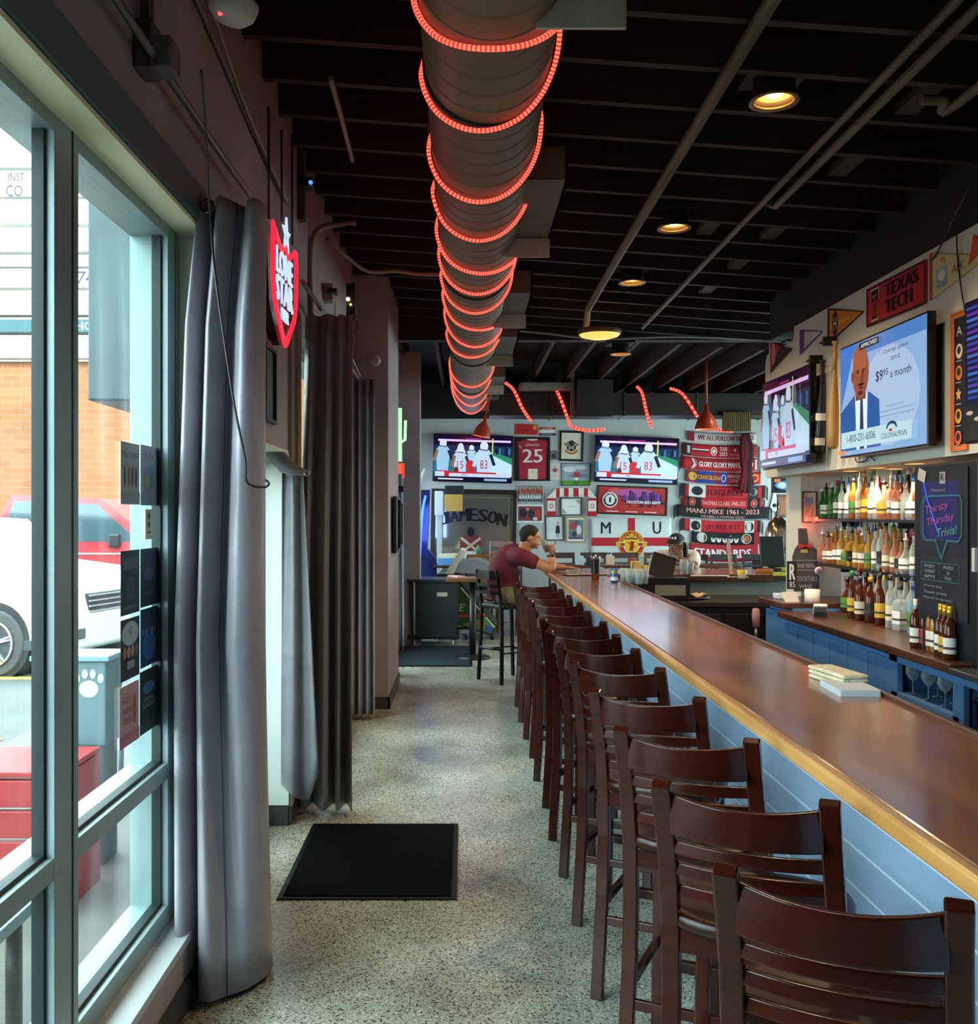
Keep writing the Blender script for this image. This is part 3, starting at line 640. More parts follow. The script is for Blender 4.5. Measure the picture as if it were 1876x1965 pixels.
mid = [(-.995, 3.42), (-.985, 3.28), (-.95, 3.27), (-.93, 3.40), (-.915, 3.30), (-.89, 3.25), (-.865, 3.36), (-.845, 3.41), (-.81, 3.30), (-.775, 3.27), (-.73, 3.30), (-.70, 3.39), (-.75, 3.5), (-.90, 3.57)]
bot = [(-.98, 3.40), (-.97, 3.24), (-.935, 3.23), (-.905, 3.36), (-.89, 3.24), (-.85, 3.215), (-.81, 3.25), (-.77, 3.28), (-.735, 3.32), (-.705, 3.38), (-.69, 3.43), (-.70, 3.5), (-.78, 3.56), (-.90, 3.58)]
r, rows, c = curtain('large bunched grey satin curtain nearest the camera, beside the tall window', [(2.745, top), (2.3, [((a[0]+b_[0]*1.2)/2.2, (a[1]+b_[1]*1.2)/2.2) for a, b_ in zip(top, mid)]), (1.2, mid), (lambda u: .02, bot)], M_CUR)
sp = [Vector(rows[j][44])+Vector((0, -.004, 0))-c for j in range(len(rows))]
MB().tube(sp, .0028, mat('4d4a52', .7), n=5).build('seam', r)
MB().lathe([(.02, -.003), (.027, 0), (.02, .003), (.016, 0), (.02, -.003)], mat('77736c', .3, 1), cap=False, n=18, T=rotm(PI/2)).build('grommet', r).location = Vector((-.885, 3.325, 2.71))-c
r, rows, c = curtain('dark grey curtain hanging by the small door, second full-length one from the camera', [(2.78, fold(-.90, -.62, 5.5, .04, 7, seed=4, jit=.9)), (1.3, fold(-.92, -.615, 5.42, .07, 7, seed=4, jit=.9)), (.03, fold(-.92, -.60, 5.32, .08, 7, seed=4, jit=.9))], M_CUR3)
r, rows, c = curtain('grey curtain lit along its left edge, beside the wall pier', [(2.74, fold(-.93, -.72, 7.82, .06, 7, seed=5)), (1.3, fold(-.925, -.72, 7.8, .07, 7, seed=5)), (.03, fold(-.925, -.71, 7.73, .07, 7, seed=5))], M_CUR)
r, rows, c = curtain('pale curtain bunched just beyond the wall pier', [(2.5, fold(-.8, -.70, 9.75, .05, 5, seed=6)), (1.3, fold(-.82, -.655, 9.8, .06, 5, seed=6)), (.03, fold(-.82, -.66, 9.8, .06, 5, seed=6))], M_CURL)
r, rows, c = curtain('dark curtain hanging beside the far pier at the back left', [(2.7, fold(-.9, -.72, 11.4, .05, 5, seed=9)), (.03, fold(-.9, -.70, 11.4, .05, 5, seed=9))], M_CUR3)
# short curtain over the glass door, pulled aside
def dq(x, y, Y): return P(x, y, Y)
cc = P(540, 905, 5.05); t = thing('door_curtain', 'light grey short curtain drawn aside over the small glass door', 'curtain', cc)
def cl(u, v):
    yt = 905-8*u; yb = 1505+30*math.sin(u*PI*.8)-(40*max(0, u-.75)*4 if u > .75 else 0)
    x = (541+40*u)*(1-v)+(539+72*u)*v; y = yt*(1-v)+yb*v
    return P(x, y, 5.03+.02*math.sin(u*9+v*2)-.03*u)-cc
MB().grid(cl, 20, 16, M_CURL).build('cloth', t, solid=.004)
def fl(u, v):
    a = [(507, 832), (528, 842), (548, 872), (570, 895), (592, 903)]; b_ = [(507, 862), (520, 885), (537, 905), (556, 911), (588, 912)]
    k = u*4; i = min(3, int(k)); f_ = k-i; q = lambda s_: (s_[i][0]*(1-f_)+s_[i+1][0]*f_, s_[i][1]*(1-f_)+s_[i+1][1]*f_)
    p, r_ = q(a), q(b_); return P(p[0]*(1-v)+r_[0]*v, p[1]*(1-v)+r_[1]*v, 4.97-.02*math.sin(v*PI))-cc
MB().grid(fl, 16, 6, fabric('575a5c', '626567')).build('valance', t, solid=.006)
MB().lathe([(.014, -.002), (.018, 0), (.014, .002), (.01, 0), (.014, -.002)], mat('c9b98f', .3, 1), cap=False, n=16, T=rotm(PI/2)).build('grommet', t).location = P(589, 908, 4.95)-cc
# curtain rods
wire('curtain_rod', [(-.875, .6, 2.95), (-.875, 3.3, 2.94), (-.86, 3.9, 2.93)], .012, mat('6d6a68', .4, .6), 'thin grey curtain rod running along the wall above the near window', 'curtain rod', smooth=False)
wire('curtain_rod', [P(580, 540, 5.0), P(655, 650, 6.2), P(690, 722, 7.75)], .013, mat('8a8a88', .35, .7), 'sagging pale curtain rod above the middle windows', 'curtain rod', smooth=False)
wire('curtain_rod', [P(640, 660, 5.9), P(688, 728, 7.8)], .013, mat('a19c90', .35, .7), 'shorter curtain rod ending in a ring over the lit curtain', 'curtain rod', smooth=False)
wire('hanging_cable', [P(386, 135, 2.6), P(395, 250, 2.85), P(400, 370, 3.1), P(404, 420, 3.17), P(412, 520, 3.15), P(430, 650, 3.15), P(450, 780, 3.15), P(470, 880, 3.15), P(474, 925, 3.15), P(505, 935, 3.2), P(516, 928, 3.22), P(508, 920, 3.22)], .004, mat('1c1c1f', .5), 'thin black cable dangling from the wall socket over the near curtain', 'cable')
# socket boxes and conduits near the ceiling
t = thing('wall_outlet', 'dark electrical box with plugged adapter high on the left wall', 'outlet', (-.915, 2.75, 2.96))
MB().bx(-.01, .04, -.05, .05, -.06, .08, mat('4c4347', .6)).build('box', t, bev=.005); MB().bx(.03, .09, -.035, .06, -.05, .04, mat('6a6064', .5)).build('adapter', t, bev=.006); MB().bx(.0, .025, -.025, -.005, .08, .7, mat('5a5054', .6)).bx(.0, .025, .005, .022, .08, .7, mat('5a5054', .6)).build('conduit', t)
t = thing('smoke_detector', 'round off-white smoke detector on the ceiling at top left', 'smoke detector', P(446, 16, 2.62), (0, .2, 0))
MB().lathe([(1e-4, -.035), (.045, -.032), (.062, -.015), (.068, .01), (.068, .02)], mat('b3a19c', .5), n=28).build('cover', t); MB().lathe([(.05, .02), (.05, .14)], mat('8c7b78', .5), n=20).build('base', t); MB().ball((-.02, -.03, -.034), .006, mat('ff5040', emit=2)).build('indicator_light', t)
wire('wall_conduit', [(-.915, 2.0, 3.55), (-.915, 3.2, 3.42), (-.915, 4.3, 3.30), (-.915, 5.0, 3.26)], .010, mat('6c6064', .5), 'long conduit under the ceiling along the left wall', 'cable')
wire('wall_conduit', [(-.9, 2.1, 3.52), (-.89, 3.2, 3.46), (-.9, 4.0, 3.32), (-.9, 4.9, 3.24)], .006, mat('9c9088', .5), 'pale loose cable following the long conduit on the left wall', 'cable')
for i, (x, y0, y1, Y, nm) in enumerate(((515, 205, 420, 4.4, 'left'), (540, 250, 425, 4.6, 'middle'), (560, 260, 470, 4.8, 'right'))):
    wire('sign_cable', [P(x, y0, Y), P(x+1, y1, Y)], .006, mat('2f292c', .5), 'thin dark cable from the ceiling down to the neon sign, %s one' % nm, 'cable', smooth=False)
t = thing('security_camera', 'small black camera with a blue light high on the left wall', 'camera', P(592, 355, 5.4))
MB().bx(-.05, .03, -.06, .06, -.02, .03, mat('101014', .4)).build('camera_body', t, bev=.01); MB().bx(-.06, -.02, -.03, .03, -.2, .2, mat('3f3538', .5)).build('mount', t); MB().ball((.02, -.055, -.005), .012, mat('3060ff', emit=4)).build('indicator_light', t)
t = thing('security_camera', 'off-white bracket camera on the left wall above the second rod', 'camera', P(632, 566, 6.4))
MB().bx(-.04, .03, -.05, .05, -.05, .07, mat('96887c', .5)).build('mount', t, bev=.01); MB().bx(.0, .06, -.09, .0, -.005, .025, mat('15151a', .4)).build('camera_body', t, bev=.005)
t = thing('emergency_light', 'cluster of hanging adapters with small amber lights beside the pier', 'light', P(668, 575, 7.0))
MB().ball((0, -.02, .0), .014, mat('ffcf90', emit=6)).ball((.02, -.02, -.04), .009, mat('d8e060', emit=2)).build('bulb', t); MB().bx(-.015, .05, 0, .05, -.14, .12, mat('141014', .5)).build('adapter', t, bev=.005); MB().bx(-.005, .04, 0, .05, -.32, -.22, mat('101014', .5)).build('power_brick', t, bev=.005)
MB().tube([(.03, 0, -.12)]+[(.02+.05*math.cos(a), 0, -.19+.06*math.sin(a)) for a in [PI/2-k*.5 for k in range(12)]]+[(.02, 0, -.3)], .004, mat('0c0c10', .5), n=6).build('looped_wire', t)
t = thing('alarm_horn', 'small round pinkish alarm fixed to the front face of the pier', 'alarm', P(718, 692, 8.1), (PI/2, 0, 0))
MB().lathe([(.055, 0), (.055, .03), (.04, .05), (1e-4, .055)], mat('a08c8c', .5), n=24).build('alarm_body', t)
# ================================================================ neon shield sign
W_ = .60; Hs = .52
t = thing('neon_sign', 'red and white neon shield sign with a star, hung high on the left wall', 'neon sign', (-.865, 4.6, 2.74), (PI/2, 0, PI/2-.02))
RN = mat('ff2238', .3, emit=1.5); WN = mat('cfe8ff', .3, emit=1.0)
MB().prism([(-.26, .22), (.24, .22), (.26, .1), (.22, -.14), (0, -.29), (-.22, -.14), (-.26, .1)], -.05, -.015, mat('15171b', .4)).build('backing_panel', t, bev=.004)
def shield(k): return [(x*k, y*k-.01, .012) for x, y in [(-.27, .235), (-.10, .17), (0, .20), (.10, .17), (.27, .235), (.285, .05), (.25, -.10), (.13, -.2), (0, -.285), (-.13, -.2), (-.25, -.10), (-.285, .05)]]
m = MB()
for k in (1.0, .9): m.tube(rsmooth(shield(k)+[shield(k)[0]], 3), .0075, RN, n=8)
m.build('red_tube_outline', t)
m = MB(); star = [(.085*math.cos(PI/2+k*4*PI/5), .235+.085*math.sin(PI/2+k*4*PI/5), .018) for k in range(6)]; m.tube(star, .0055, WN, n=6); m.build('star_tube', t)
a = Art(emit=0, z=.01); a.text('LONE', 0, .085, .36, .12, WN); a.text('STAR', 0, -.045, .38, .12, WN); a.text('BEER', 0, -.15, .16, .055, WN); a.build('lettering', t, solid=.008)
lamp('neon_glow', 'AREA', (-.80, 4.6, 2.74), 2, (1, .12, .15), .35, (0, -PI/2, 0))
# framed picture, small papers, cactus neon, posters on the pier
def frame(name, label, loc, rot, w_, h_, fr, artf, fw=.018, dp=.02, cat='picture', mat_=None, glass=False, emit=0, rz=0):
    t = thing(name, label, cat, loc, rot); m = MB(); a, b_ = w_/2, h_/2
    if fw:
        m.bx(-a, a, b_-fw, b_, 0, dp, fr).bx(-a, a, -b_, -b_+fw, 0, dp, fr).bx(-a, -a+fw, -b_+fw, b_-fw, 0, dp, fr).bx(a-fw, a, -b_+fw, b_-fw, 0, dp, fr).build('frame', t, bev=.002)
    q = Art(emit=emit, z=.004); iw, ih = w_-2*fw, h_-2*fw
    q.bx(-iw/2, iw/2, -ih/2, ih/2, .0, .004, mat(mat_ or 'e8e4d8', .5, emit=emit) if not hasattr(mat_, 'node_tree') else mat_)
    artf(q, iw, ih); q.build('picture' if name.endswith('frame') else 'print', t); return t
frame('picture_frame', 'dark framed picture on the left wall below the neon sign', (-.928, 4.565, 2.26), LFT, .25, .36, mat('252428', .4), lambda q, w, h: (q.rect(-w/2, -h/2, w/2, h/2, '3b3d42'), q.rect(-.05, -.1, .05, .08, '55524e')))
CG = mat('9cf0a0', .3, emit=1.8)
t = thing('cactus_sign', 'lit green cactus neon sign with red base hanging at the end of the pier', 'neon sign', P(768, 850, 9.42))
MB().tube([(-.005, 0, -.18), (-.005, 0, .34)], .02, CG).tube([(-.005, 0, .0), (.045, 0, .03), (.05, 0, .22)], .014, CG).build('cactus_tube', t)
MB().tube([(-.005, 0, -.2), (-.005, 0, -.3)], .022, mat('ff5030', emit=1.6)).tube([(.03, 0, -.2), (.03, 0, -.34)], .01, mat('ff3020', emit=1.6)).build('red_tube', t); MB().bx(-.08, -.03, .0, .03, -.45, .4, mat('141018', .5)).bx(-.03, .03, 0, .03, -.48, -.42, mat('141018', .5)).build('hanging_frame', t)
frame('picture_frame', 'black framed dark red picture on the side of the wall pier', (-.622, 8.75, 1.55), LFT, .62, .5, mat('121214', .4), lambda q, w, h: (q.rect(-w/2, -h/2, w/2, h/2, '3a4246'), q.rect(-w/2, -h/2, -w/6, h/2, '7a2c28')), fw=.03, dp=.03)
frame('picture_frame', 'violet-tinted picture near the far edge of the wall pier', (-.622, 9.22, 1.55), LFT, .26, .42, mat('26262e', .4), lambda q, w, h: (q.rect(-w/2, -h/2, w/2, h/2, '4b4b80'),), fw=.015, dp=.03)
# papers stuck on the window glass
def wposter(i, xa, xb, ya, yb, label, cols, fn):
    X = -1.055; a = W(xa, ya, X); b_ = W(xb, yb, X); y0, y1 = a.y, b_.y; 
    z1, z0 = (PZ(ya, (y0+y1)/2), PZ(yb, (y0+y1)/2)); w_, h_ = y1-y0, z1-z0
    q = Art(dz=.0003); q.bx(-w_/2, w_/2, -h_/2, h_/2, 0, .0008, mat(cols, .6)); q.z = .0008; fn(q, w_, h_)
    return q.build('window_poster', loc=(X, (y0+y1)/2, (z0+z1)/2), rot=LFT, label=label, cat='poster', group='posters taped on the window')
def pa(q, w, h): q.text('THIS IS HERE', 0, h*.3, w*.9, h*.09, '1c2228'); [q.ell(-w*.3+k*w*.2, -h*.05, w*.05, h*.17, c) for k, c in enumerate(('39404c', '8e3540', '46506a', '30363c'))]; q.rect(-w/2, -h/2, w/2, -h*.3, '8c97a0')
def pb(q, w, h): q.text('FUN', 0, h*.33, w*.5, h*.12, '56616c'); q.ell(0, -h*.05, w*.36, h*.22, '7b93ad'); q.ell(-w*.1, -h*.1, w*.12, h*.12, 'b9b36e'); q.rect(-w*.45, -h*.45, w*.45, -h*.34, '8e9aa6')
def pc(q, w, h): q.rect(-w*.4, h*.2, w*.4, h*.38, '2d5661'); q.ell(0, -h*.1, w*.25, h*.2, '27474c'); q.rect(-w*.3, -h*.42, w*.3, -h*.36, '4d6a70')
def pd(q, w, h): q.ell(0, h*.05, w*.3, h*.12, '53617a'); q.rect(-w*.3, -h*.3, w*.3, -h*.24, '44506a')
def pe(q, w, h): q.ell(0, h*.25, w*.45, h*.2, '9fb4c4'); q.text('ABCD', 0, h*.3, w*.18, h*.12, '3c4754'); [q.ell(-w*.3+k*w*.2, -h*.05, w*.09, h*.1, c) for k, c in enumerate(('a8634a', '8f9aa6', 'b08060', '54708e'))]; q.rect(-w*.2, -h*.33, w*.2, -h*.2, '7e95a6')
def pf(q, w, h): q.ell(0, -h*.15, w*.4, h*.25, '3e72a8'); [q.ell(-w*.35+k*w*.17, h*.1, w*.07, h*.07, c) for k, c in enumerate(('8c6a50', '5a86b0', '4f6480', '8fa0b0', '6f5a4c'))]
def pg(q, w, h): q.text('HOT', -w*.15, h*.25, w*.4, h*.1, '4c3a44'); q.text('BEER', -w*.1, h*.08, w*.45, h*.09, '4c3a44'); q.text('EEE', -w*.1, -h*.08, w*.4, h*.09, '4c3a44'); q.ell(w*.25, h*.05, w*.1, h*.25, 'a05a5c'); q.rect(-w/2, -h/2, w/2, -h*.3, 'a5606e')
def ph(q, w, h): q.ell(0, h*.2, w*.36, h*.1, '4f86a6'); q.text('SUNDAY', 0, h*.03, w*.6, h*.07, 'b8c4c4'); q.text('SUNDAY', 0, -h*.07, w*.7, h*.08, 'b8c4c4')
for i, a in enumerate([(231, 267, 850, 968, 'pale poster with a row of small figures, upper left on the window', '9ea7ad', pa), (269, 300, 856, 970, 'pale blue poster with yellow patch, upper right on the window', '97a4b4', pb),
    (231, 267, 1056, 1178, 'dark green poster, left column under the pale ones', '1f3d44', pc), (269, 301, 1052, 1162, 'dark slate poster, right column under the small sticker', '2c3f52', pd),
    (231, 267, 1186, 1302, 'poster with a light round heading over a crowd, left column', '24303a', pe), (269, 301, 1166, 1276, 'blue poster with a crowd of faces, right column', '1e3c60', pf),
    (229, 266, 1312, 1428, 'pink poster with bold dark lettering, bottom left of the window', 'b08c96', pg), (268, 300, 1283, 1402, 'dark poster with a blue dome and pale lettering, bottom right', '263238', ph)]): wposter(i, a[0], a[1], a[2], a[3], a[4], a[5], a[6])
q = Art(dz=.0003); q.bx(-.035, .035, -.05, .05, 0, .0008, mat('d8cfae', .6)); q.z = .0008; q.ell(0, .028, .01, .012, '2b2b28'); q.ell(0, -.002, .01, .012, '2b2b28'); q.rect(-.015, -.03, .015, -.024, '4a4a44')
p = W(285, 1006, -1.055); q.build('window_sticker', loc=p, rot=LFT, label='small cream sticker between the upper and lower window posters', cat='sticker')
# ================================================================ far wall: screens, frames, scarves, flag
YF = 14.695
def FR(x0, y0, x1, y1, Y=YF):
    return ((PX((x0+x1)/2, Y), Y, PZ((y0+y1)/2, Y)), abs(x1-x0)/F*Y, abs(y1-y0)/F*Y)
def football(q, w, h, e=1):
    c = lambda s: s
    q.rect(-w/2, -h/2, w/2, h/2, '1c2f52'); q.rect(-w/2, h*.28, w/2, h*.5, '120c2c'); q.rect(-w*.45, h*.36, w*.48, h*.405, 'e6c8ff'); q.rect(-w*.1, h*.42, w*.1, h*.44, 'b03080')
    q.rect(-w/2, -h*.3, w*.1, h*.06, '2a6f8c'); q.poly([(w*.05, -h*.38), (w*.5, -h*.38), (w*.5, -h*.1), (w*.2, h*.12)], 'bfe6f4'); q.poly([(w*.2, h*.12), (w*.5, -h*.12), (w*.5, h*.02), (w*.24, h*.16)], '2e8c6a')
    for k in range(6): q.rect(w*(.25+k*.04), h*(.1+.0*k), w*(.275+k*.04), h*.24, ('28406a', '15203c', '3f74a0')[k % 3])
    def player(x, y, s, tone='dff2ff', num=None, leg='d02828'):
        P0 = q.poly; cl_ = lambda pts, c: P0([(max(u, -w*.49), max(v, -h*.32)) for u, v in pts], c)
        cl_([(x-.05*w*s, y-.55*h*s), (x+.05*w*s, y-.55*h*s), (x+.045*w*s, y-.2*h*s), (x-.045*w*s, y-.2*h*s)], leg)
        cl_([(x-.055*w*s, y-.3*h*s), (x+.055*w*s, y-.3*h*s), (x+.075*w*s, y+.05*h*s), (x+.04*w*s, y+.12*h*s), (x-.04*w*s, y+.12*h*s), (x-.075*w*s, y+.05*h*s)], tone)
        q.ell(x, y+.17*h*s, .036*w*s, .075*h*s, 'd4e2f4'); q.line([(x-.03*w*s, y+.12*h*s), (x+.03*w*s, y+.11*h*s)], .012*w*s, '5a6a80'); q.line([(x-.06*w*s, y+.04*h*s), (x-.085*w*s, y-.12*h*s)], .03*w*s, '8a6a58' if s < 1.3 else tone); q.line([(x+.06*w*s, y+.04*h*s), (x+.09*w*s, y-.1*h*s)], .028*w*s, '20283c')
        if num: q.text(num, x, y-.1*h*s, .065*w*s, .13*h*s, 'c03040')
    player(-.02*w, .07*h, .9, 'a8d4ee'); player(-.16*w, .08*h, 1.0, 'b8e0f4'); player(-.385*w, .10*h, 1.25, '9cc8e8', None, 'c83040'); player(-.16*w, -.02*h, 1.25, 'b8d4ee', '15')
    q.ell(-.03*w, -.16*h, .06*w, .12*h, 'c03038'); player(.14*w, .02*h, 1.45, 'bcd8f0', '83'); q.ell(-.21*w, -.27*h, .03*w, .08*h, '6b2a20')
    q.rect(-w*.48, -h*.40, w*.48, -h*.30, 'c8d8f0'); q.rect(-w*.36, -h*.33, w*.3, -h*.295, 'd02030'); q.rect(-w*.36, -h*.40, -w*.3, -h*.33, 'd02030'); q.text('INN', -w*.1, -h*.36, w*.06, h*.045, 'b02038')
    q.rect(-w*.5, -h*.5, w*.5, -h*.415, '0d1028'); q.rect(-w*.44, -h*.47, -w*.12, -h*.44, 'cfd8f0'); q.rect(w*.15, -h*.48, w*.44, -h*.43, '8fb0d8'); q.rect(w*.24, h*.1, w*.255, h*.44, 'd8e060')
def tv(label, loc, rot, w_, h_, artf, emit=1.1, bez=.012, dp=.045, gap=.05):
    t = thing('television', label, 'television', loc, rot)
    MB().bx(-w_/2, w_/2, -h_/2, h_/2, gap, gap+dp, mat('08080a', .25)).build('casing', t, bev=.004)
    MB().bx(-.2, .2, -.15, .15, 0, gap, mat('151515', .5)).build('wall_mount', t)
    q = Art(emit=emit, z=gap+dp+.0005, rough=.12); artf(q, w_-2*bez, h_-2*bez); q.build('screen', t); return t
(c, w_, h_) = FR(831, 835, 983, 926); tv('wall television showing a football huddle, left of the framed red jersey', c, (PI/2, .03, 0), w_, h_, football, 1.0)
(c, w_, h_) = FR(1139, 839, 1299, 928); tv('wall television showing a football huddle, above the red skyline banner', c, (PI/2, .04, 0), w_, h_, football, 1.15)
lamp('screen_glow', 'AREA', (PX(906, 14.4), 14.4, 2.45), 4, (.6, .6, 1), 1.0, (PI/2+PI, 0, 0)); lamp('screen_glow', 'AREA', (PX(1218, 14.4), 14.4, 2.45), 4, (.6, .8, 1), 1.0, (PI/2+PI, 0, 0))
BLK = mat('17120f', .4)
def fr(label, px, frm, artf, fw=.02, base=None, name='picture_frame', cat='picture', roll=0, dp=.02):
    (c, w_, h_) = FR(*px); return frame(name, label, c, (PI/2, roll, 0), w_, h_, frm, artf, fw=fw, mat_=base, cat=cat, dp=dp)
def jersey(q, w, h):
    q.poly([(-w*.42, -h*.5), (w*.42, -h*.5), (w*.44, h*.3), (w*.48, h*.3), (w*.48, h*.44), (w*.2, h*.49), (-w*.2, h*.49), (-w*.48, h*.42), (-w*.48, h*.3), (-w*.44, h*.3)], 'b02434'); q.ell(0, h*.48, w*.17, h*.03, 'e8d8d8')
    q.text('SANCHO', 0, h*.35, w*.42, h*.065, 'f4ece4'); q.text('25', 0, h*.08, w*.62, h*.33, 'f4ece4', bold=.01); q.rect(-w*.14, -h*.5, w*.16, -h*.24, 'e6dcc2'); q.rect(w*.0, -h*.33, w*.02, -h*.31, '5a5048')
    q.text('PL', -w*.38, h*.29, w*.1, h*.06, 'f0e0e0', rot=-.5)
fr('framed red football jersey with white number 25', (988, 839, 1055, 923), BLK, jersey, .025, '16090b')
def plate(q, w, h): q.text('MANCHESTER UNITED', -w*.05, -h*.1, w*.75, h*.18, '8c1018'); q.ell(w*.38, h*.2, w*.09, h*.24, 'd8a030'); q.text('MU', -w*.35, h*.25, w*.12, h*.16, '8c1018')
fr('small red number plate above the framed jersey', (988, 814, 1031, 834), mat('b02020', .4), plate, .0, 'd02a22', 'number_plate', 'sign', .03)
def sticker(q, w, h): q.rect(-w/2, h*.22, w/2, h*.5, 'c03838'); q.text('UNITED', 0, h*.36, w*.6, h*.16, 'f0e8e0'); q.rect(-w*.4, -h*.12, w*.4, h*.16, 'f4f4f0'); q.rect(-w/2, -h*.5, w/2, -h*.2, '181818'); q.text('MATCHDAY', 0, -h*.35, w*.7, h*.16, 'e8e8e8')
fr('tiny red, white and black striped plaque beside the red number plate', (1034, 820, 1066, 836), BLK, sticker, 0, 'e6e2d8', 'wall_plaque', 'sign')
fr('tiny dark framed photo between the jersey and the crest print', (1055, 865, 1067, 882), BLK, lambda q, w, h: (q.rect(-w/2, -h/2, w/2, h/2, '8c8880'), q.ell(0, -h*.1, w*.3, h*.3, '303038')), .006)
def crestp(q, w, h):
    q.ring(0, -h*.05, w*.33, h*.24, w*.06, '303030', a0=.3, a1=2.9); q.ell(0, h*.12, w*.14, h*.1, '28262a'); q.ell(0, -h*.05, w*.24, h*.15, '303034'); q.ell(-w*.09, -h*.05, w*.06, h*.09, '8a8a88'); q.ell(w*.09, -h*.05, w*.06, h*.09, '8a8a88'); q.line([(-w*.14, -h*.15), (w*.14, h*.02)], w*.02, 'e8e0d0'); q.line([(w*.14, -h*.15), (-w*.14, h*.02)], w*.02, 'e8e0d0')
    q.ring(0, -h*.07, w*.36, h*.25, w*.1, 'd06828', a0=PI*1.12, a1=PI*1.88); q.ell(-w*.33, h*.08, w*.05, h*.05, 'd8a040'); q.ell(w*.33, h*.08, w*.05, h*.05, 'd8a040')
fr('black framed cream print with a dark round crest and orange ribbon', (1073, 827, 1119, 885), BLK, crestp, .03, 'efe6cc', roll=.03)
def fig(q, x, y, s, shirt, shorts='f0f0f0', skin='c89878', legs=None, arms=True):
    q.line([(x-s*.07, y-s*.18), (x-s*.09, y-s*.48)], s*.05, legs or skin); q.line([(x+s*.07, y-s*.18), (x+s*.06, y-s*.48)], s*.05, legs or skin)
    q.poly([(x-s*.13, y-s*.24), (x+s*.13, y-s*.24), (x+s*.1, y-s*.02), (x-s*.1, y-s*.02)], shorts); q.poly([(x-s*.1, y-s*.05), (x+s*.1, y-s*.05), (x+s*.15, y+s*.26), (x-s*.15, y+s*.26)], shirt)
    if arms: q.line([(x-s*.14, y+s*.23), (x-s*.24, y+s*.02)], s*.06, shirt); q.line([(x+s*.14, y+s*.23), (x+s*.24, y+s*.02)], s*.06, shirt)
    q.ell(x, y+s*.37, s*.07, s*.09, skin)
fr('small cream photo print of a standing footballer', (1053, 889, 1076, 921), BLK, lambda q, w, h: fig(q, 0, 0, h*.75, 'b05048', 'e8e0d0'), 0, 'e6e2d2', 'photo_print')
def pitch(q, w, h): q.rect(-w/2, -h/2, w/2, -h*.28, '5a9a34'); q.ell(-w*.2, h*.25, w*.25, h*.14, 'e4e8ec'); q.ell(w*.15, h*.32, w*.25, h*.1, 'd4dce2'); q.ell(w*.1, -h*.05, w*.35, h*.1, '8494a4'); fig(q, w*.03, -h*.1, h*.75, 'd03028', 'f4f4f4', legs='1c1c20')
fr('colour photo of a red-shirted player on grass under clouds', (1076, 889, 1132, 932), BLK, pitch, .008, 'a4b0bc')
def team(q, w, h):
    for k in range(9): q.ell(-w*.42+k*w*.105, h*.12+(k % 2)*h*.08, w*.045, h*.16, 'b8482e'); q.ell(-w*.42+k*w*.105, h*.32+(k % 2)*h*.06, w*.028, h*.06, 'c49474')
    for k in range(8): q.ell(-w*.38+k*w*.11, -h*.2, w*.045, h*.15, 'dcdcd4'); q.ell(-w*.38+k*w*.11, -h*.36, w*.03, h*.07, '2a2a30')
fr('team photo of men in red shirts in two rows', (991, 931, 1042, 965), mat('ddd8c8', .5), team, .006, '8b8f90')
def two(q, w, h): q.rect(-w/2, -h/2, w/2, h/2, '8c3a40'); q.ell(-w*.28, h*.05, w*.16, h*.33, '20243a'); q.ell(w*.05, -h*.02, w*.14, h*.32, '2a2c34'); q.ell(-w*.1, h*.3, w*.08, h*.1, 'c09070'); q.ell(w*.34, 0, w*.13, h*.3, 'c84038'); q.ell(w*.22, -h*.35, w*.1, h*.1, 'e4e0dc')
fr('white framed photo of dark-haired people crowded together', (990, 968, 1043, 1003), mat('e9e8e2', .4), two, .028, '8c3a40')
# certificate hung over with a red and white bar scarf
fr('black framed white certificate under the draped striped scarf', (1075, 955, 1116, 989), BLK, lambda q, w, h: (q.rect(-w*.42, -h*.4, w*.42, h*.4, 'f4f4ee'), q.text('CERTIFICATE', 0, 0, w*.4, h*.06, 'a8a098'), q.poly([(-w*.45, -h*.42), (-w*.2, -h*.42), (-w*.45, -h*.1)], 'b8a488'), q.poly([(w*.45, h*.42), (w*.2, h*.42), (w*.45, h*.1)], 'b8a488')), .014, 'e6e8e4')
fr('black framed page with a small figure in a dark coat', (1046, 990, 1081, 1037), BLK, lambda q, w, h: (q.rect(-w*.45, -h*.45, w*.45, h*.45, 'dfe4dc'), [q.rect(-w*.38, h*(.3-.06*k), -w*.02, h*(.315-.06*k), 'b8c0bc') for k in range(8)], q.poly([(w*.06, -h*.22), (w*.34, -h*.22), (w*.3, h*.12), (w*.1, h*.12)], '23263a'), q.rect(w*.12, -h*.4, w*.17, -h*.22, '9aa0a4'), q.rect(w*.22, -h*.4, w*.27, -h*.22, '9aa0a4'), q.ell(w*.2, h*.22, w*.07, h*.08, 'c8a088')), .014, 'e6e8e4')
fr('light wood framed photo of a football tackle', (1085, 991, 1124, 1041), mat('b39370', .5), lambda q, w, h: (q.rect(-w*.42, -h*.42, w*.42, h*.42, '787c80'), q.ell(-w*.15, h*.15, w*.2, h*.16, 'b04048'), q.ell(w*.18, -h*.02, w*.14, h*.2, 'd8d8d8'), q.ell(-w*.1, -h*.2, w*.14, h*.12, '3a3c48'), q.ell(w*.05, h*.3, w*.12, h*.1, '50545c'), q.rect(-w*.42, -h*.42, w*.42, -h*.33, '48506a')), .022, 'ece6d8')
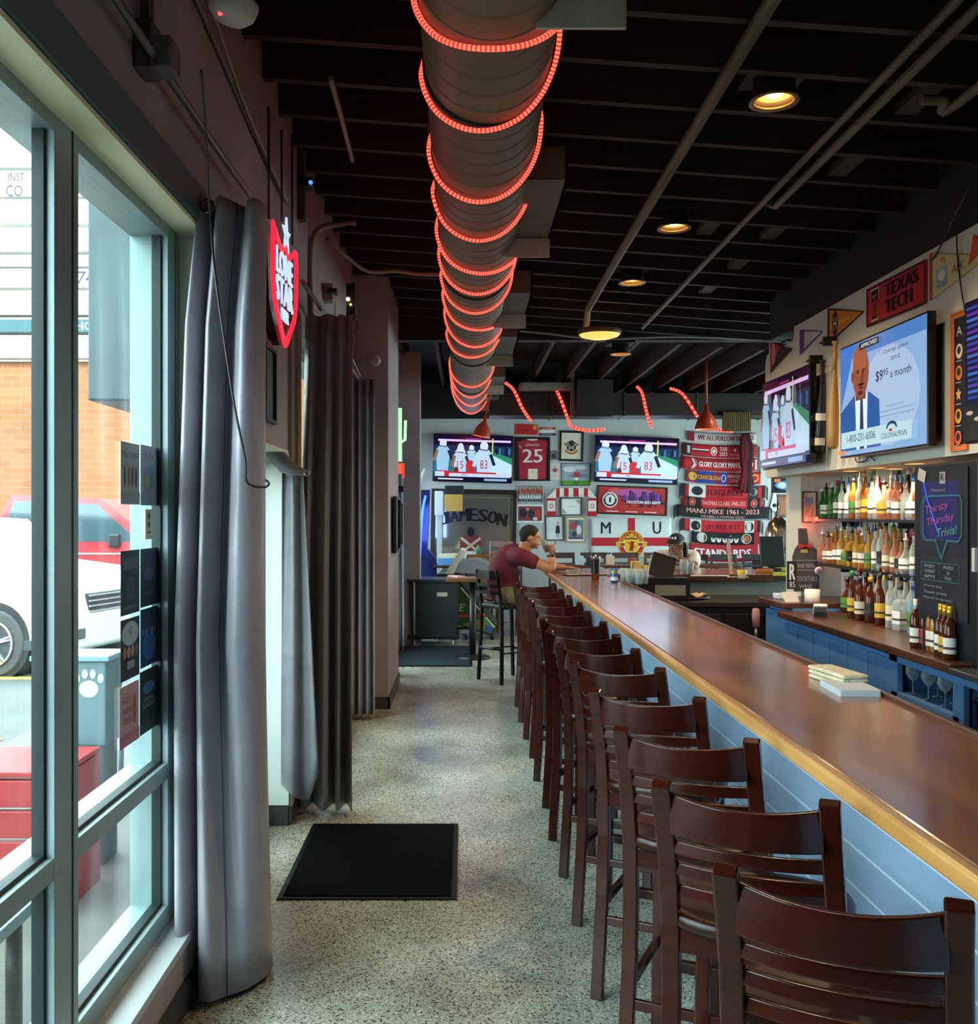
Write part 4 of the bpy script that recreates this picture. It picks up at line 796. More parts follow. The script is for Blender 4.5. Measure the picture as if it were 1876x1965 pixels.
def hbanner(q, w, h):
    q.ell(-w*.25, h*.32, w*.12, h*.14, 'e05868'); q.ell(w*.05, h*.3, w*.3, h*.16, 'c85a9a')
    rd = random.Random(4)
    for k in range(16):
        x = -w*.16+k*w*.038; hh = h*(.1+rd.random()*.32); q.rect(x, h*.0, x+w*.026, hh, ('3a2a78', '5a3aa8', '8050c8', '2a2050')[k % 4]); q.rect(x, -h*(.05+rd.random()*.25), x+w*.026, 0, ('7a1a24', '5a1420', '3a1018')[k % 3])
    q.ell(-w*.33, 0, w*.115, h*.30, 'f0eeec'); q.ell(-w*.33, 0, w*.10, h*.26, '282428'); q.ell(-w*.33, 0, w*.07, h*.19, 'f0eeec'); q.rect(-w*.345, -h*.1, -w*.315, h*.1, '1c1c20'); q.arct('MANCHESTER', -w*.33, 0, w*.085, h*.07, 'f4f4f4', PI*.93, PI*.07)
    q.rect(w*.26, -h*.13, w*.5, -h*.02, '201820'); q.text('HOUSTON RED ARMY', w*.17, -h*.06, w*.5, h*.11, 'ffffff', bold=.004)
    for k in range(3): q.rect(-w*.38+k*w*.28, -h*.46, -w*.2+k*w*.28, -h*.42, 'f0c8c8')
fr('framed red banner with a violet skyline and white round crest', (1145, 933, 1280, 988), BLK, hbanner, .022, 'c22c2a', roll=.035, cat='banner')
# cloth pieces
def cloth(label, px, base, artf, name='scarf', cat='scarf', sag=.035, roll=0, dpt=.05, tass=None, fold_=True, nw=24, kx=9, dz=.0004, group=None, wave=.45):
    (c, w_, h_) = FR(*px); t = thing(name, label, cat, (c[0], c[1]-.012, c[2]), (PI/2, roll, 0), group=group)
    f = lambda x, y: wave*(.012*math.sin(x*kx/w_*2+y*3)+.008*math.sin(x*23/w_))
    sg = lambda x: -sag*(1-(2*x/w_)**2)
    m = MB(); m.grid(lambda u, v: ((u-.5)*w_, (v-.5)*h_+sg((u-.5)*w_), .016+f((u-.5)*w_, (v-.5)*h_)), nw, 3, mat(base, .85)); m.build('cloth', t, solid=.006)
    q = Art(z=.0215, dz=dz, rough=.85, f=f); artf(q, w_, h_)
    for i, p in enumerate(q.v): q.v[i] = Vector((p.x, p.y+sg(p.x), p.z))
    q.build('pattern', t)
    if tass:
        for s_ in (-1, 1):
            m = MB()
            for k in range(8):
                y0 = h_*(-.45+.9*k/7); m.tube([(s_*w_/2, y0, .02), (s_*(w_/2+.03), y0-.015, .02), (s_*(w_/2+.045), y0-.05, .02)], .006, mat(tass, .9), n=5)
            m.build('tassel', t)
    return t
def flag(q, w, h):
    q.rect(-w/2, -h*.13, w/2, h*.06, 'c01e2c'); q.rect(-w*.045, h*.06, w*.045, h*.5, 'c01e2c'); q.rect(-w*.045, -h*.5, w*.045, -h*.13, 'c01e2c')
    q.text('M', -w*.32, h*.28, w*.12, h*.26, '15151a', bold=.006); q.text('U', w*.32, h*.28, w*.1, h*.28, '15151a', bold=.006); q.text('F', -w*.3, -h*.4, w*.09, h*.24, '15151a'); q.text('C', w*.32, -h*.4, w*.1, h*.24, '15151a')
    y = -h*.12
    q.ell(0, y+h*.02, w*.165, h*.32, 'e0b422'); q.ell(0, y+h*.02, w*.155, h*.30, 'c62a24'); q.ell(0, y+h*.02, w*.105, h*.20, 'e9e6dc'); q.rect(-w*.2, y-h*.02, w*.2, y+h*.08, 'f1f0ea'); q.rect(-w*.2, y-h*.01, w*.2, y+h*.06, 'c01e2c')
    q.poly([(-w*.085, y+h*.16), (w*.085, y+h*.16), (w*.085, y-h*.08), (0, y-h*.22), (-w*.085, y-h*.08)], 'e6bc24'); q.rect(-w*.085, y+h*.14, w*.085, y+h*.17, '8c1418'); q.poly([(-w*.05, y+h*.17), (w*.05, y+h*.17), (w*.03, y+h*.25), (-w*.03, y+h*.25)], 'd0a020')
    q.poly([(-w*.03, y-h*.12), (w*.02, y-h*.12), (w*.035, y+h*.09), (-w*.01, y+h*.1)], 'b01c20'); q.line([(-w*.05, y+h*.08), (w*.045, y-h*.04)], w*.012, 'b01c20')
    q.ell(-w*.165, y+h*.03, w*.03, h*.07, 'd8b028'); q.ell(w*.165, y+h*.03, w*.03, h*.07, 'd8b028')
    q.arct('MANCHESTER', 0, y+h*.02, w*.128, h*.085, 'f0c02a', PI*.95, PI*.05); q.arct('UNITED', 0, y+h*.02, w*.15, h*.085, 'f0c02a', PI*1.2, PI*1.8, down=True)
cloth('white and red cross flag with black letters and a red-yellow round crest', (1134, 994, 1287, 1079), 'd9dedd', flag, 'flag', 'flag', .0, .0, wave=0)
R_ = 'b91f2b'
def crest(q, x, y, r, c='f0e6e0', k=1.3): q.ring(x, y, r, r*k, r*.25, c); q.ell(x, y, r*.5, r*k*.5, c)
def s1(q, w, h): q.rect(-w*.5, -h*.5, -w*.4, h*.5, '7a1c28'); q.text('WE ALL FOLLOW UNITED', w*.05, 0, w*.8, h*.5, '6a1420', bold=.004)
def s2(q, w, h): q.rect(-w*.48, -h*.45, -w*.4, h*.45, '181a20'); q.rect(-w*.46, -h*.3, -w*.42, h*.3, 'c0b8b0'); q.rect(-w*.39, h*.02, -w*.16, h*.1, 'f0e8e4'); q.rect(-w*.39, -h*.1, -w*.16, -h*.02, '181a20'); crest(q, -w*.09, 0, w*.045); q.text('TOUR', w*.04, h*.2, w*.1, h*.3, 'f4ece8'); q.text('2023', w*.04, -h*.2, w*.1, h*.3, 'f4ece8'); q.ell(w*.2, h*.12, w*.015, h*.12, 'f4ece8'); q.text('Snapdragon', w*.2, -h*.25, w*.14, h*.12, 'e8c8c8')
def s3(q, w, h): q.poly([(-w*.38, h*.4), (-w*.34, h*.4), (-w*.3, 0), (-w*.34, -h*.4), (-w*.38, -h*.4), (-w*.34, 0)], 'f0e8e4'); q.poly([(-w*.36, h*.4), (-w*.345, h*.4), (-w*.305, 0), (-w*.345, -h*.4), (-w*.36, -h*.4), (-w*.32, 0)], '1a1a20'); q.text('GLORY GLORY MAN UNITED', w*.08, 0, w*.72, h*.4, 'f4ece8', bold=.004); q.rect(w*.465, -h*.4, w*.49, h*.4, 'e8dcc8')
def s4(q, w, h):
    q.rect(-w*.5, -h*.5, 0, h*.5, '8a1c3c'); q.rect(-w*.36, h*.2, -w*.12, h*.5, '2a3a8c'); q.rect(-w*.36, -h*.5, -w*.12, -h*.2, '2a3a8c'); q.ell(-w*.42, 0, w*.055, h*.36, 'd8a838'); q.ell(-w*.42, 0, w*.035, h*.22, '2a3a8c'); q.text('FCBARCELONA', -w*.2, 0, w*.34, h*.34, 'e8b83c')
    q.rect(-w*.04, -h*.5, w*.04, h*.5, '2848a0'); q.ring(0, 0, w*.03, h*.3, w*.01, 'e0e8f8'); q.text('MANCHESTER', w*.2, h*.18, w*.3, h*.27, 'f0dcd8'); q.text('UNITED', w*.2, -h*.18, w*.2, h*.27, 'f0dcd8'); q.ell(w*.42, 0, w*.05, h*.34, 'd8a838'); q.ell(w*.42, 0, w*.035, h*.22, 'b81c24')
def s5(q, w, h): q.rect(-w*.42, -h*.5, -w*.22, h*.5, 'd8d4ce'); q.ell(-w*.32, 0, w*.07, h*.36, '28262c'); q.rect(w*.3, -h*.5, w*.42, h*.5, '2a282e'); q.ell(w*.36, 0, w*.05, h*.3, '908c8c'); q.text('FERGUSON', w*.02, -h*.05, w*.42, h*.5, '5a0c14', bold=.006); q.rect(-w*.5, -h*.5, -w*.46, h*.5, '1c1a20'); q.rect(w*.47, -h*.5, w*.5, h*.5, '1c1a20')
def s6(q, w, h): q.rect(-w*.46, -h*.5, -w*.28, h*.5, '18161c'); q.rect(w*.32, -h*.5, w*.48, h*.5, '18161c'); crest(q, -w*.39, 0, w*.04, 'e86a58'); crest(q, w*.4, 0, w*.04, 'e86a58'); q.text('THOMAS CLARE 1945-202', w*.01, 0, w*.56, h*.38, 'f0b0a8')
def s7(q, w, h): q.text('MANU MIKE 1961 - 2023', 0, h*.14, w*.78, h*.38, 'e8a49c', bold=.003); q.text('WE NEED A POPPING GOAL!', 0, -h*.28, w*.48, h*.18, 'd89a94'); q.rect(-w*.48, -h*.46, w*.48, -h*.43, 'c8c4c4')
def s8(q, w, h): q.rect(-w*.4, -h*.5, -w*.26, h*.5, 'd4d0ca'); q.ell(-w*.33, 0, w*.06, h*.4, '1c1c22'); q.text('SH', -w*.33, 0, w*.06, h*.34, 'e0dcd8'); q.rect(w*.3, -h*.5, w*.42, h*.5, 'd4d0ca'); q.ell(w*.36, 0, w*.055, h*.4, '1c1c22'); q.text('HE', w*.36, 0, w*.05, h*.3, 'e0dcd8'); q.text('GEORGE BEST', w*.02, 0, w*.44, h*.36, '6a0c16', bold=.003); q.rect(-w*.5, -h*.5, -w*.47, h*.5, '1a181e'); q.rect(w*.47, -h*.5, w*.5, h*.5, '1a181e')
def s9(q, w, h):
    for s_ in (-1, 1): q.ell(-.02*w+s_*w*.33, 0, w*.075, h*.42, 'd0ccc8'); q.ell(-.02*w+s_*w*.33, 0, w*.062, h*.35, '201e22'); q.ell(-.02*w+s_*w*.33, 0, w*.045, h*.27, 'c86a38')
    for k in range(5): q.ell(-w*.18+k*w*.085, -h*.02, w*.035, h*.3, 'd8d4d0'); q.ell(-w*.18+k*w*.085, h*.16, w*.036, h*.16, '18181c'); q.rect(-w*.2+k*w*.085, -h*.08, -w*.16+k*w*.085, -h*.02, '302e32')
    q.rect(w*.42, -h*.5, w*.5, h*.5, 'a81c28')
def s10(q, w, h): q.text('STANDARDS', -.02*w, 0, w*.82, h*.48, 'eceaee', bold=.012); q.rect(-w*.4, -h*.5, w*.46, -h*.46, 'e8e4e8')
for px, base, fn, lb, ts, rl_ in (((1318, 829, 1450, 847), 'c9b7b5', s1, 'pale scarf with dark red lettering at the top of the scarf wall', None, .03), ((1312, 851, 1450, 875), R_, s2, 'red scarf with a round crest and TOUR 2023 lettering', '1a1a20', .03),
    ((1308, 877, 1452, 901), R_, s3, 'red scarf with white chevron and GLORY GLORY lettering', '4a0c14', .035), ((1316, 903, 1458, 926), R_, s4, 'red, blue and claret scarf with two round club crests', None, .035),
    ((1308, 929, 1466, 953), R_, s5, 'red scarf with dark lettering between two grey portrait patches', '1a1a20', .03), ((1311, 953, 1460, 973), R_, s6, 'red scarf with black ends and pink THOMAS CLARE lettering', '5a0c14', .03),
    ((1297, 970, 1474, 994), '17151a', s7, 'black scarf with pink MANU MIKE lettering', '17151a', .03), ((1308, 996, 1457, 1019), R_, s8, 'red scarf with dark lettering between two black and white patches', '1a1a20', .03),
    ((1326, 1019, 1455, 1042), '1b191d', s9, 'black scarf with a row of white faces between two round badges', None, .03), ((1322, 1042, 1453, 1076), 'ac2430', s10, 'red scarf with large white STANDARDS lettering at the bottom', None, .02)):
    cloth(lb, px, base, fn, sag=.03, roll=rl_, tass=ts, group=None)
t = thing('scarf', 'dark red and black scarves knotted and hanging over the scarf rows', 'scarf', P(1430, 890, 14.55))
m = MB(); rd = random.Random(3)
for k in range(9):
    x = rd.uniform(-.09, .09); pts = rsmooth([(x*.5, 0, .42+rd.uniform(-.03, .05)), (x+rd.uniform(-.05, .05), -.02, .2), (x*.8, -.03, -.1), (x*1.6, 0, -.3-rd.uniform(0, .15))], 5)
    m.tube(pts, [.04, .045]*int(len(pts)/2)+[.03]*(len(pts) % 2), mat(('5c1018', '1c1216', '7c1a22', '2a0c12')[k % 4], .9), n=8)
m.build('cloth', t)
# striped bar scarf draped around the certificate
t = thing('scarf', 'red and white bar scarf draped over the top and sides of the certificate', 'scarf', (PX(1096, YF), YF-.02, PZ(960, YF)), (PI/2, 0, 0))
def pxl(x, y): return ((x-1096)/F*YF, (960-y)/F*YF)
q = Art(z=.03, rough=.85); segs = [(1066, 1073), (1073, 1081), (1081, 1090), (1090, 1099), (1099, 1109), (1109, 1119), (1119, 1127)]
for i, (a, b_) in enumerate(segs):
    c = 'b8202c' if i % 2 == 0 else 'e9e4d6'; A, B, C, D = pxl(a, 953 if a > 1070 else 956), pxl(b_, 953), pxl(b_, 937+abs(b_-1096)*.0), pxl(a, 937); q.poly([A, B, C, D], c)
q.poly([pxl(1048, 956), pxl(1066, 956), pxl(1066, 937), pxl(1060, 944)], 'e9e4d6'); q.poly([pxl(1127, 937), pxl(1127, 953), pxl(1143, 956), pxl(1134, 944)], 'e9e4d6')
for x0 in (1048, 1126): q.poly([pxl(x0, 956), pxl(x0, 991), pxl(x0+18, 991), pxl(x0+18, 956)], 'b8202c'); a = pxl(x0+9, 971); q.rect(a[0]-.06, a[1]-.08, a[0]+.06, a[1]+.08, 'e8dcd8'); q.ring(a[0], a[1], .03, .035, .01, 'a03038')
q.build('cloth', t, solid=.012)
# big bar mirror with lettering
(c, w_, h_) = FR(826, 939, 990, 1132, YF); t = thing('mirror', 'large dark-framed bar mirror with curved black lettering and a crest', 'mirror', c, (PI/2, .02, 0)); a, b_ = w_/2, h_/2; fm = mat('2b1c18', .4)
MB().bx(-a, a, b_-.07, b_, 0, .04, fm).bx(-a, a, -b_, -b_+.07, 0, .04, fm).bx(-a, -a+.07, -b_+.07, b_-.07, 0, .04, fm).bx(a-.07, a, -b_+.07, b_-.07, 0, .04, fm).build('frame', t, bev=.006)
q = Art(z=.012, rough=.4); q.bx(-a+.06, a-.06, -b_+.06, b_-.06, 0, .012, mat('b4ae9e', .08, .72)); gd = mat('b59a5c', .3, .6)
q.line([(-a+.12, b_-.12), (a-.12, b_-.12)], .012, gd); q.line([(a-.12, b_-.12), (a-.12, -b_+.12)], .012, gd)
for i, ch in enumerate('JAMESON'):
    u = -.42+i*.145; q.text(ch, u-.02, .38-.35*abs(u)**2*1.0, .13, .19, '0c0a08', rot=-u*.35, bold=.022)
q.poly([(-.2, .05), (.12, .05), (.12, -.12), (-.04, -.26), (-.2, -.12)], '8c3a24'); q.line([(-.18, .02), (.1, -.2)], .04, 'd8cba8'); q.line([(.1, .02), (-.18, -.2)], .04, 'd8cba8'); q.ell(-.04, -.3, .28, .05, 'a8925a'); q.ell(-.04, .12, .06, .07, '1c1a18')
q.text('IRISH WHISKEY', -.04, -.52, .8, .09, '2a241c'); q.build('mirror_glass', t)

win_l = thing('window_6', None, None); win_l['kind'] = 'structure'
MB().bx(5.62, 5.7, 9.0, 14.2, .8, .86, M_ALU).bx(5.62, 5.7, 9.0, 14.2, 2.64, 2.7, M_ALU).bx(5.62, 5.7, 10.7, 10.78, .8, 2.7, M_ALU).bx(5.62, 5.7, 12.4, 12.48, .8, 2.7, M_ALU).build('window_frame', win_l)
MB().bx(5.65, 5.656, 9.0, 14.2, .84, 2.66, pane()).build('window_glass', win_l)
# ================================================================ right soffit: televisions, bats, pennants, banners
def ad(q, w, h):
    q.rect(-w/2, -h/2, w/2, h/2, '86acd8'); q.ell(w*.1, -h*.05, w*.34, h*.42, 'a3bedd'); q.rect(-w/2, h*.38, w/2, h/2, '4a7cc0'); q.poly([(-w/2, -h*.1), (-w*.3, h*.5), (-w/2, h*.5)], '3a78c8')
    q.poly([(-w*.5, -h*.46), (-w*.5, -h*.1), (-w*.3, h*.04), (-w*.12, h*.03), (w*.0, -h*.06), (w*.02, -h*.46)], '1c56a0'); q.poly([(-w*.28, -h*.46), (-w*.3, h*.03), (-w*.14, h*.03), (-w*.15, -h*.46)], 'd8ecf8'); q.poly([(-w*.24, -h*.46), (-w*.23, 0), (-w*.2, 0), (-w*.18, -h*.46)], '302850')
    q.rect(-w*.29, -h*.02, -w*.16, h*.08, '6a3a28'); q.ell(-w*.225, h*.23, w*.105, h*.24, '8a4e36'); q.ell(-w*.235, h*.33, w*.09, h*.14, '9c5a40'); q.ell(-w*.33, h*.2, w*.015, h*.05, '7a422e'); q.rect(-w*.28, h*.24, -w*.24, h*.25, '20120e'); q.rect(-w*.2, h*.24, -w*.16, h*.25, '20120e'); q.ell(-w*.2, h*.17, w*.018, h*.05, '6a3826'); q.ell(-w*.215, h*.115, w*.04, h*.012, '1c1210'); q.ell(-w*.215, h*.085, w*.03, h*.012, '5a2420'); q.ell(-w*.22, h*.04, w*.03, h*.02, '3a2018'); q.ell(-w*.25, h*.225, w*.014, h*.01, '180e0c'); q.ell(-w*.185, h*.225, w*.014, h*.01, '180e0c')
    q.rect(-w*.23, h*.42, w*.01, h*.48, '182028'); q.text('APPROVED', -w*.11, h*.45, w*.2, h*.035, 'e8f4f8')
    q.text('Coverage options', w*.2, h*.32, w*.27, h*.045, '1c2c44'); q.text('start at', w*.2, h*.25, w*.1, h*.035, '1c2c44'); q.text('$9', w*.02, h*.13, w*.08, h*.1, '101c34', bold=.003); q.text('.95', w*.09, h*.15, w*.07, h*.055, '101c34'); q.text('a month', w*.26, h*.12, w*.22, h*.065, '101c34')
    q.text('No cost to you ever', w*.2, -h*.14, w*.2, h*.02, '4c6484'); q.text('Premiums based on coverage option you select', w*.2, -h*.18, w*.42, h*.02, '4c6484'); q.text('Coverage amounts based on age and gender', w*.2, -h*.22, w*.42, h*.02, '4c6484')
    q.poly([(-w*.46, -h*.44), (w*.38, -h*.44), (w*.38, -h*.29), (-w*.46, -h*.29)], 'b6d8e0'); q.text('1-800-231-6006', -w*.2, -h*.355, w*.36, h*.07, '101820'); q.text('COLONIALPENN', w*.19, -h*.385, w*.28, h*.045, '1c3c60'); q.ring(w*.17, -h*.33, w*.06, h*.06, w*.015, '1c3c60', a0=0, a1=PI); q.ell(w*.16, -h*.345, w*.02, h*.012, 'c03040'); q.rect(-w*.49, -h*.49, -w*.4, -h*.455, 'e88850')
def rtv(label, y0, y1, z0, z1, X, artf, emit=1.0):
    return tv(label, (2.55, (y0+y1)/2, (z0+z1)/2), RGT, y1-y0, z1-z0, artf, emit, gap=2.55-X-.045)
rtv('large television on the right soffit showing a man in a blue suit', 5.06, 6.24, 2.005, 2.715, 2.435, ad, 1.0)
rtv('television on the right soffit showing football players, farthest of the three', 6.74, 7.82, 2.0, 2.70, 2.42, football, .75)
def menu(q, w, h):
    q.rect(-w/2, -h/2, w/2, h/2, '0e1838')
    for k in range(16): q.rect(-w*.48, -h*.2+h*.043*k, -w*.1-w*.2*((k*7) % 3)/3, -h*.2+h*.043*k+h*.022, ('2848a0', '3a70c8', '5a3aa8')[k % 3])
    q.rect(-w*.5, -h*.5, w*.5, -h*.25, '2a2622'); [q.ell(-w*.45+k*w*.07, -h*.3-(k % 3)*h*.05, w*.03, h*.015, 'c8b8a8') for k in range(8)]
rtv('television with a blue menu list, nearest of the three on the right soffit', 3.62, 4.68, 1.985, 2.67, 2.43, menu, .8)
def rpt(x, y, X=2.548): return W(x, y, X)
def bat(label, xt, yt, xb, yb, c1, c2, black=False):
    a = rpt(xb, yb, 2.47); b_ = rpt(xt, yt, 2.47); b_.y = a.y+(b_.y-a.y)*.6; L_ = (b_-a).length; t = thing('baseball_bat', label, 'baseball bat', a); d = (b_-a).normalized(); rot = d.to_track_quat('Z', 'Y').to_euler(); t.rotation_euler = rot
    prof = [(1e-4, 0), (.02, .003), (.033, .02), (.034, .2*L_), (.031, .4*L_), (.02, .62*L_), (.014, .72*L_), (.0135, .96*L_), (.022, .975*L_), (.022, .995*L_), (1e-4, L_)]
    MB().lathe(prof, c1, n=20).build('barrel', t); MB().lathe([(.0142, .73*L_), (.0142, .95*L_)], c2, n=20).build('grip', t)
    for s_, z in ((1, .06), (-1, .93)): pass
    return t
b1 = bat('black baseball bat hung upright between the two right televisions', 1583, 688, 1572, 868, mat('141416', .3), mat('2a1c16', .7)); MB().lathe([(.0345, .22), (.0345, .27)], mat('d8d8d4', .5), n=20, cap=False).build('band', b1); MB().lathe([(.0345, .05), (.0345, .1)], mat('cfc8b8', .5), n=20, cap=False).build('band', b1)
b2 = bat('pale wooden baseball bat hung upright beside the large right television', 1606, 652, 1598, 862, noisy('b98a4a', 'd0a462', (20, 20, 3), .35), mat('c08e4a', .4))
for i, (x, y, nm) in enumerate(((1577, 690, 'black'), (1604, 655, 'pale'))):
    p = rpt(x, y); MB().bx(-.09, 0, -.012, .012, -.03, .03, mat('16151a', .4)).bx(-.1, -.075, -.05, .05, -.012, .0, mat('16151a', .4)).build('bat_bracket', loc=p, label='black wall bracket holding the %s baseball bat' % nm, cat='bracket')
def pennant(label, px, base, edge, artf=None, name='pennant', tri=True):
    # px: (x_left,ytop,ybot), (x_right,ytop,ybot)
    (xl, yt, yb), (xr, ytr, ybr) = px; A = rpt(xl, yt); B = rpt(xl, yb); C = rpt(xr, ytr); D = rpt(xr, ybr)
    c = (A+B+C+D)/4; t = thing(name, label, 'pennant' if tri else 'banner', (2.546, c.y, c.z), RGT)
    L_ = lambda p: (-(p.y-c.y), p.z-c.z)
    a, b_, c2, d = L_(A), L_(B), L_(C), L_(D); wv = lambda x, y: .004*math.sin(x*14)
    pts = [b_, d, c2, a] if not tri else [b_, ((c2[0]+d[0])/2, (c2[1]+d[1])/2), a]
    q = Art(rough=.8); q.prism(pts, .002, .006, base); q.z = .0062
    if artf: artf(q, a, b_, c2, d)
    q.build('cloth', t)
    if edge: m = MB(); w2 = .012; m.prism([(a[0]-w2, a[1]), (a[0]+w2, a[1]), (b_[0]+w2, b_[1]), (b_[0]-w2, b_[1])], .006, .011, edge); m.build('binding', t)
    return t
def lerp(a, b_, t): return (a[0]*(1-t)+b_[0]*t, a[1]*(1-t)+b_[1]*t)
def p1(q, a, b_, c, d): m_ = lerp(a, b_, .5); tip = lerp(c, d, .5); q.poly([lerp(a, tip, .5), tip, b_], '2a1a1c'); q.ell(m_[0]+.09, m_[1]+.02, .05, .09, 'd89090')
pennant('red and black pennant lowest on the right wall', ((1479, 658, 716), (1521, 668, 672)), mat('b8282c', .8), mat('e0d8c8', .8), p1)
def p2(q, a, b_, c, d): tip = lerp(c, d, .5); q.poly([lerp(a, b_, .92), lerp(lerp(a, b_, .5), tip, .96), lerp(a, b_, .08)], 'e6e0da'); q.poly([lerp(a, tip, .0), lerp(a, tip, .22), lerp(b_, tip, .22), b_], '6a3a8c'); m_ = lerp(lerp(a, b_, .5), tip, .4); q.text('LSU', m_[0], m_[1], .13, .09, 'b09ab8', rot=.0)
pennant('purple and white pennant between the red pennant and the orange one', ((1536, 633, 681), (1579, 634, 638)), mat('6a3a8c', .8), None, p2)
def p3(q, a, b_, c, d):
    tip = lerp(c, d, .5); q.poly([lerp(a, b_, .95), lerp(lerp(a, b_, .5), tip, .97), lerp(a, b_, .05)], 'e08a28'); q.poly([lerp(a, b_, .6), lerp(lerp(a, b_, .5), tip, .97), lerp(a, b_, .45)], 'f0b030'); m_ = lerp(lerp(a, b_, .5), tip, .2)
    q.ell(m_[0], m_[1], .055, .1, '1c1a2c'); q.ring(m_[0], m_[1], .05, .09, .008, 'd07028'); q.text('H', m_[0], m_[1], .05, .09, 'f0ece4')
pennant('orange pennant with a dark round badge and white letter H', ((1592, 592, 660), (1659, 595, 600)), mat('22203a', .8), mat('1c1a2c', .8), p3)
def p4(q, a, b_, c, d):
    def at(u, v): return lerp(lerp(b_, d, u), lerp(a, c, u), v)
    q.line([at(.02, .03), at(.98, .03), at(.98, .97), at(.02, .97), at(.02, .03)], .014, '1a1214')
    x, y = at(.17, .5); r = math.atan2(d[1]-b_[1], d[0]-b_[0])*0
    for (w1, h1, c1) in ((.12, .20, 'e8dcc8'), (.105, .18, '241618')): q.rect(x-w1/2, y+h1*.12, x+w1/2, y+h1*.5, c1); q.rect(x-w1*.22, y-h1*.5, x+w1*.22, y+h1*.2, c1); q.rect(x-w1*.4, y-h1*.5, x+w1*.4, y-h1*.36, c1)
    q.rect(x-.035, y+.045, x+.035, y+.06, 'd03030'); q.rect(x-.008, y-.07, x+.008, y+.05, 'd03030')
    x, y = at(.62, .72); q.text('TEXAS', x, y, .42, .082, '1c1012', bold=.012); x, y = at(.58, .32); q.text('TECH', x, y, .34, .082, '1c1012', bold=.012)
pennant('red banner with a double T emblem and black lettering', ((1664, 556, 629), (1779, 497, 583)), mat('c8242a', .8), None, p4, 'wall_banner', False)
def p5(q, a, b_, c, d):
    tip = lerp(c, d, .5); m_ = lerp(lerp(a, b_, .5), tip, .22); q.rect(m_[0]-.07, m_[1]-.075, m_[0]+.05, m_[1]+.03, '8fbede'); q.text('OILERS', m_[0]-.01, m_[1]-.06, .10, .022, 'd86a50'); q.ell(m_[0]-.01, m_[1]-.01, .04, .03, 'f0e8d8'); q.ring(m_[0], m_[1]+.055, .025, .025, .008, 'd86a50', a0=-.5, a1=2.6); m2 = lerp(lerp(a, b_, .5), tip, .5); q.text('AFC', m2[0], m2[1], .12, .04, '8c8474', rot=.0)
pennant('cream pennant with a light blue patch and red trim at the upper right', ((1789, 487, 576), (1900, 480, 500)), mat('dcc896', .8), mat('c84a30', .8), p5)
a = rpt(1867, 487); MB().prism([(-.03, -.05), (.14, .0), (.02, .09)], .002, .008, mat('d8582a', .8)).build('pennant', loc=(2.546, a.y, a.z), rot=RGT, label='small orange pennant at the far right edge', cat='pennant')
def lb(q, w, h):
    q.rect(-w*.36, -h*.47, w*.4, h*.47, '1a1a2a'); q.text('A', 0, h*.37, w*.4, h*.07, 'e0dcd0')
    for k, c in enumerate(('e8dcc0', 'e07a3a', 'd8b070', 'd8a838', 'd86a40')): 
        y = h*(.22-.16*k)
        if k == 2: q.poly([(w*.22*math.cos(PI/2+j*PI/5)*(1 if j % 2 == 0 else .45), y+w*.26*math.sin(PI/2+j*PI/5)*(1 if j % 2 == 0 else .45)) for j in range(10)], c)
        else: q.ell(0, y, w*.24, h*.055, c); q.ell(0, y+.005, w*.13, h*.03, '2a2438')
        q.rect(-w*.2, y-h*.075, w*.2, y-h*.068, 'b8b0a0')
A = rpt(1826, 600); B = rpt(1858, 852); 
frame('wall_banner', 'narrow orange-edged dark banner with a column of round logos', (2.548, (A.y+B.y)/2, 2.33), RGT, A.y-B.y, .72, mat('e07838', .6), lb, fw=.012, dp=.01, mat_='e07838', cat='banner')
wire('hanging_cable', [rpt(1835, 430, 2.53), rpt(1836, 480, 2.53), rpt(1842, 540, 2.53), rpt(1850, 590, 2.53), rpt(1862, 640, 2.53)], .004, mat('1a1412', .5), 'thin black cable hanging down the right wall to the nearest television', 'cable')
wire('hanging_cable', [rpt(1862, 450, 2.54)+Vector((0, 0, .25)), rpt(1800, 480, 2.53), rpt(1783, 500, 2.53)], .005, mat('3a302a', .5), 'dark cable running down beside the red banner', 'cable')
wire('hanging_cable', [rpt(1640, 868, 2.53), rpt(1643, 886, 2.53), rpt(1660, 884, 2.53), rpt(1668, 876, 2.53), rpt(1678, 884, 2.53)], .004, mat('2a2420', .5), 'looped cable poking out beneath the large right television', 'cable')
# soffit down lights
for i, (x, y, X) in enumerate(((1632, 905, 2.72), (1682, 898, 2.70), (1716, 903, 2.88), (1754, 890, 2.70))):
    p = W(x, y, X); p.z = 1.95
    t = thing('soffit_light', 'warm downlight over the bottle shelves, %s from the left' % ('first', 'second', 'third', 'fourth')[i], 'ceiling light', p)
    MB().lathe([(.062, -.001), (.075, -.006), (.078, 0)], mat('c9a070', .4), n=24, cap=False).build('trim_ring', t); MB().lathe([(1e-4, -.003), (.061, -.003)], mat('ffc070', emit=3), n=24).build('bulb', t)
    lamp('soffit_glow', 'SPOT', p+Vector((0, 0, -.02)), 16, (1, .80, .58), .04, spot=2.6)
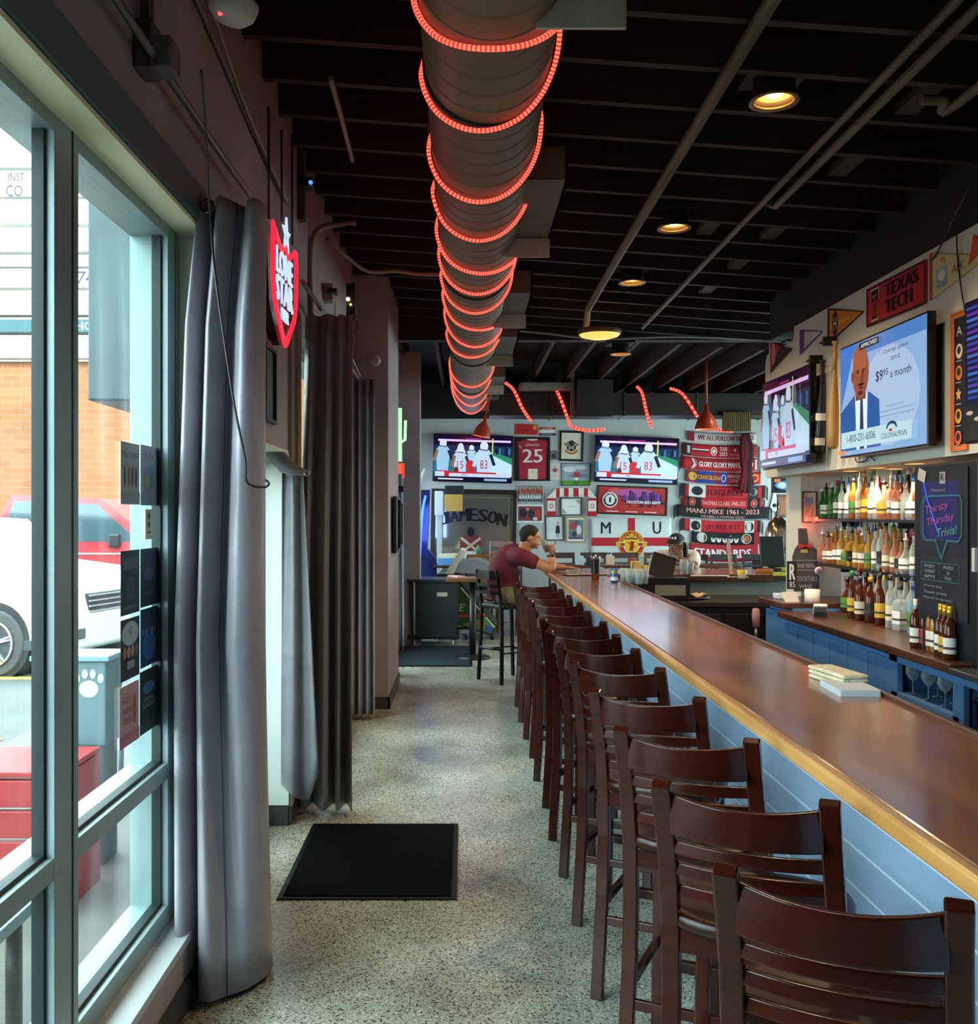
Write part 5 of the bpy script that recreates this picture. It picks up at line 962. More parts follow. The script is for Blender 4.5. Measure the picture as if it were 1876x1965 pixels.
# ================================================================ back bar
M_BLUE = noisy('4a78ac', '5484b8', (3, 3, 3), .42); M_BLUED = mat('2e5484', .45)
t = thing('back_bar_cabinet', 'blue panelled back bar cabinet with open glassware shelves', 'cabinet', (2.30, 3.2, 0))
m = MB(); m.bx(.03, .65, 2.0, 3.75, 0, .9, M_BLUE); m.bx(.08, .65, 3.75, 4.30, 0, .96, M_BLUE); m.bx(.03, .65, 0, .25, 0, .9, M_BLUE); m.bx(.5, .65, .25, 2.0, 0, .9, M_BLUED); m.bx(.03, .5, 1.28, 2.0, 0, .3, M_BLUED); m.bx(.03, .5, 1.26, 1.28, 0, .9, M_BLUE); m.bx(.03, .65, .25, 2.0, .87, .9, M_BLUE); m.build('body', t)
m = MB(); m.bx(.0, .03, 1.92, 2.02, 0, .9, M_BLUE).bx(.0, .03, .25, 2.02, .855, .9, M_BLUE).bx(0, .03, 1.24, 1.34, 0, .855, M_BLUE).bx(0, .03, 1.34, 1.92, 0, .3, M_BLUE).bx(0, .03, 0, .25, 0, .9, M_BLUE); m.build('face_frame', t, bev=.003)
MB().bx(.0, .5, 1.28, 1.99, .675, .70, M_BLUE).build('shelf', t, bev=.002); MB().bx(.0, .5, 1.28, 1.99, .50, .52, M_BLUE).build('shelf', t, bev=.002)
for k in range(6):
    y0 = 2.03+k*.288; MB().bx(.008, .03, y0, y0+.28, .08, .86, M_BLUE).build('door', t, bev=.004)
MB().bx(.04, .08, 3.76, 4.28, .04, .92, M_BLUE).build('side_panel', t, bev=.004)
m = MB(); m.bx(-.035, .66, 1.3, 3.78, .9, .945, M_DWOOD); m.bx(.0, .66, 3.78, 4.36, .96, 1.0, M_DWOOD); m.build('counter_top', t, bev=.006)
MB().bx(-.04, .66, -.2, 1.3, .9, .93, mat('9aa0a4', .25, .9)).build('steel_top', t, bev=.004)
# niche lining: mirror and tiles
t = thing('back_mirror', 'mirror panel behind the bottle shelves', 'mirror', (2.975, 5.0, 1.3)); MB().bx(-.01, .0, -.3, 1.7, -.0, .64, mat('d8d8d2', .05, 1)).build('mirror_glass', t)
TL = noisy('cfc5c6', 'ddd5d4', (3, 3, 3), .35)
m = MB(); m.bx(2.968, 2.979, 4.2, 7.59, .945, 1.29, TL)
for k in range(1, 4): m.bx(2.966, 2.968, 4.2, 7.59, .945+k*.085, .949+k*.085, mat('a89e9e', .6))
struct(m, 'trim_10')
M_SHELF = mat('141317', .3)
for z, y0, lb_, nm in ((1.61, 5.0, 'upper black-edged shelf full of liquor bottles', 0), (1.27, 5.0, 'lower black-edged shelf full of liquor bottles', 0)):
    t = thing('bottle_shelf', lb_, 'shelf', (2.72, y0, z)); MB().bx(0, .25, 0, 2.52, -.02, 0, M_SHELF).build('board', t, bev=.002)
    for k in range(3): MB().bx(.1, .25, .3+k*.95, .32+k*.95, -.06, -.02, mat('1a1a1c', .4)).build('bracket', t)
t = thing('string_light', 'red string light end glowing at the left of the upper shelf', 'light', (2.72, 7.5, 1.60)); MB().ball((0, 0, 0), .022, mat('ff3020', emit=5)).ball((0, -.06, .005), .016, mat('ff6040', emit=5)).build('bulb', t); lamp('string_glow', 'POINT', (2.68, 7.5, 1.58), .5, (1, .15, .1), .03)
# ================================================================ bottles
CAPS = [mat('1a1a1c', .4), mat('b02028', .4), mat('d8b040', .3, .6), mat('e8e4dc', .4), mat('6a6a70', .2, .9), mat('2a5aa0', .4), mat('2a8a40', .4)]
def bottle(kind, glass, labc, cap, pour):
    H = {'round': .28, 'tall': .31, 'squat': .23, 'square': .27, 'wine': .31, 'flask': .25}[kind]; R = {'round': .037, 'tall': .032, 'squat': .043, 'square': .040, 'wine': .037, 'flask': .05}[kind]
    n = 4 if kind == 'square' else 18
    pr = {'round': [(.9, 0), (1, .03), (1, .58), (.85, .66), (.4, .76), (.36, .93), (.42, .95), (.42, 1)], 'tall': [(.9, 0), (1, .03), (1, .62), (.7, .72), (.38, .8), (.36, 1)], 'squat': [(.85, 0), (1, .05), (1, .5), (.7, .65), (.33, .72), (.33, 1)],
          'square': [(1.1, 0), (1.2, .02), (1.2, .62), (1.0, .68), (.4, .74), (.36, 1)], 'wine': [(.92, 0), (1, .02), (1, .6), (.8, .68), (.42, .78), (.38, 1)], 'flask': [(.8, 0), (1, .08), (.95, .42), (.5, .6), (.28, .7), (.26, 1)]}[kind]
    T = rotm(0, 0, PI/4) if n == 4 else None
    root = MB().lathe([(1e-4, 0)]+[(r*R, z*H) for r, z in pr], glass, n=n, T=T, smooth=n != 4).build('liquor_bottle' if kind != 'wine' else 'wine_bottle')
    z0, z1 = (.16, .46) if kind != 'wine' else (.12, .42); k = 1.02 if n != 4 else 1.23
    if labc: MB().lathe([(R*k, z0*H), (R*k, z1*H)], labc, n=n, T=T, smooth=n != 4, cap=False).lathe([(R*(k+.006), (z0+.08)*H), (R*(k+.006), (z0+.13)*H)], mat('4a4038', .6), n=n, T=T, cap=False).build('label', root)
    if pour: MB().lathe([(R*.4, H*.98), (R*.4, H*1.04), (R*.15, H*1.06), (R*.1, H*1.2)], cap, n=10).build('pourer', root)
    elif kind == 'wine': MB().lathe([(R*.43, H*.8), (R*.43, H*1.01), (1e-4, H*1.01)], cap, n=12).build('capsule', root)
    else: MB().lathe([(R*.45, H*.95), (R*.45, H*1.07), (1e-4, H*1.07)], cap, n=12).build('cap', root)
    return root
GL = {'clear': tinted('dfe6e4', .22), 'amber': tinted('b8702c', .5), 'green': tinted('2f7a3a', .5), 'brown': tinted('5a2a14', .7), 'blue': tinted('a4c8dc', .3), 'rose': tinted('d89a80', .4), 'gold': tinted('d8ac50', .4)}
LB = {'cream': mat('e8dfc4', .6), 'white': mat('f0f0ee', .6), 'black': mat('1c1c20', .6), 'yellow': mat('d8b23c', .6), 'red': mat('a82830', .6), 'green': mat('4a8a3a', .6), 'blue': mat('3a68a8', .6)}
proto = {}
used_lab = {}
def place_bottle(kind, g, l, cap, pour, loc, where, grp, sc_=1):
    k = (kind, g, l, cap, pour)
    if k not in proto: o = proto[k] = bottle(kind, GL[g], LB[l] if l else None, CAPS[cap], pour)
    else: o = dup(proto[k])
    o.location = loc; o.scale = (sc_, sc_, sc_); o.rotation_euler = (0, 0, random.uniform(-.4, .4))
    gn = {'clear': 'clear', 'amber': 'amber', 'green': 'green', 'brown': 'dark brown', 'blue': 'blue-tinted', 'rose': 'rose-coloured', 'gold': 'golden'}[g]
    o['label'] = '%s %s, %s, %s' % (gn, 'wine bottle' if kind == 'wine' else 'bottle', (l+' label') if l else 'no label', where); o['category'] = 'bottle'; o['group'] = grp
    return o
rd = random.Random(11)
kinds = ['round', 'tall', 'squat', 'square', 'round', 'tall', 'flask']
def shelf_row(X, z, y1, y0, n, pal, nm, grp, mean=.095, smin=.85, smax=1.05, pour=.75):
    for i in range(n):
        y = y1-(y1-y0)*i/(n-1)+rd.uniform(-.008, .008)
        g = pal[int(len(pal)*i/n+rd.uniform(-.6, .6)) % len(pal)]; kd = rd.choice(kinds)
        place_bottle(kd, g, rd.choice(['cream', 'white', 'cream', 'white', 'yellow', 'black', 'green', None]), rd.randrange(7), rd.random() < pour, (X+rd.uniform(-.008, .008), y, z), '%s from left in the %s' % (('first' if i == 0 else ORD[i]), nm), grp, rd.uniform(smin, smax))
shelf_row(2.765, 1.61, 7.44, 5.15, 24, ['green', 'green', 'clear', 'amber', 'clear', 'rose', 'clear', 'clear', 'amber', 'clear', 'gold', 'clear'], 'upper shelf front row', 'bottles on the upper shelf, front row', smin=.82, smax=.98)
shelf_row(2.87, 1.61, 7.40, 5.17, 22, ['green', 'clear', 'brown', 'clear', 'gold', 'amber', 'clear'], 'upper shelf rear row', 'bottles on the upper shelf, rear row', smin=.92, smax=1.08)
shelf_row(2.765, 1.27, 7.44, 5.15, 25, ['rose', 'amber', 'gold', 'gold', 'clear', 'clear', 'rose', 'clear', 'blue', 'clear', 'gold', 'clear'], 'lower shelf front row', 'bottles on the lower shelf, front row', smin=.78, smax=.92)
shelf_row(2.87, 1.27, 7.40, 5.17, 22, ['clear', 'rose', 'gold', 'clear', 'green', 'clear'], 'lower shelf rear row', 'bottles on the lower shelf, rear row', smin=.9, smax=1.04)
shelf_row(2.86, .945, 6.95, 5.16, 20, ['brown', 'clear', 'red' if 0 else 'rose', 'gold', 'gold', 'clear', 'clear'], 'back counter rear row', 'bottles on the back counter, rear row', smin=1.0, smax=1.12, pour=.95)
shelf_row(2.62, .945, 6.5, 5.35, 9, ['brown', 'brown', 'clear', 'clear', 'blue', 'clear'], 'back counter near edge', 'bottles at the near edge of the back counter', smin=.85, smax=1.0, pour=.3)
shelf_row(2.73, .945, 6.85, 5.17, 18, ['brown', 'brown', 'clear', 'clear', 'clear', 'clear', 'blue', 'clear', 'clear'], 'back counter front row', 'bottles on the back counter, front row', smin=.92, smax=1.08, pour=.4)
for i, (x, yb, g, l, cp) in enumerate(((1757, 1243, 'brown', 'white', 3), (1768, 1240, 'brown', 'red', 1), (1777, 1246, 'brown', 'red', 1), (1788, 1250, 'amber', 'cream', 1), (1797, 1252, 'gold', 'white', 1), (1805, 1258, 'brown', 'white', 2), (1813, 1262, 'brown', 'yellow', 2), (1822, 1266, 'brown', 'white', 2))):
    Yb = F*(HC-.945)/(yb-VY); place_bottle('wine', g, l, cp, False, (PX(x, Yb), Yb, .945 if Yb > 4.5 else .93), '%s from left before the dark poster tower' % ('first', 'second', 'third', 'fourth', 'fifth', 'sixth', 'seventh', 'eighth')[i], 'wine bottles before the poster', .82)
# glasses on the open shelf
def glass(r, h, kind='tumbler'):
    g = tinted('c8d8dc', .25)
    if kind == 'wine': return MB().lathe([(1e-4, 0), (r*.8, .002), (r*.1, .008), (r*.08, h*.45), (r*.6, h*.55), (r, h*.75), (r*.85, h)], g, n=14, cap=False).build('wine_glass')
    return MB().lathe([(1e-4, 0), (r*.8, 0), (r, h), (r*.93, h), (r*.75, .008), (1e-4, .008)], g, n=14).build('tumbler')
gp = {}
def pglass(kind, r, h, loc, lab, grp, cat='glass'):
    k = (kind, r, h)
    if k not in gp: o = gp[k] = glass(r, h, kind)
    else: o = dup(gp[k])
    o.location = loc; return tag(o, lab, cat, grp)
for i in range(7):
    pglass('wine', .036, .15, (2.36+(i % 2)*.09, 4.56+i*.085, .70), 'upturned stemmed glass on the upper cubby shelf, %s from the right' % ('first' if i == 0 else ORD[i]), 'glasses on the cubby shelf')
for i in range(6): pglass('tumbler', .036, .12, (2.36+(i % 2)*.09, 4.56+i*.095, .52), 'tumbler on the cubby floor, %s from the right' % ('first' if i == 0 else ORD[i]), 'glasses on the cubby floor')
# poster tower
t = thing('tall_cooler', 'tall dark cooler tower standing on the back counter', 'cooler', (2.37, 4.42, .93)); MB().bx(0, .56, 0, .66, 0, .97, mat('1c2026', .35, .3)).build('cabinet', t, bev=.01)
MB().bx(-.012, .0, -.012, .01, .0, .97, mat('8a8884', .3, .9)).build('edge_trim', t); MB().bx(-.02, .0, .02, .045, .45, .56, mat('cfcfcc', .3)).build('handle', t)
def triv(q, w, h):
    CY, PK, BL = mat('3a9aa0', emit=.35), mat('c850a0', emit=.45), mat('2030c8', emit=.35)  # print inks given emission; the poster itself is no lamp
    q.rect(-w/2, -h/2, w/2, h/2, '11121c'); q.rect(-w*.47, h*.02, w*.3, h*.42, mat('1c1a80', emit=.32)); q.rect(-w*.47, -h*.08, w*.46, h*.02, mat('201038', emit=.15)); q.line([(-w*.42, h*.42), (-w*.34, h*.3), (-w*.1, h*.08)], .006, mat('4060ff', emit=2.0))  # blue glow and a streak of reflection painted into the print
    q.rect(-w*.06, h*.40, w*.06, h*.48, '9a9a9c'); q.text('R', 0, h*.445, w*.07, h*.05, '15151c', bold=.004)
    pts = [(-w*.40, h*.28), (-w*.36, h*.32), (w*.36, h*.32), (w*.40, h*.28), (w*.40, h*.06), (w*.34, h*.02), (w*.12, h*.02), (0, -h*.10), (-w*.12, h*.02), (-w*.34, h*.02), (-w*.40, h*.06), (-w*.40, h*.28)]
    q.line(pts, .008, CY); q.line([(x*1.05, y) for x, y in pts], .003, CY)
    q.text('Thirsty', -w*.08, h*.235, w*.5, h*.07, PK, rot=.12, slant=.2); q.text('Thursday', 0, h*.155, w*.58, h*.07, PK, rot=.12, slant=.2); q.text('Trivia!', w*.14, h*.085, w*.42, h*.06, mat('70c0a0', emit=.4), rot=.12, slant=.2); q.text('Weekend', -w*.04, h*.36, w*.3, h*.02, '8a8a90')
    q.line([(-w*.40, -h*.13), (w*.40, -h*.13), (w*.40, -h*.25), (-w*.40, -h*.25), (-w*.40, -h*.13)], .003, CY); q.line([(0, -h*.13), (0, -h*.25)], .002, CY)
    for k, s_ in enumerate(('EVERY', 'THURSDAY', '8PM')): q.text(s_, -w*.2, -h*.155-k*h*.035, w*.22, h*.02, '8c98a0')
    for k, s_ in enumerate(('PRIZES', '&', 'FUN')): q.text(s_, w*.2, -h*.155-k*h*.035, w*(.2, .04, .12)[k], h*.02, '8c98a0')
    for k, s_ in enumerate(('Free to play', 'Team trivia', 'Prizes for the top teams')): q.text(s_, -w*.12+k*w*.05, -h*.29-k*h*.04, w*(.4+.1*k), h*.018, '8c98a0')
pw = 5.0-4.50
frame('poster', 'dark poster with a printed neon speech bubble fixed on the cooler tower', (2.368, 4.76, 1.50), RGT, .47, .74, None, triv, fw=0, cat='poster', mat_='11121c')
MB().bx(-.003, 0, -.04, .04, -.03, .03, mat('b8b4ac', .5)).build('tape_strip', loc=(2.361, 4.97, 1.845), rot=(.3, 0, 0), label='pale strip of tape on the top corner of the dark poster', cat='tape')
# black round machine at the right edge, bin and menu holder
MB().prism([(-.25, 0), (.25, 0), (.25, .8), (.2, .92), (.1, .97), (-.1, .97), (-.2, .92), (-.25, .8)], 0, .3, mat('15161a', .3), T=Matrix(((0, 0, 1, 0), (1, 0, 0, 0), (0, 1, 0, 0), (0, 0, 0, 1)))).build('display_case', loc=(2.55, 4.1, .93), label='tall black display case with rounded top at the right edge', cat='display case', bev=.01)
t = thing('menu_holder', 'white folded menu cards standing at the right end of the back counter', 'menu', (2.45, 4.28, .93), (0, 0, -.3)); MB().box((0, 0, .06), (.1, .003, .12), mat('e0dcd4', .5), rotm(.3)).box((.04, -.04, .06), (.12, .003, .13), mat('b8845c', .5), rotm(-.35, 0, .5)).build('card', t)
t = thing('trash_bin', 'black square bin beneath the steel counter end at the right edge', 'bin', (2.46, 4.2, 0)); MB().prism([(-.13, -.2), (.13, -.2), (.13, .2), (-.13, .2)], 0, .80, mat('0f1012', .35)).build('bin_body', t, bev=.01); MB().bx(-.14, .14, -.21, .21, .78, .81, mat('18191c', .3)).build('rim', t, bev=.006)
# items at the left end of the back counter
t = thing('bottle_sign', 'tall dark chalkboard shaped like a bottle with a red bow', 'chalkboard', P(1543, 1135, 7.5), (PI/2-.06, 0, 0))
bp_ = [(-.085, 0), (.105, 0), (.11, .27), (.09, .33), (.03, .37), (.02, .49), (-.04, .49), (-.04, .37), (-.07, .33), (-.09, .27)]
MB().prism(bp_, 0, .03, noisy('3a343c', '48424a', (6, 6, 6), .6)).build('board', t, bev=.004)
for s_, u_, v_, w2_, h2_ in (('BAR MENU', .01, .2, .14, .03), ('COCKTAILS', .01, .1, .16, .035), ('WINE', 0, .04, .1, .03)): Art(z=.031).text(s_, u_, v_, w2_, h2_, 'b0acb4').build('chalk_lettering', t)
MB().bx(-.08, .1, .165, .168, .03, .0315, mat('b8b4bc', .6)).build('chalk_line', t); MB().bx(-.08, .1, .24, .243, .03, .0315, mat('b8b4bc', .6)).build('chalk_line', t)
MB().prism([(-.05, .33), (0, .35), (.05, .33), (.04, .37), (0, .355), (-.05, .375)], .03, .045, mat('c02418', .5)).prism([(-.035, .3), (.02, .3), (.02, .325), (-.035, .325)], .03, .036, mat('a89a50', .5)).build('bow', t)
t = thing('letter_sign', 'narrow black upright sign with a large white letter R', 'sign', P(1518, 1130, 7.3), (PI/2, 0, 0)); MB().bx(-.035, .035, 0, .21, 0, .02, mat('141418', .5)).build('board', t); q = Art(z=.021); q.text('R', 0, .13, .04, .12, 'd8dce4', bold=.006); q.text('85', 0, .035, .045, .045, 'd8dce4'); q.build('lettering', t)
def cpt(x, y, z=.945): Yc = F*(HC-z)/(y-VY); return Vector((PX(x, Yc), Yc, z))
t = thing('card_reader', 'white card reader propped on a dark stand on the back counter', 'card reader', cpt(1573, 1182), (0, 0, -.3)); MB().box((0, 0, .045), (.09, .15, .025), mat('d8d8d4', .4), rotm(-.5)).build('reader_body', t, bev=.008); MB().box((0, -.01, .06), (.06, .07, .004), mat('6a7078', .2), rotm(-.5)).build('display', t); MB().bx(-.04, .04, -.06, .07, 0, .02, mat('1a1a1c', .4)).build('base', t)
t = thing('payment_tablet', 'small tablet leaning on its stand at the left end of the back counter', 'tablet', cpt(1527, 1172, .945)+Vector((0, .1, .0)), (0, 0, .3)); MB().box((0, 0, .07), (.12, .012, .13), mat('c8c8c4', .4), rotm(-.6, 0, 0)).build('tablet_body', t, bev=.003); MB().bx(-.05, .05, -.05, .05, 0, .02, mat('96705a', .5)).build('base', t)
MB().lathe([(1e-4, 0), (.055, 0), (.055, .12), (.02, .12), (.02, .1)], mat('ebe6e0', .8), n=24).build('paper_roll', loc=P(1558, 1162, 7.15), label='white roll of paper towel on the back counter', cat='paper towel')
MB().box((0, 0, .02), (.16, .12, .04), mat('c9d6e0', .6)).build('napkin_stack', loc=(2.45, 7.35, 1.0), label='pale stack of napkins at the left end of the back counter', cat='napkins', bev=.008)
frame('picture_frame', 'dark framed beach picture on the white column by the shelves', (PX(1552, 7.6), 7.598, PZ(973, 7.6)), FAR, .115, .245, mat('26201e', .4), lambda q, w, h: (q.rect(-w*.32, -h*.34, w*.32, h*.34, 'c4a888'), q.rect(-w*.32, h*.08, w*.32, h*.34, '7fa4c4'), q.poly([(-w*.3, -h*.34), (0, -h*.34), (w*.32, h*.1), (w*.2, h*.1)], 'd8c8a8')), fw=.008, mat_='e4e0d8')
q = Art(z=.003, rough=.6); q.bx(-.03, .03, -.05, .05, 0, .003, mat('e0dacc', .6)); q.text('ID', 0, .02, .03, .03, 'a8a094'); q.rect(-.02, -.01, .02, -.004, 'b0a89a'); q.rect(-.02, -.03, .02, -.024, 'b0a89a'); q.build('paper_notice', loc=(PX(1552, 7.6), 7.598, PZ(927, 7.6)), rot=FAR, label='pale paper notice on the white column above the beach picture', cat='notice')
for x, y, c1, c2, lb_ in ((1570, 1095, 'e0b8a8', '6a5aa0', 'left'), (1644, 1098, '4a4a90', 'dcd8e0', 'right')):
    t = thing('hanging_tag', 'small coloured medal tag hanging under the lower shelf, %s one' % lb_, 'tag', P(x, y, 7.3 if lb_ == 'left' else 6.75), (PI/2, 0, 0)); MB().lathe([(1e-4, 0), (.03, 0), (.03, .006), (1e-4, .006)], mat(c1, .5), n=20).lathe([(1e-4, .006), (.018, .006), (.018, .009), (1e-4, .009)], mat(c2, .5), n=20).build('disc', t); MB().tube([(0, .03, .003), (0, .085, .003)], .002, mat(c2, .6), n=5).build('ribbon', t)
# folded towels on the bar
t = thing('folded_towel', 'stack of folded cream bar towels on the bar edge', 'towel', (1.285, F*1.285/(1607-VX), 1.07), (0, 0, .15))
tm = noisy('cfc2a4', 'e2d8be', (30, 30, 30), .95, bump=.4)
for k in range(3): MB().bx(-.05+k*.004, .05, -.11, .11+k*.01, k*.014, k*.014+.013, tm).build('towel_layer', t, bev=.006, seg=3)
MB().prism([(-.07, -.09), (.06, -.1), (.065, .1), (-.06, .11)], 0, .02, mat('c3ccd0', .9)).build('folded_towel', loc=(1.26, F*1.285/(1607-VX)-.17, 1.07), label='pale blue folded cloth at the near side of the cream towels', cat='towel', bev=.006)
# ================================================================ people
SK1 = noisy('b07a56', 'c08a64', (20, 20, 20), .5); SK2 = noisy('7a4c34', '8a583e', (20, 20, 20), .5)
def V(*a): return Vector(a)
class Body(MB):
    def limb(s, pts, m, n=14):
        """pts: (point, radius) chain with rounded ends"""
        ps = [Vector(p) for p, r in pts]; rs = [r for p, r in pts]
        q = rsmooth(ps, 5); rr = []
        for i in range(len(ps)-1):
            for k in range(5): rr.append(rs[i]*(1-k/5)+rs[i+1]*k/5)
        rr.append(rs[-1]); s.tube(q, rr, m, n=n); s.ball(q[0], rr[0], m, n=n); s.ball(q[-1], rr[-1], m, n=n); return s
    def lump(s, name, parent=None, vox=.008, sm=6, **k):
        o = s.build(name, parent, **k)
        d = o.modifiers.new('one_surface', 'REMESH'); d.mode = 'VOXEL'; d.voxel_size = vox; d.use_smooth_shade = True
        d = o.modifiers.new('soft', 'SMOOTH'); d.factor = .5; d.iterations = sm; return o
def head(b, c, s, d, m, tilt=0):
    """head about centre c, s = head height, d = facing direction (unit, horizontal-ish)"""
    d = Vector(d).normalized(); up = Vector((0, 0, 1)); side = up.cross(d).normalized(); up = d.cross(side)
    R = Matrix((( d.x, side.x, up.x), (d.y, side.y, up.y), (d.z, side.z, up.z))).to_4x4()
    P_ = lambda x, y, z: Vector(c)+(R @ Vector((x*s, y*s, z*s)))
    b.ball(P_(-.05, 0, .12), (.43*s*.92, .335*s, .38*s), m, rot=R, n=24, h=16)
    b.ball(P_(.08, 0, -.12), (.30*s, .27*s, .33*s), m, rot=R, n=20, h=14)
    b.ball(P_(.25, 0, -.36), (.10*s, .14*s, .09*s), m, rot=R)
    b.ball(P_(.33, 0, .09), (.07*s, .22*s, .045*s), m, rot=R)
    b.tube([P_(.35, 0, .08), P_(.40, 0, .0), P_(.46, 0, -.09)], [.035*s, .042*s, .055*s], m, n=10); b.ball(P_(.44, 0, -.1), .055*s, m)
    b.ball(P_(.37, 0, -.2), (.045*s, .11*s, .028*s), m, rot=R); b.ball(P_(.365, 0, -.255), (.04*s, .10*s, .03*s), m, rot=R)
    for k in (-1, 1):
        b.ball(P_(-.03, k*.335, -.02), (.085*s, .03*s, .12*s), m, rot=R); b.ball(P_(.15, k*.2, -.18), (.12*s, .08*s, .12*s), m, rot=R)
    return P_, R
def finger(b, root, d, curl, ax, L_, r, m):
    p = Vector(root); pts = [(p, r)]; d = Vector(d).normalized()
    for k, f_ in enumerate((.45, .32, .25)):
        d = Matrix.Rotation(curl[k], 3, ax) @ d; p = p+d*L_*f_; pts.append((p.copy(), r*(.95-.08*k)))
    return b.limb(pts, m, n=8)
# the man at the bar, in profile to the right
mx_ = lambda x, y, Y=9.5: P(x, y, Y)
man = thing('person', 'man in a maroon shirt sitting at the bar, drinking from a raised glass', 'person', (.42, 9.55, 0))
o_ = Vector((.42, 9.55, 0)); Q = lambda x, y, z: Vector((x, y, z))-o_
b = Body(); hc = mx_(1019, 1032, 9.5); pel = Vector((.42, 9.56, .86)); neck = mx_(1003, 1057, 9.52)
P_, R_h = head(b, hc-o_, .235, (1, -.12, -.10), SK1)
b.limb([(pel-o_, .14), (Q(.40, 9.56, 1.0), .135), (Q(.42, 9.55, 1.12), .14), (Q(.49, 9.54, 1.22), .13), (neck-o_+V(-.01, 0, -.03), .075), (hc-o_+V(-.05, 0, -.06), .06)], SK1, n=18)
shR = Vector((.555, 9.36, 1.225)); shL = Vector((.53, 9.72, 1.225)); elR = P(1056, 1096, 9.3); elR.z = 1.115; wrR = P(1057, 1064, 9.34); elL = Vector((.87, 9.78, 1.115)); wrL = Vector((1.0, 9.58, 1.11))
b.limb([(shR-o_, .065), ((shR*.45+elR*.55)-o_, .052), (elR-o_, .043), ((elR*.5+wrR*.5)-o_+V(.01, 0, 0), .044), (wrR-o_, .028)], SK1)
b.limb([(shL-o_, .065), ((shL+elL)/2-o_, .052), (elL-o_, .043), ((elL+wrL)/2-o_, .04), (wrL-o_, .028)], SK1)
hd = wrR+V(.012, .0, .055); b.ball(hd-o_, (.036, .022, .045), SK1); 
for k in range(4):
    base = hd+V(-.03+.0*k, -.02, .035-.019*k); finger(b, base-o_, (-.5, -.8, .1), (1.0, 1.1, .8), 'Z', .075-.004*abs(k-1), .0088, SK1)
finger(b, hd+V(.02, -.005, .03)-o_, (.15, -.35, .9), (.1, .2, .2), 'Y', .07, .009, SK1); finger(b, hd+V(-.01, .02, .02)-o_, (-.9, .4, .4), (-.3, -.4, -.4), 'Z', .06, .010, SK1)
hl = wrL+V(.05, -.03, .0); b.ball(hl-o_, (.045, .04, .018), SK1)
for k in range(4): finger(b, hl+V(.03-.01*k, -.03+.0*k, 0)-o_+V(-.012*k+.01, .008*k, 0), (.6, -.8, 0), (.1, .1, .1), 'Z', .065, .0085, SK1)
finger(b, hl+V(.0, -.03, 0)-o_, (-.3, -.9, 0), (.2, .2, .1), 'Z', .05, .009, SK1)
hipR, hipL = Vector((.46, 9.46, .84)), Vector((.46, 9.66, .84)); knR, knL = Vector((.78, 9.38, .80)), Vector((.76, 9.72, .80))
for h_, k_ in ((hipR, knR), (hipL, knL)):
    ft = k_+V(-.08, 0, -.44); b.limb([(h_-o_, .09), ((h_+k_)/2-o_, .08), (k_-o_, .06), ((k_+ft)/2-o_, .055), (ft-o_, .035)], SK1); b.limb([(ft-o_, .035), (ft+V(.12, 0, -.04)-o_, .035)], SK1)
b.lump('body', man, .006, 4)
s = Body(); mr = noisy('5c1628', '6e1c32', (12, 12, 12), .8)
s.limb([(Q(.41, 9.56, .90), .165), (Q(.385, 9.56, 1.0), .158), (Q(.41, 9.55, 1.12), .165), (Q(.475, 9.54, 1.215), .145), (neck-o_+V(-.02, 0, -.055), .085)], mr, n=20)
s.limb([(shR-o_+V(-.06, .1, .0), .10), (shR-o_, .086), ((shR*.6+elR*.4)-o_, .074)], mr); s.limb([(shL-o_+V(-.06, -.1, .0), .10), (shL-o_, .086), ((shL*.6+elL*.4)-o_, .074)], mr)
s.lump('shirt', man, .008, 5)
nd = (hc-neck).normalized(); MB().lathe([(.082, -.01), (.072, .028), (.066, .03), (.07, .0)], mr, n=20, T=nd.to_track_quat('Z', 'Y').to_matrix().to_4x4(), c=neck-o_+V(-.012, 0, -.012), cap=False).build('collar', man, solid=.006)
hr = Body(); P2 = lambda x, y, z: P_(x, y, z); hm = noisy('17120f', '2a2220', (60, 60, 60), .8)
hr.ball(P2(-.09, 0, .16), (.44*.235, .35*.235, .39*.235), hm, rot=R_h, n=24, h=16); hr.ball(P2(-.24, 0, -.04), (.24*.235, .28*.235, .30*.235), hm, rot=R_h)
cut = hr.build('hair', man); cut.name = 'hair'
for s_ in (0,):
    import bmesh
    bm = bmesh.new(); bm.from_mesh(cut.data)
    f0 = R_h.to_3x3() @ V(1, 0, 0); u0 = R_h.to_3x3() @ V(0, 0, 1)
    # trim the cap so the face and ear stay free
    g = bm.verts[:]+bm.edges[:]+bm.faces[:]
    n_ = (f0*.95-u0*.55).normalized(); bmesh.ops.bisect_plane(bm, geom=g, plane_co=P2(.16, 0, .12), plane_no=n_, clear_outer=True)
    bm.to_mesh(cut.data); bm.free()
st = Body(); khm = mat('6e6a4c', .8)
for h_, k_ in ((hipR, knR), (hipL, knL)): st.limb([(h_-o_+V(-.04, 0, 0), .115), ((h_+k_)/2-o_, .10), ((h_*.2+k_*.8)-o_, .085)], khm)
st.lump('shorts', man, .009, 4)
sh = Body()
for k_ in (knR, knL): ft = k_+V(-.08, 0, -.44); sh.limb([(ft-o_+V(-.02, 0, -.03), .042), (ft+V(.06, 0, -.055)-o_, .042), (ft+V(.15, 0, -.06)-o_, .036)], mat('e2e0dc', .5))
sh.lump('shoes', man, .008, 3)
MB().tube([wrR-o_+V(.036*math.cos(a), .036*math.sin(a), -.012+.004*math.cos(a)) for a in [k*PI/10 for k in range(20)]], .009, mat('151518', .4), n=6, closed=True).ball(wrR-o_+V(.01, -.038, -.01), (.018, .008, .016), mat('1a1a1e', .3)).build('wristwatch', man)
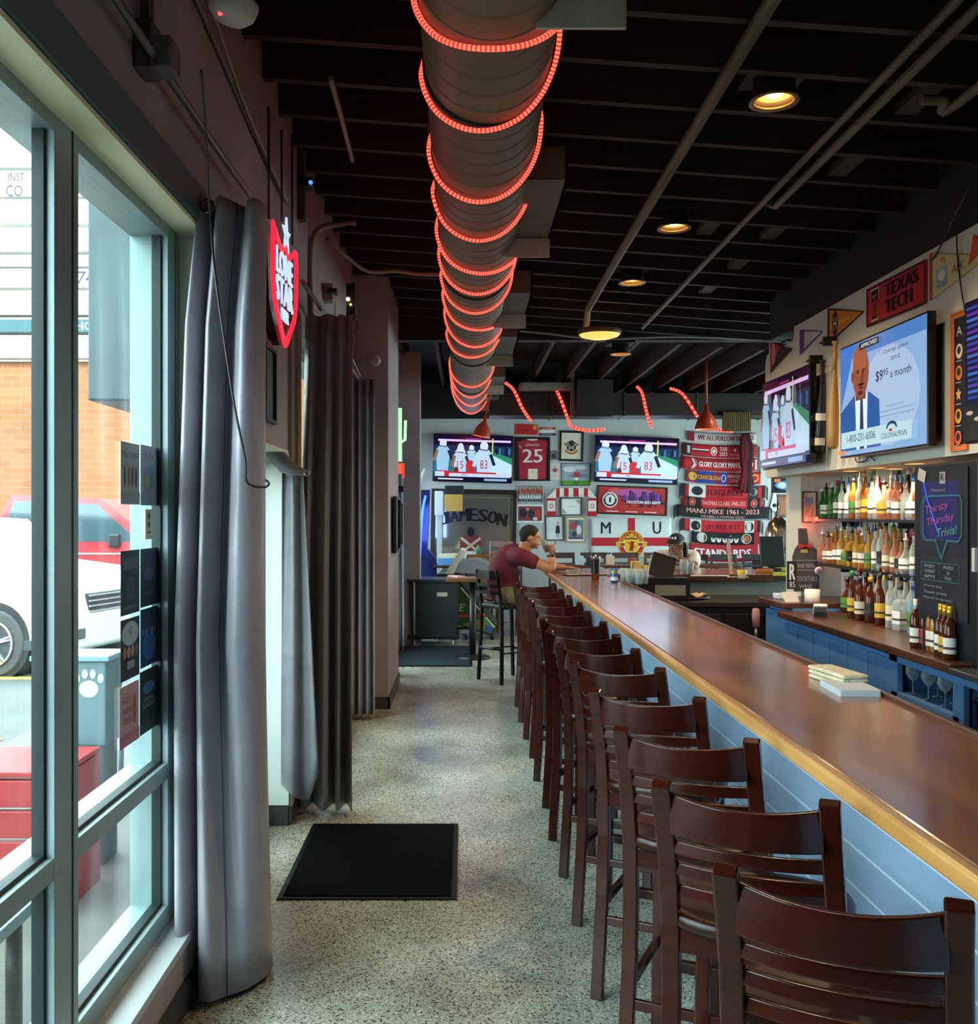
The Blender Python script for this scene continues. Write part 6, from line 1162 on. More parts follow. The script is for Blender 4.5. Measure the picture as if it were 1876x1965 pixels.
g = thing('beer_glass', 'half full beer glass raised in the hand of the man in maroon', 'glass', hd+V(-.045, -.03, -.03), (0, -.45, 0))
MB().lathe([(1e-4, 0), (.025, 0), (.035, .12), (.033, .12), (.023, .006), (1e-4, .006)], tinted('d0d0c8', .12), n=18).build('glass_body', g); MB().lathe([(1e-4, .008), (.0225, .008), (.028, .07), (1e-4, .07)], mat('a8662a', .3), n=18).build('beer', g)
# person in the cap behind the laptop
per = thing('person', 'person in a black cap, glasses and white shirt with red collar behind the laptop', 'person', (2.45, 10.75, 0)); o_ = Vector((2.45, 10.75, 0))
b = Body(); hc = P(1297, 1045, 10.6); Pk, Rk = head(b, hc-o_, .235, (-.62, -.75, -.12), SK2)
cx = hc.x+.02
b.limb([(V(cx+.02, 10.85, .85)-o_, .15), (V(cx+.03, 10.82, 1.0)-o_, .135), (V(cx+.03, 10.76, 1.13)-o_, .13), (V(cx+.01, 10.72, 1.22)-o_, .075), (hc-o_+V(.02, .02, -.05), .058)], SK2, n=18)
sR, sL = V(cx-.17, 10.72, 1.16), V(cx+.2, 10.74, 1.16); eL = P(1332, 1090, 10.45); wL = hc+V(.01, -.13, -.13); eR = V(cx-.24, 10.50, 1.13); wR = V(cx-.12, 10.28, 1.11)
b.limb([(sL-o_, .06), ((sL+eL)/2-o_, .05), (eL-o_, .042), ((eL+wL)/2-o_, .038), (wL-o_, .026)], SK2); b.limb([(sR-o_, .06), ((sR+eR)/2-o_, .05), (eR-o_, .042), ((eR+wR)/2-o_, .036), (wR-o_, .026)], SK2)
b.ball(wL+V(-.005, -.005, .045)-o_, (.038, .02, .045), SK2); b.ball(wR+V(.02, -.04, 0)-o_, (.035, .045, .018), SK2)
for k in range(4):
    finger(b, wL+V(-.03+.018*k, -.008, .08)-o_, (-.15, .2, 1), (.3, .4, .5), 'X', .065, .0085, SK2); finger(b, wR+V(-.005+.017*k, -.08, 0)-o_, (.1, -1, -.1), (-.1, -.15, -.1), 'X', .06, .0085, SK2)
finger(b, wL+V(-.035, -.01, .04)-o_, (-.7, .1, .7), (.2, .2, .2), 'Y', .05, .009, SK2); finger(b, wR+V(-.01, -.03, 0)-o_, (-.7, -.7, 0), (.2, .2, .2), 'Z', .05, .009, SK2)
for k in (-1, 1): b.limb([(V(cx+k*.09, 10.85, .82)-o_, .085), (V(cx+k*.1, 10.5, .76)-o_, .06), (V(cx+k*.1, 10.52, .4)-o_, .045), (V(cx+k*.1, 10.45, .35)-o_, .035)], SK2)
b.lump('body', per, .006, 4)
s = Body(); wm = noisy('d8d0c8', 'e4ddd6', (9, 9, 9), .8)
s.limb([(V(cx+.02, 10.86, .86)-o_, .17), (V(cx+.03, 10.82, 1.0)-o_, .155), (V(cx+.03, 10.76, 1.12)-o_, .15), (V(cx+.01, 10.73, 1.2)-o_, .095)], wm, n=20)
for a_, e_ in ((sL, eL), (sR, eR)): s.limb([(a_*.6+V(cx, 10.75, 1.16)*.4-o_, .09), (a_-o_, .08), (a_*.45+e_*.55-o_, .068)], wm)
s.lump('shirt', per, .008, 5)
MB().tube([hc-o_+V(.015+.075*math.cos(a), .03+.07*math.sin(a), -.155+.02*math.sin(a)) for a in [k*PI/10 for k in range(20)]], .014, mat('a82a2c', .7), n=8, closed=True).build('collar', per)
tr = Body()
for k in (-1, 1): tr.limb([(V(cx+k*.09, 10.88, .82)-o_, .11), (V(cx+k*.1, 10.5, .76)-o_, .075), (V(cx+k*.1, 10.52, .42)-o_, .058)], mat('1c1e26', .8))
tr.lump('trousers', per, .01, 3)
cp = MB(); ck = mat('111114', .7); sc_h = .235
dome = [(Rk.to_3x3() @ V(0, 0, 0))]
def capf(u, v):
    a = 2*PI*u; e = PI/2*v; p = V(-.05+.46*math.cos(a)*math.cos(e), .36*math.sin(a)*math.cos(e), .17+.36*math.sin(e)); return Pk(p.x, p.y, p.z)
cp.grid(capf, 28, 8, ck)
def brim(u, v): a = -1.1+2.2*u; r = .40+.30*v*math.cos(a*.8); return Pk(-.05+r*1.08*math.cos(a), .37*math.sin(a)*(1+.12*v), .19-.04*v-.05*abs(math.sin(a))*v)
cp.grid(brim, 14, 4, ck); cp.build('cap', per, solid=.005); q = MB(); q.ball(Pk(.33, .02, .33), (.012, .012, .02), mat('e8e8e8', .5)); q.ball(Pk(.30, -.12, .33), (.01, .01, .018), mat('e8e8e8', .5)); q.ball(Pk(.31, .14, .34), (.01, .01, .018), mat('e8e8e8', .5)); q.build('cap_emblem', per)
hb = Body(); hb.ball(Pk(-.28, 0, -.05), (.18*.235, .30*.235, .30*.235), mat('15100e', .8), rot=Rk); hb.limb([(Pk(-.12, .36, .02), .025), (Pk(-.14, .37, -.3), .03), (Pk(-.15, .36, -.55), .025)], mat('15100e', .8)); hb.limb([(Pk(-.12, -.36, .02), .022), (Pk(-.14, -.37, -.3), .022)], mat('15100e', .8)); hb.lump('hair', per, .008, 3)
gm = MB()
for k in (-1, 1): gm.tube([Pk(.40, k*.13+.10*math.cos(a), .02+.085*math.sin(a)) for a in [j*PI/8 for j in range(16)]], .004, mat('d8c8a0', .3, .8), n=6, closed=True); gm.tube([Pk(.38, k*.22, .04), Pk(-.02, k*.345, .05)], .003, mat('d8c8a0', .3, .8), n=5)
gm.tube([Pk(.42, -.03, .04), Pk(.42, .03, .04)], .003, mat('d8c8a0', .3, .8), n=5); gm.build('eyeglasses', per)
# bar chair of that person
t = thing('bar_stool', 'dark stool under the person behind the laptop', 'bar stool', (cx+.02, 10.88, 0)); MB().lathe([(.2, .68), (.2, .72), (.17, .74), (1e-4, .742)], M_SEAT, n=24).build('seat', t)
for a in range(4): MB().tube([(.13*math.cos(a*PI/2+.8), .13*math.sin(a*PI/2+.8), .69), (.2*math.cos(a*PI/2+.8), .2*math.sin(a*PI/2+.8), 0)], .016, M_ST).build('leg', t)
# ================================================================ things on the bar and the crossing counter
def bp(x, y, z=1.07): Yc = F*(HC-z)/(y-VY); return Vector((PX(x, Yc), Yc, z))
t = thing('laptop', 'open black laptop seen from behind on the crossing counter', 'laptop', bp(1272, 1112)+V(0, .02, 0), (0, 0, .1))
MB().box((0, 0, .115), (.22, .012, .21), mat('09090b', .3), rotm(-.18, .30, 0)).build('lid', t, bev=.004); MB().box((-.12, .004, .12), (.010, .016, .20), mat('b8bcc4', .3, .7), rotm(-.18, .30, 0)).build('lid_edge', t); MB().bx(-.16, .16, .02, .26, 0, .02, mat('0c0c10', .4)).build('base', t, bev=.003)
t = thing('cocktail_shaker', 'tall steel and black shaker cup standing on the bar top', 'shaker', bp(1142, 1112)); MB().lathe([(1e-4, 0), (.034, 0), (.043, .19), (.045, .2), (.03, .215), (1e-4, .22)], mat('b8b4ae', .18, 1), n=28).build('cup', t); MB().lathe([(.0375, .05), (.0435, .175)], mat('141416', .35), n=28, cap=False).build('sleeve', t)
t = thing('drink_can', 'blue and white drink can on the bar beside the glasses', 'can', bp(1178, 1118)); MB().lathe([(1e-4, 0), (.026, 0), (.031, .008), (.031, .105), (.026, .118), (1e-4, .116)], mat('3a78b0', .3, .5), n=24).build('can_body', t); MB().lathe([(.0315, .02), (.0315, .05)], mat('dfe6ea', .3), n=24, cap=False).lathe([(.0315, .08), (.0315, .1)], mat('c8a050', .3, .5), n=24, cap=False).build('label', t)
for i, (x, y, h) in enumerate(((1197, 1122, .11), (1207, 1124, .12), (1218, 1123, .12), (1226, 1125, .13), (1236, 1124, .13))):
    pglass('tumbler', .036, .12, bp(x, y-4)+V(0, 0, 0), 'clear tumbler right of the blue can on the bar, %s from the left' % ('first', 'second', 'third', 'fourth', 'fifth')[i], 'tumblers beside the blue can')
pglass('tumbler', .04, .15, bp(1312, 1104), 'clear pint glass on the crossing counter beside the laptop', None); pglass('tumbler', .036, .12, bp(1324, 1103), 'shorter clear glass beside the pint glass', None)
for i, (x, y, rz, c) in enumerate(((1108, 1104, .2, '15110f'), (1135, 1103, -.1, '1a1512'), (1165, 1103, .3, '2a201a'))):
    MB().bx(-.13, .13, -.08, .08, 0, .008, mat(c, .25)).bx(-.1, .02, -.05, .05, .008, .009, mat('c8a088', .5)).build('menu', loc=bp(x, y), rot=(0, 0, rz), label='flat dark menu card on the bar before the seated man, %s from the left' % ('first', 'second', 'third')[i], cat='menu', group='menus on the bar')
t = thing('mug', 'yellow cup with white base on the crossing counter', 'cup', bp(1423, 1110)); MB().lathe([(1e-4, 0), (.03, 0), (.036, .03)], mat('e8e4da', .4), n=24, cap=False).build('cup_base', t); MB().lathe([(.036, .03), (.045, .075), (.042, .075), (.03, .01)], mat('d8b838', .4), n=24, cap=False).build('cup_body', t)
m = MB(); m.tube([(0, 0, .006), (.3, 0, .006), (.33, -.02, .006), (.34, -.05, .006)], .007, mat('e8e4dc', .5), n=6); m.build('drinking_straw', loc=bp(1325, 1106), label='long white straw lying on the crossing counter', cat='straw')
MB().tube([(0, 0, .008), (.13, .01, .008), (.19, .0, .008)], [.004, .006, .011], mat('d8b890', .5), n=8).build('wooden_spoon', loc=bp(1395, 1109), label='small pale wooden spoon left of the yellow cup', cat='spoon')
MB().box((0, 0, .16), (.03, .02, .32), mat('d0b0a0', .5), rotm(0, -.1, 0)).build('tap_handle', loc=bp(1411, 1103)+V(0, .2, 0), label='pale upright tap handle behind the yellow cup', cat='tap handle')
for i, (x, y, l, c) in enumerate(((1468, 1096, .16, 'c87a34'), (1498, 1093, .12, 'd8cc70'), (1500, 1103, .14, 'd4d04a'), (1475, 1090, .1, 'e8d8b0'))):
    MB().box((0, 0, .02), (l, .04, .035), mat(c, .5)).build('condiment_packet', loc=bp(x, y+3)+V(0, .02, 0), rot=(0, 0, -.1), label='%s box lying at the right end of the crossing counter' % ('orange-brown', 'pale yellow back', 'bright yellow front', 'cream')[i], cat='box', bev=.006)
t = thing('pos_terminal', 'black point-of-sale screen seen from behind on the crossing counter', 'screen', bp(1490, 1098)+V(0, .15, 0), (0, 0, .2)); MB().box((0, 0, .2), (.26, .03, .3), mat('08080a', .35), rotm(-.15)).build('monitor', t, bev=.008); MB().bx(-.07, .07, -.06, .1, 0, .03, mat('101012', .4)).bx(-.03, .03, -.01, .02, .03, .15, mat('101012', .4)).build('stand', t)
t = thing('beer_tower', 'domed copper beer tower with taps at the right end of the crossing counter', 'beer tower', bp(1518, 1098)+V(0, .4, 0))
MB().lathe([(.13, .18), (.14, .25), (.13, .38), (.10, .48), (.04, .54), (1e-4, .55)], mat('a08878', .2, .9), n=28).build('dome', t); MB().cyl((0, 0, 0), (0, 0, .2), .06, mat('1a1a1c', .4)).build('column', t)
for k in range(4): MB().tube([(-.09+.06*k, -.1, .2), (-.09+.06*k, -.16, .21), (-.09+.06*k, -.17, .1)], .012, mat('c8b8b0', .2, .9), n=8).build('tap', t)
for i, (x, y, c) in enumerate(((1450, 1176, 'c08a90'), (1478, 1170, 'b8b0a8'))):
    t = thing('bar_brush', ('pink' if i == 0 else 'grey')+' bottle brush standing on the dark cooler behind the bar', 'brush', (PX(x, 8.07), 8.07, .60)); MB().lathe([(.03, .1), (.034, .2), (.028, .25), (1e-4, .26)], mat(c, .8), n=16).build('bristles', t); MB().cyl((0, 0, 0), (0, 0, .1), .012, mat('b8b8b4', .3, .6)).build('handle', t)
t = thing('prep_tray', 'crumpled pale cloth on a dark tray behind the bar', 'tray', (1.95, 8.5, .9)); MB().lathe([(1e-4, 0), (.2, 0), (.22, .02), (.2, .02), (1e-4, .008)], mat('141214', .4), n=24).build('tray', t)
MB().grid(lambda u, v: ((u-.5)*.34, (v-.5)*.12, .03+.02*math.sin(u*14)*math.cos(v*7)), 16, 6, mat('d8b898', .9)).build('cloth', t, solid=.01)
MB().bx(-.2, .2, -.12, .12, 0, .2, mat('121416', .4)).bx(-.1, .16, -.124, -.12, .05, .14, mat('7c8078', .5)).build('receipt_printer', loc=(1.72, 8.3, .9), label='black boxy printer with a grey panel beneath the laptop', cat='printer', bev=.008)
t = thing('napkin_caddy', 'yellow and cream caddy of condiments left of the laptop', 'caddy', bp(1236, 1106)+V(0, .18, 0)); MB().bx(-.09, .0, -.05, .05, 0, .13, mat('d8c070', .5)).build('napkin_box', t, bev=.006); MB().lathe([(1e-4, 0), (.03, 0), (.035, .08), (1e-4, .1)], mat('c8a83c', .4), n=16, c=(.05, 0, 0)).build('jar', t); MB().tube([(-.1, -.06, .0), (-.08, -.06, .16), (.1, -.06, .18), (.1, -.06, 0)], .005, mat('b08848', .4, .6), n=6).build('rack', t)
# ================================================================ back-left corner: wheeled bin, machines, tables
t = thing('wheeled_bin', 'large dark wheeled bin with casters by the back-left corner', 'bin', (PX(833, 12.2), 12.2, 0)); c = noisy('141a1e', '1e262b', (4, 4, 4), .45)
MB().prism([(-.28, .12), (.28, .12), (.31, .8), (-.31, .8)], -.25, .25, c, T=Matrix(((1, 0, 0, 0), (0, 0, 1, 0), (0, 1, 0, 0), (0, 0, 0, 1)))).build('bin_body', t, bev=.02, recalc=True); MB().bx(-.33, .33, -.28, .28, .79, .83, c).build('rim', t, bev=.01); MB().bx(-.32, .32, -.26, .26, .09, .14, mat('0e1012', .5)).build('dolly', t, bev=.01)
MB().bx(.04, .17, -.262, -.258, .62, .67, mat('b8b8a8', .5)).build('label_plate', t); MB().cyl((-.24, -.27, .14), (-.24, -.27, .8), .012, mat('8fa09c', .4)).build('lift_rod', t)
for x in (-.24, .24):
    for y in (-.2, .2):
        w0 = MB().cyl((x-.012, y, .042), (x+.012, y, .042), .042, mat('b8b8b4', .4)).build('caster', t); MB().bx(x-.02, x+.02, y-.01, y+.01, .04, .09, mat('222222', .4)).build('bracket', w0)
t = thing('arcade_cabinet', 'tall blue-lit arcade cabinet at the left of the bar mirror', 'arcade cabinet', (PX(803, 13.6), 13.6, 0))
MB().prism([(-.1, 0), (.25, 0), (.25, 1.0), (.12, 1.15), (.16, 1.98), (-.1, 1.98)], -.02, .3, noisy('0a1440', '0e1c58', (4, 4, 4), .35), T=Matrix(((1, 0, 0, 0), (0, 0, 1, 0), (0, 1, 0, 0), (0, 0, 0, 1)))).build('cabinet', t, bev=.01, recalc=True)
MB().tube(rsmooth([(.02, -.04, 1.05), (.035, -.04, 1.4), (.06, -.04, 1.7), (.10, -.04, 1.9)], 6), .018, mat('2f6cff', emit=3.5), n=8).build('neon_strip', t); MB().tube([(-.02, -.04, 2.0), (.1, -.04, 2.28)], .025, mat('b8c0b8', .4), n=8).build('marquee_arm', t); lamp('arcade_glow', 'AREA', (PX(803, 13.6)+.1, 13.45, 1.5), 9, (.15, .25, 1), .5, (PI/2, 0, 0))
t = thing('stand_post', 'pale upright stand with a yellow ticket box before the mirror', 'stand', (PX(843, 14.3), 14.3, 0)); MB().bx(-.04, .04, -.03, .03, 0, 1.75, mat('b4bcb0', .5)).build('post', t, bev=.004); MB().bx(-.07, .06, -.06, .06, 1.62, 1.98, mat('d0d4d4', .4)).build('head_box', t, bev=.01); MB().bx(.08, .34, -.08, .0, 1.68, 1.93, mat('c8a040', .4)).bx(.08, .36, -.082, .0, 1.93, 2.06, mat('202426', .4)).build('ticket_box', t, bev=.006); MB().bx(-.1, .1, -.1, .1, 0, .03, mat('333333', .5)).build('foot', t)
def chair(label, x, Y, rz, col='8a5a34', h=.92, grp=None):
    t = thing('dining_chair', label, 'chair', (x, Y, 0), (0, 0, rz), group=grp); w_ = noisy(col, col, (5, 5, 9), .45) if not isinstance(col, tuple) else mat(col[0], .4)
    for s_ in (-1, 1): MB().bar([(s_*.19, -.19, 0), (s_*.18, -.18, .45), (s_*.17, -.24, h)], .03, .03, w_).build('rear_leg', t); MB().bar([(s_*.18, .19, 0), (s_*.18, .18, .44)], .032, .032, w_).build('front_leg', t)
    MB().bx(-.21, .21, -.2, .22, .44, .47, w_).build('seat', t, bev=.008)
    for z, hh in ((h-.04, .08), (h-.16, .035), (h-.25, .035)): MB().bx(-.17, .17, -.25+(h-z)*.12, -.235+(h-z)*.12, z-hh/2, z+hh/2, w_).build('back_slat', t)
    return t
def table(label, x, Y, w_, d_, h, top='8a5a34', leg='1a1a1c', rz=0, grp=None):
    t = thing('table', label, 'table', (x, Y, 0), (0, 0, rz), group=grp); MB().bx(-w_/2, w_/2, -d_/2, d_/2, h-.035, h, noisy(top, top, (2, 9, 2), .35)).build('tabletop', t, bev=.006); MB().cyl((0, 0, .03), (0, 0, h-.035), .035, mat(leg, .4, .5)).build('pedestal', t); MB().bx(-.25, .25, -.03, .03, 0, .035, mat(leg, .4)).bx(-.03, .03, -.25, .25, 0, .035, mat(leg, .4)).build('base', t); return t
table('tall slatted wood table before the mirror', PX(893, 14.25), 14.25, .72, .5, 1.05, '8a5428'); table('dark table in front of the mirror with a blue box on it', PX(872, 13.72), 13.72, .6, .44, .92, '3a2a22')
MB().bx(-.2, .2, -.14, .14, 0, .1, mat('4a8cc0', .5)).prism([(-.2, -.14), (.2, -.14), (.1, .14), (-.1, .14)], .1, .16, mat('c8c8a0', .5)).build('game_box', loc=(PX(868, 13.7), 13.7, .92), label='blue and cream game box lying on the dark table', cat='box')
MB().bx(-.12, .12, -.08, .08, 0, .04, mat('dcdcd8', .5)).build('napkin_tray', loc=(PX(905, 14.2), 14.2, 1.05), label='white tray lying on the tall slatted table', cat='tray')
MB().lathe([(1e-4, 0), (.03, 0), (.03, .1), (.012, .13), (1e-4, .15)], mat('2a8a4a', .4), n=14).build('sauce_bottle', loc=(PX(917, 14.2), 14.1, 1.05), label='small green sauce bottle on the tall slatted table', cat='bottle')
chair('light wooden chair leaning beside the blue arcade cabinet', PX(822, 13.1), 13.1, -1.2, 'b08050', 1.2); chair('brown wooden high-back chair right of the tall slatted table', PX(946, 13.6), 13.6, 2.6, '6a4028', 1.25)
chair('dark wood chair at the right side of the mirror', PX(972, 13.9), 13.9, 2.9, '5a3a28', 1.2)
t = thing('pinball_machine', 'sloping game machine with grey deck and green side art', 'game machine', (PX(902, 12.9), 12.9, 0), (0, 0, -.05))
TT = Matrix(((1, 0, 0, 0), (0, 0, 1, 0), (0, 1, 0, 0), (0, 0, 0, 1)))
MB().prism([(-.42, .28), (.30, .05), (.36, .18), (.05, .55), (-.2, .86), (-.42, .86)], -.35, .35, mat('14251c', .4), T=TT).build('cabinet', t, recalc=True, bev=.006)
MB().prism([(-.25, .88), (.36, .84), (.5, .9), (.08, 1.05), (-.12, 1.02)], -.33, .33, mat('8e8f98', .35), T=TT).build('deck', t, recalc=True, bev=.008); MB().prism([(-.32, .86), (-.2, .86), (-.06, 1.16), (-.12, 1.18)], -.36, .36, mat('ddd4c4', .4), T=TT).build('side_rail', t, recalc=True)
q = Art(z=.352, rough=.4); q.poly([(-.4, .3), (.28, .08), (.33, .17), (.0, .56), (-.22, .8), (-.4, .8)], '2f4a28'); q.poly([(-.1, .2), (.28, .09), (.32, .17), (.2, .3)], '5a8a3c'); q.line([(.33, .17), (-.1, .68)], .02, 'd8d4c4'); q.text('TEE', -.18, .42, .24, .09, 'c8ccc8', slant=.3); q.rect(-.4, .3, .24, .33, 'c03030'); q.ell(.16, .2, .05, .05, 'c86030'); q.poly([(.2, .12), (.3, .1), (.31, .17), (.22, .2)], '3a5aa0')
q.build('side_art', t, rot=(PI/2, 0, 0))
for x in (-.38, .3):
    for y in (-.3, .3): MB().cyl((x, y, 0), (x, y, .3 if x < 0 else .1), .025, mat('1a1a1c', .4)).build('leg', t)
t = thing('table', 'low brown table edge in front of the game machine beside the man', 'table', (PX(915, 10.9), 10.9, 0)); MB().bx(-.35, .2, -.1, .3, .88, .92, noisy('6a4228', '7a5030', (3, 9, 3), .4)).build('tabletop', t, bev=.004); MB().cyl((-.05, .1, 0), (-.05, .1, .88), .04, mat('101014', .4)).build('pedestal', t); MB().lathe([(.2, 0), (.2, .02), (.04, .04)], mat('101014', .4), n=24, c=(-.05, .1, 0)).build('base', t)
MB().prism([(-.02, 0), (.1, .06), (.04, .3), (-.05, .28)], 0, .012, mat('d8a8a0', .4)).build('menu', loc=(PX(880, 10.8), 10.95, .92), rot=(0, 0, .3), label='pink menu card lying on the low brown table', cat='menu')
# dining chairs, tables under the cross flag
for i, x in enumerate((1085, 1147, 1209, 1270)):
    chair('dark wooden dining chair before the flag wall, %s from the left' % ('first', 'second', 'third', 'fourth')[i], PX(x, 13.3), 13.3, PI+random.uniform(-.2, .2), '3c2218', 1.1, 'dark chairs before the flag wall')
for i, x in enumerate((1105, 1190, 1290, 1375)): table('dark high table behind the bar near the back wall, %s from the left' % ('first', 'second', 'third', 'fourth')[i], PX(x, 12.6), 12.6, .5, .5, .98, '4a2c20', grp='dark tables near the back wall')
for i, x in enumerate((1335, 1397, 1458)):
    chair('black dining chair below the scarves, %s from the left' % ('first', 'second', 'third')[i], PX(x, 13.2), 13.2, PI+random.uniform(-.2, .2), '15151a', 1.08, 'black chairs below the scarves')
for i, (x, c) in enumerate(((1110, 'b8c4cc'), (1130, '2a3036'), (1168, 'd8b898'))): MB().bx(-.05, .05, -.04, .04, 0, .12, mat(c, .4)).build('condiment_box', loc=(PX(x, 12.6), 12.5, .98), label='%s condiment holder on a dark table under the flag' % ('pale grey', 'black', 'tan')[i], cat='condiment holder', bev=.008)
# far right corner things
(c, w_, h_) = FR(1479, 917, 1542, 946, 12.6)
t = thing('television', 'small television with a blue game picture left of the white column', 'television', (c[0], c[1], c[2]), FAR); MB().bx(-w_/2, w_/2, -h_/2, h_/2, 0, .05, mat('08080a', .3)).build('casing', t, bev=.004); q = Art(emit=1.0, z=.0505, rough=.2); q.rect(-w_*.46, -h_*.42, w_*.46, h_*.42, '0c1020'); q.ell(-w_*.05, 0, w_*.38, h_*.3, '4a90d8'); q.ell(-w_*.2, 0, w_*.14, h_*.2, 'bfe0ff'); q.ell(w_*.2, -h_*.15, w_*.12, h_*.18, 'e0f0ff'); q.rect(-w_*.44, h_*.2, -w_*.25, h_*.42, 'd87850'); q.build('screen', t)
MB().cyl((-.05, 0, h_/2), (-.05, 0, 1.2), .02, mat('222226', .4)).build('ceiling_pole', t).rotation_euler = (-PI/2, 0, 0)
t['label'] = 'small television with a blue game picture left of the white column'
(c, w_, h_) = FR(1489, 949, 1550, 993, 14.69)
frame('picture_frame', 'dark framed orange-brown picture under the small television', c, FAR, w_, h_, mat('2a1812', .4), lambda q, w, h: (q.rect(-w/2, -h/2, w/2, h/2, '8c4a1c'), q.ell(0, 0, w*.25, h*.3, '6a3414'), q.rect(-w*.4, -h*.4, -w*.1, h*.3, '9a5a28')), fw=.03)
(c, w_, h_) = FR(1476, 945, 1494, 982, 14.69)
m = MB(); m.prism([(-w_*.1, h_*.5), (w_*.1, h_*.5), (w_*.5, -h_*.3), (w_*.1, -h_*.5), (-w_*.5, -h_*.35)], 0, .02, mat('dcd8cc', .8)); m.lathe([(1e-4, .02), (.03, .02), (.03, .025), (1e-4, .025)], mat('1a1a20', .6), n=16, c=(0, -.05, 0)); m.build('hanging_pennant', loc=c, rot=FAR, label='white folded pennant hanging left of the brown picture', cat='pennant')
(c, w_, h_) = FR(1491, 1003, 1515, 1041, 14.2)
t = thing('neon_sign', 'white-outlined lit sign with yellow and green shapes behind the beer tower', 'neon sign', c, FAR); MB().bx(-w_/2, w_/2, -h_/2, h_/2, -.03, 0, mat('14161a', .4)).build('panel', t); MB().tube(rsmooth([(-w_/2, -h_/2, .01), (-w_/2, h_*.4, .01), (-w_*.3, h_/2, .01), (w_/2, h_/2, .01)], 4), .018, mat('f4fff8', emit=2.5), n=6).build('outline_tube', t)
q = Art(emit=1.6, z=.002); q.poly([(.06*math.cos(PI/2+j*PI/5)*(1 if j % 2 == 0 else .45)*1.1, -.05+.075*math.sin(PI/2+j*PI/5)*(1 if j % 2 == 0 else .45)) for j in range(10)], 'd8e030'); q.rect(-.05, .06, .06, .1, 'b0f0b8'); q.build('lettering', t)
MB().bx(-.03, .03, -h_/2-.3, -h_/2, -.03, -.01, mat('14161a', .5)).build('post', t)
MB().bx(0, .8, 0, .5, 0, 1.0, noisy('161214', '201a1c', (4, 4, 4), .5)).build('service_station', loc=(4.3, 13.9, 0), label='dark service station cabinet in the far right corner', cat='cabinet', bev=.01)
# ================================================================ outside the windows
def brick(c1, c2, mort, sc_=1.0, key='brick'):
    m = bpy.data.materials.new(key); m.use_nodes = True; nt = m.node_tree; N = nt.nodes; L = nt.links; b = N['Principled BSDF']
    tc = N.new('ShaderNodeTexCoord'); mp = N.new('ShaderNodeMapping'); mp.inputs['Rotation'].default_value = (PI/2, 0, 0); br = N.new('ShaderNodeTexBrick'); br.inputs['Scale'].default_value = sc_
    br.inputs['Color1'].default_value = lin(c1); br.inputs['Color2'].default_value = lin(c2); br.inputs['Mortar'].default_value = lin(mort); br.inputs['Mortar Size'].default_value = .012; br.inputs['Brick Width'].default_value = .42; br.inputs['Row Height'].default_value = .15
    L.new(tc.outputs['Object'], mp.inputs[0]); L.new(mp.outputs[0], br.inputs['Vector']); L.new(br.outputs['Color'], b.inputs['Base Color']); b.inputs['Roughness'].default_value = .85; return m
m = MB(); m.bx(-60, -1.2, -25, 60, -.12, -.02, noisy('4a4d4b', '585a57', (.8, .8, .8), .9, bump=.1)); struct(m, 'ground')
m = MB(); m.bx(-3.3, -1.2, -6, 16, -.02, 0, noisy('5a5954', '66645e', (2, 2, 2), .85)); struct(m, 'pavement')
for i in range(5): MB().bx(-7.6, -3.4, 4.3+i*2.7, 4.42+i*2.7, -.02, -.014, mat('b8903c', .8)).build('parking_line', rot=(0, 0, 0), label='yellow parking line painted on the asphalt, %s from the window' % ('first', 'second', 'third', 'fourth', 'fifth')[i], cat='road marking', group='yellow parking lines')
t = thing('brick_building', 'long tan brick building across the car park', 'building', (-12, 22, 0)); MB().bx(-14, 9, 0, 8, 0, 5.1, brick('98603c', '8a5434', '86684c')).build('wall', t); MB().bx(-14.1, 9.1, -.1, 8.1, 5.1, 5.25, mat('9a9488', .6)).build('roof_coping', t); MB().bx(-1.2, -.1, -.06, .0, 0, 5.1, brick('c8a850', 'b89a44', 'a08c58', key='yellow_brick')).build('pilaster', t)
MB().bx(.1, .9, -.05, -.01, 1.9, 2.4, mat('dcd8cc', .5)).build('wall_sign', t)
t = thing('pylon_sign', 'tall white stacked sign board for the neighbouring businesses', 'sign', (-7.875, 18, -.825)); t.scale = (1.5, 1.5, 1.5)
m = MB(); m.bx(-1.1, -.95, -.1, .1, 0, 6.6, mat('3c5054', .5)); m.build('post', t)
rows = [(300, 328), (334, 383), (388, 435), (444, 488), (494, 516), (520, 556), (564, 608), (616, 642), (650, 690)]
for k, (ya, yb) in enumerate(rows):
    za, zb = PZ(yb, 12), PZ(ya, 12); mt = mat('b0b0ac', .5) if k != 7 else mat('24484e', .5); o = MB().bx(-1.0, .80, -.12, .06, za, zb, mt).build('sign_panel', t, bev=.01)
    if k == 1:
        q = Art(z=.121); q.text('INST', PX(40, 12)+5.25, (za+zb)/2+.08, .2, .1, '040505'); q.text('CO', PX(36, 12)+5.25, (za+zb)/2-.09, .2, .14, '040505'); q.text('RY DA', PX(174, 12)+5.25, (za+zb)/2-.06, .32, .13, '040505'); q.build('lettering', o, rot=(PI/2, 0, 0))
    if k == 5: q = Art(z=.121); q.text('74E', PX(180, 12)+5.25, (za+zb)/2, .32, .17, '101c40', slant=.2); q.build('lettering', o, rot=(PI/2, 0, 0))
    if k == 7: q = Art(z=.121); q.text('HOU', PX(177, 12)+5.25, (za+zb)/2, .3, .1, 'e8ecec'); q.build('lettering', o, rot=(PI/2, 0, 0))
MB().bx(-.115, .115, -.3, .3, -.55, .5, noisy('34474a', '3e5255', (2, 2, 2), .5)).build('blade_sign', loc=(-1.72, 5.0, 2.75), label='grey-green blade sign hanging outside beyond the window', cat='sign', bev=.01)
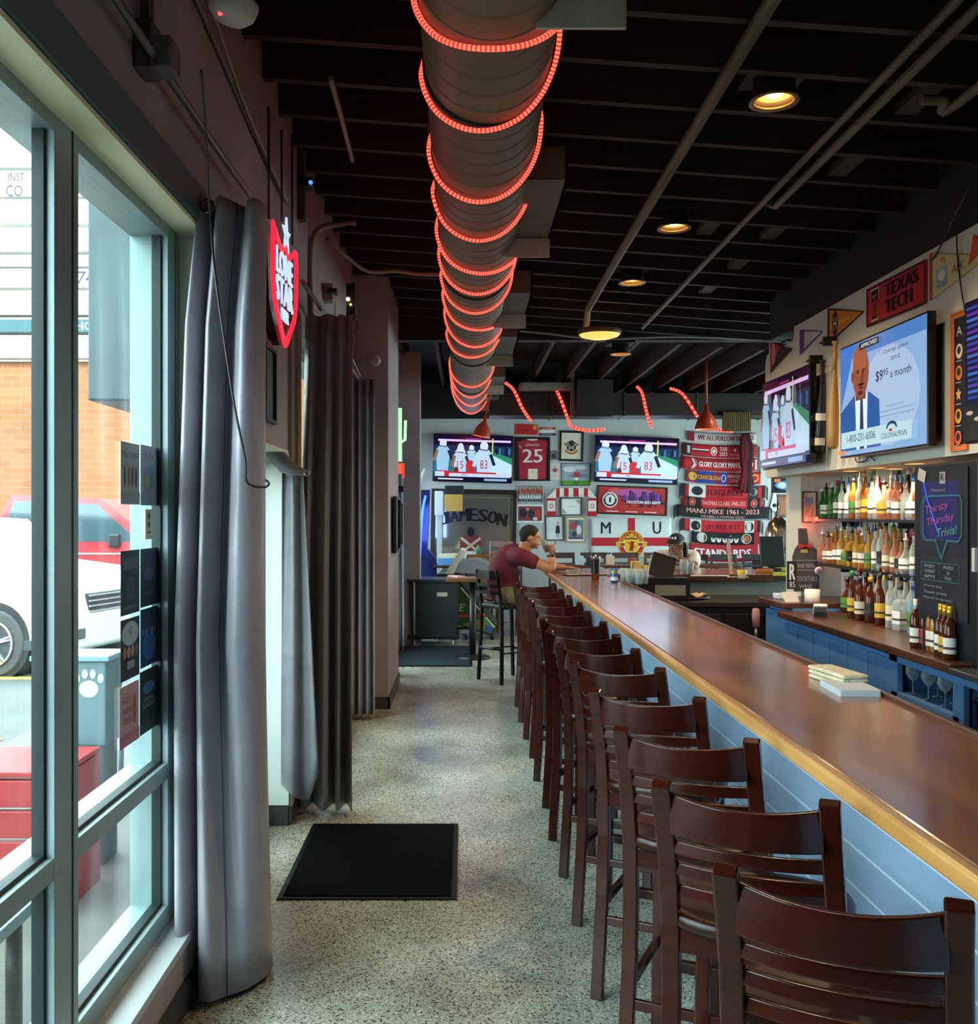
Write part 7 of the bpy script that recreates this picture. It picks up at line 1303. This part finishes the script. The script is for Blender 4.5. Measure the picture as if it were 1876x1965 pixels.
MB().cyl((-1.72, 5.0, 3.2), (-1.18, 5.0, 3.2), .02, mat('333a3c', .4)).build('sign_bracket', label='metal arm holding the blade sign outside', cat='bracket')
def wheel(t, x, y, z, r, w_=.22):
    wt = MB().tube([(x, y-w_/2, z), (x, y-w_/2+.03, z), (x, y+w_/2-.03, z), (x, y+w_/2, z)], [r*.93, r, r, r*.93], mat('3c3d3c', .8), n=36).build('wheel', t); s_ = -1
    yy = y-w_/2-.004; m = MB(); al = mat('b8b8b4', .3, .8); m.tube([(x, yy, z), (x, yy-.01, z)], [r*.66, r*.64], mat('26282a', .5), n=32)
    for k in range(5):
        for d in (-.12, .12):
            a = k*2*PI/5+.3+d; m.bar([(x+.05*math.cos(a), yy-.018, z+.05*math.sin(a)), (x+r*.62*math.cos(a-d*.4), yy-.014, z+r*.62*math.sin(a-d*.4))], .03, .02, al, up=(0, 1, 0))
    m.tube([(x+r*.65*math.cos(a), yy-.01, z+r*.65*math.sin(a)) for a in [j*PI/16 for j in range(32)]], .014, al, n=6, closed=True); m.ball((x, yy-.02, z), (.05, .02, .05), al); m.build('rim', wt)
def vehicle(name, label, loc, rz, paint, prof, glassp, wheels, wid, front):
    t = thing(name, label, 'car', loc, (0, 0, rz)); TT_ = Matrix(((1, 0, 0, 0), (0, 0, 1, 0), (0, 1, 0, 0), (0, 0, 0, 1)))
    MB().prism(prof, -wid/2, wid/2, paint, T=TT_).build('car_body', t, bev=.06, seg=4, recalc=True)
    gm = mat('3a4c54', .08, spec=.8)
    for i, gpp in enumerate(glassp): MB().prism(gpp, -wid/2-.004, wid/2+.004, gm, T=TT_).build('side_window', t, recalc=True)
    for x in wheels:
        m = MB(); m.tube([(x, -wid/2-.006, .36), (x, wid/2+.006, .36)], .40, mat('15171a', .8), n=36); m.build('wheel_arch', t); wheel(t, x, -wid/2+.08, .34, .345); wheel(t, x, wid/2-.08, .34, .345)
    front(t); return t
wp = noisy('d4d6d4', 'dcdedc', (1, 1, 1), .25, coat=.6); rp_ = noisy('b8242c', 'c02a32', (1, 1, 1), .25, coat=.6)
def suvf(t):
    MB().bx(2.15, 2.24, -.55, .55, .62, .84, mat('20282a', .4)).build('grille', t, bev=.02)
    m = MB()
    for k in range(4): m.bx(2.235, 2.255, -.54, .54, .64+k*.055, .655+k*.055, mat('c8ccd0', .2, .9))
    m.build('grille_bars', t)
    for s_ in (-1, 1): MB().box((2.08, s_*.74, .82), (.26, .28, .14), mat('8a9698', .1, spec=.8), rotm(0, 0, s_*-.3)).build('headlight', t, bev=.03); MB().box((2.16, s_*.7, .45), (.14, .26, .16), mat('3a4648', .4)).build('fog_light', t, bev=.02)
    MB().bx(2.0, 2.27, -.8, .8, .26, .34, mat('9aa4a4', .4)).build('bumper_trim', t, bev=.03); MB().bx(-2.2, 2.1, -.93, -.9, .28, .38, mat('2c3436', .6)).build('sill_cladding', t)
vehicle('suv', 'white sport utility car parked nose towards the window', (-5.95, 11.1, -.02), -.24, wp, [(-2.3, .3), (2.2, .3), (2.25, .6), (2.18, .88), (1.9, 1.02), (1.0, 1.12), (.35, 1.60), (-1.6, 1.68), (-2.25, 1.1), (-2.35, .7)],
    [[(.85, 1.13), (.28, 1.54), (-.45, 1.58), (-.45, 1.12)], [(-.53, 1.12), (-.53, 1.58), (-1.5, 1.6), (-1.9, 1.12)]], (1.42, -1.4), 1.84, suvf)
def trf(t):
    MB().bx(2.72, 2.8, -.8, .8, .6, .95, mat('20242a', .4)).build('grille', t, bev=.02); MB().box((.95, -.98, 1.28), (.16, .16, .2), mat('26282c', .3)).build('side_mirror', t, bev=.03)
    MB().bx(-2.7, -.95, -.7, .7, 1.2, 1.26, mat('1a1a1c', .6)).build('bed', t); MB().bx(-2.6, 2.5, -.97, -.94, 1.08, 1.1, mat('e0d0d0', .3)).build('trim_line', t)
vehicle('pickup_truck', 'red pickup truck parked behind the white car', (-5.95, 14.8, -.02), .0, rp_, [(-2.8, .4), (2.75, .4), (2.8, .9), (2.7, 1.15), (1.5, 1.26), (.75, 1.88), (-.55, 1.94), (-.9, 1.28), (-2.75, 1.25)],
    [[(1.3, 1.26), (.68, 1.80), (.15, 1.83), (.15, 1.26)], [(.07, 1.26), (.07, 1.83), (-.5, 1.85), (-.75, 1.26)]], (1.85, -1.8), 1.9, trf)
# dog water station, red bench, tables on the pavement
t = thing('pet_station', 'grey-blue box on legs with a pale paw print', 'pet station', (-1.92, 4.6, 0)); gb = noisy('4a6468', '546e72', (3, 3, 3), .5)
MB().bx(-.08, .25, -.1, .12, .56, .96, gb).build('box', t, bev=.01); MB().bx(-.10, .27, -.12, .14, .96, .985, mat('6a8c9a', .4)).build('lid', t, bev=.004)
for x in (-.07, .19): MB().bx(x, x+.04, -.08, .1, 0, .56, mat('4a5c60', .5)).build('leg', t)
q = Art(z=.101); q.ell(.0, -.0, .045, .04, 'a8b8b8'); [q.ell(-.055+k*.037, .05+(.02 if k in (1, 2) else 0), .014, .022, 'a8b8b8') for k in range(4)]; q.build('paw_print', t, rot=(PI/2, 0, 0), loc=(.17, 0, .83))
t = thing('red_bench', 'bright red wooden bench outside near the window', 'bench', (-2.3, 4.05, 0)); rb = noisy('8c1c1e', '981f22', (3, 3, 3), .5)
for k in range(4): MB().bx(-1.3, .66, -.14+k*.0, -.10, .08+k*.125, .19+k*.125, rb).build('front_board', t, bev=.004)
MB().bx(-1.3, .66, -.14, .3, .575, .60, rb).build('seat', t, bev=.005); MB().bx(.6, .66, -.1, .3, 0, .57, rb).bx(-1.3, -1.24, -.1, .3, 0, .57, rb).build('end_panel', t)
t = thing('patio_table', 'low pale patio table with dark legs just outside the glass', 'table', (-1.9, 2.75, 0)); MB().bx(-.6, .58, -.5, .32, .42, .46, noisy('66787e', '72848a', (8, 8, 8), .4)).build('tabletop', t, bev=.006)
for x in (-.5, .5):
    for y in (-.4, .25): MB().cyl((x, y, 0), (x, y, .42), .025, mat('2c3638', .4)).build('leg', t)
t = thing('patio_chair', 'dark metal patio chair beyond the paw box', 'chair', (-1.72, 5.6, 0))
for x in (-.2, .2):
    for y in (-.2, .2): MB().cyl((x, y, 0), (x, y, .45 if y < 0 else .9), .015, mat('3a484c', .4)).build('leg', t)
MB().bx(-.22, .22, -.22, .22, .43, .46, mat('3a484c', .4)).build('seat', t); m = MB()
for k in range(4): m.bx(-.22, .22, .19, .21, .55+k*.09, .60+k*.09, mat('3a484c', .4))
m.build('backrest', t)
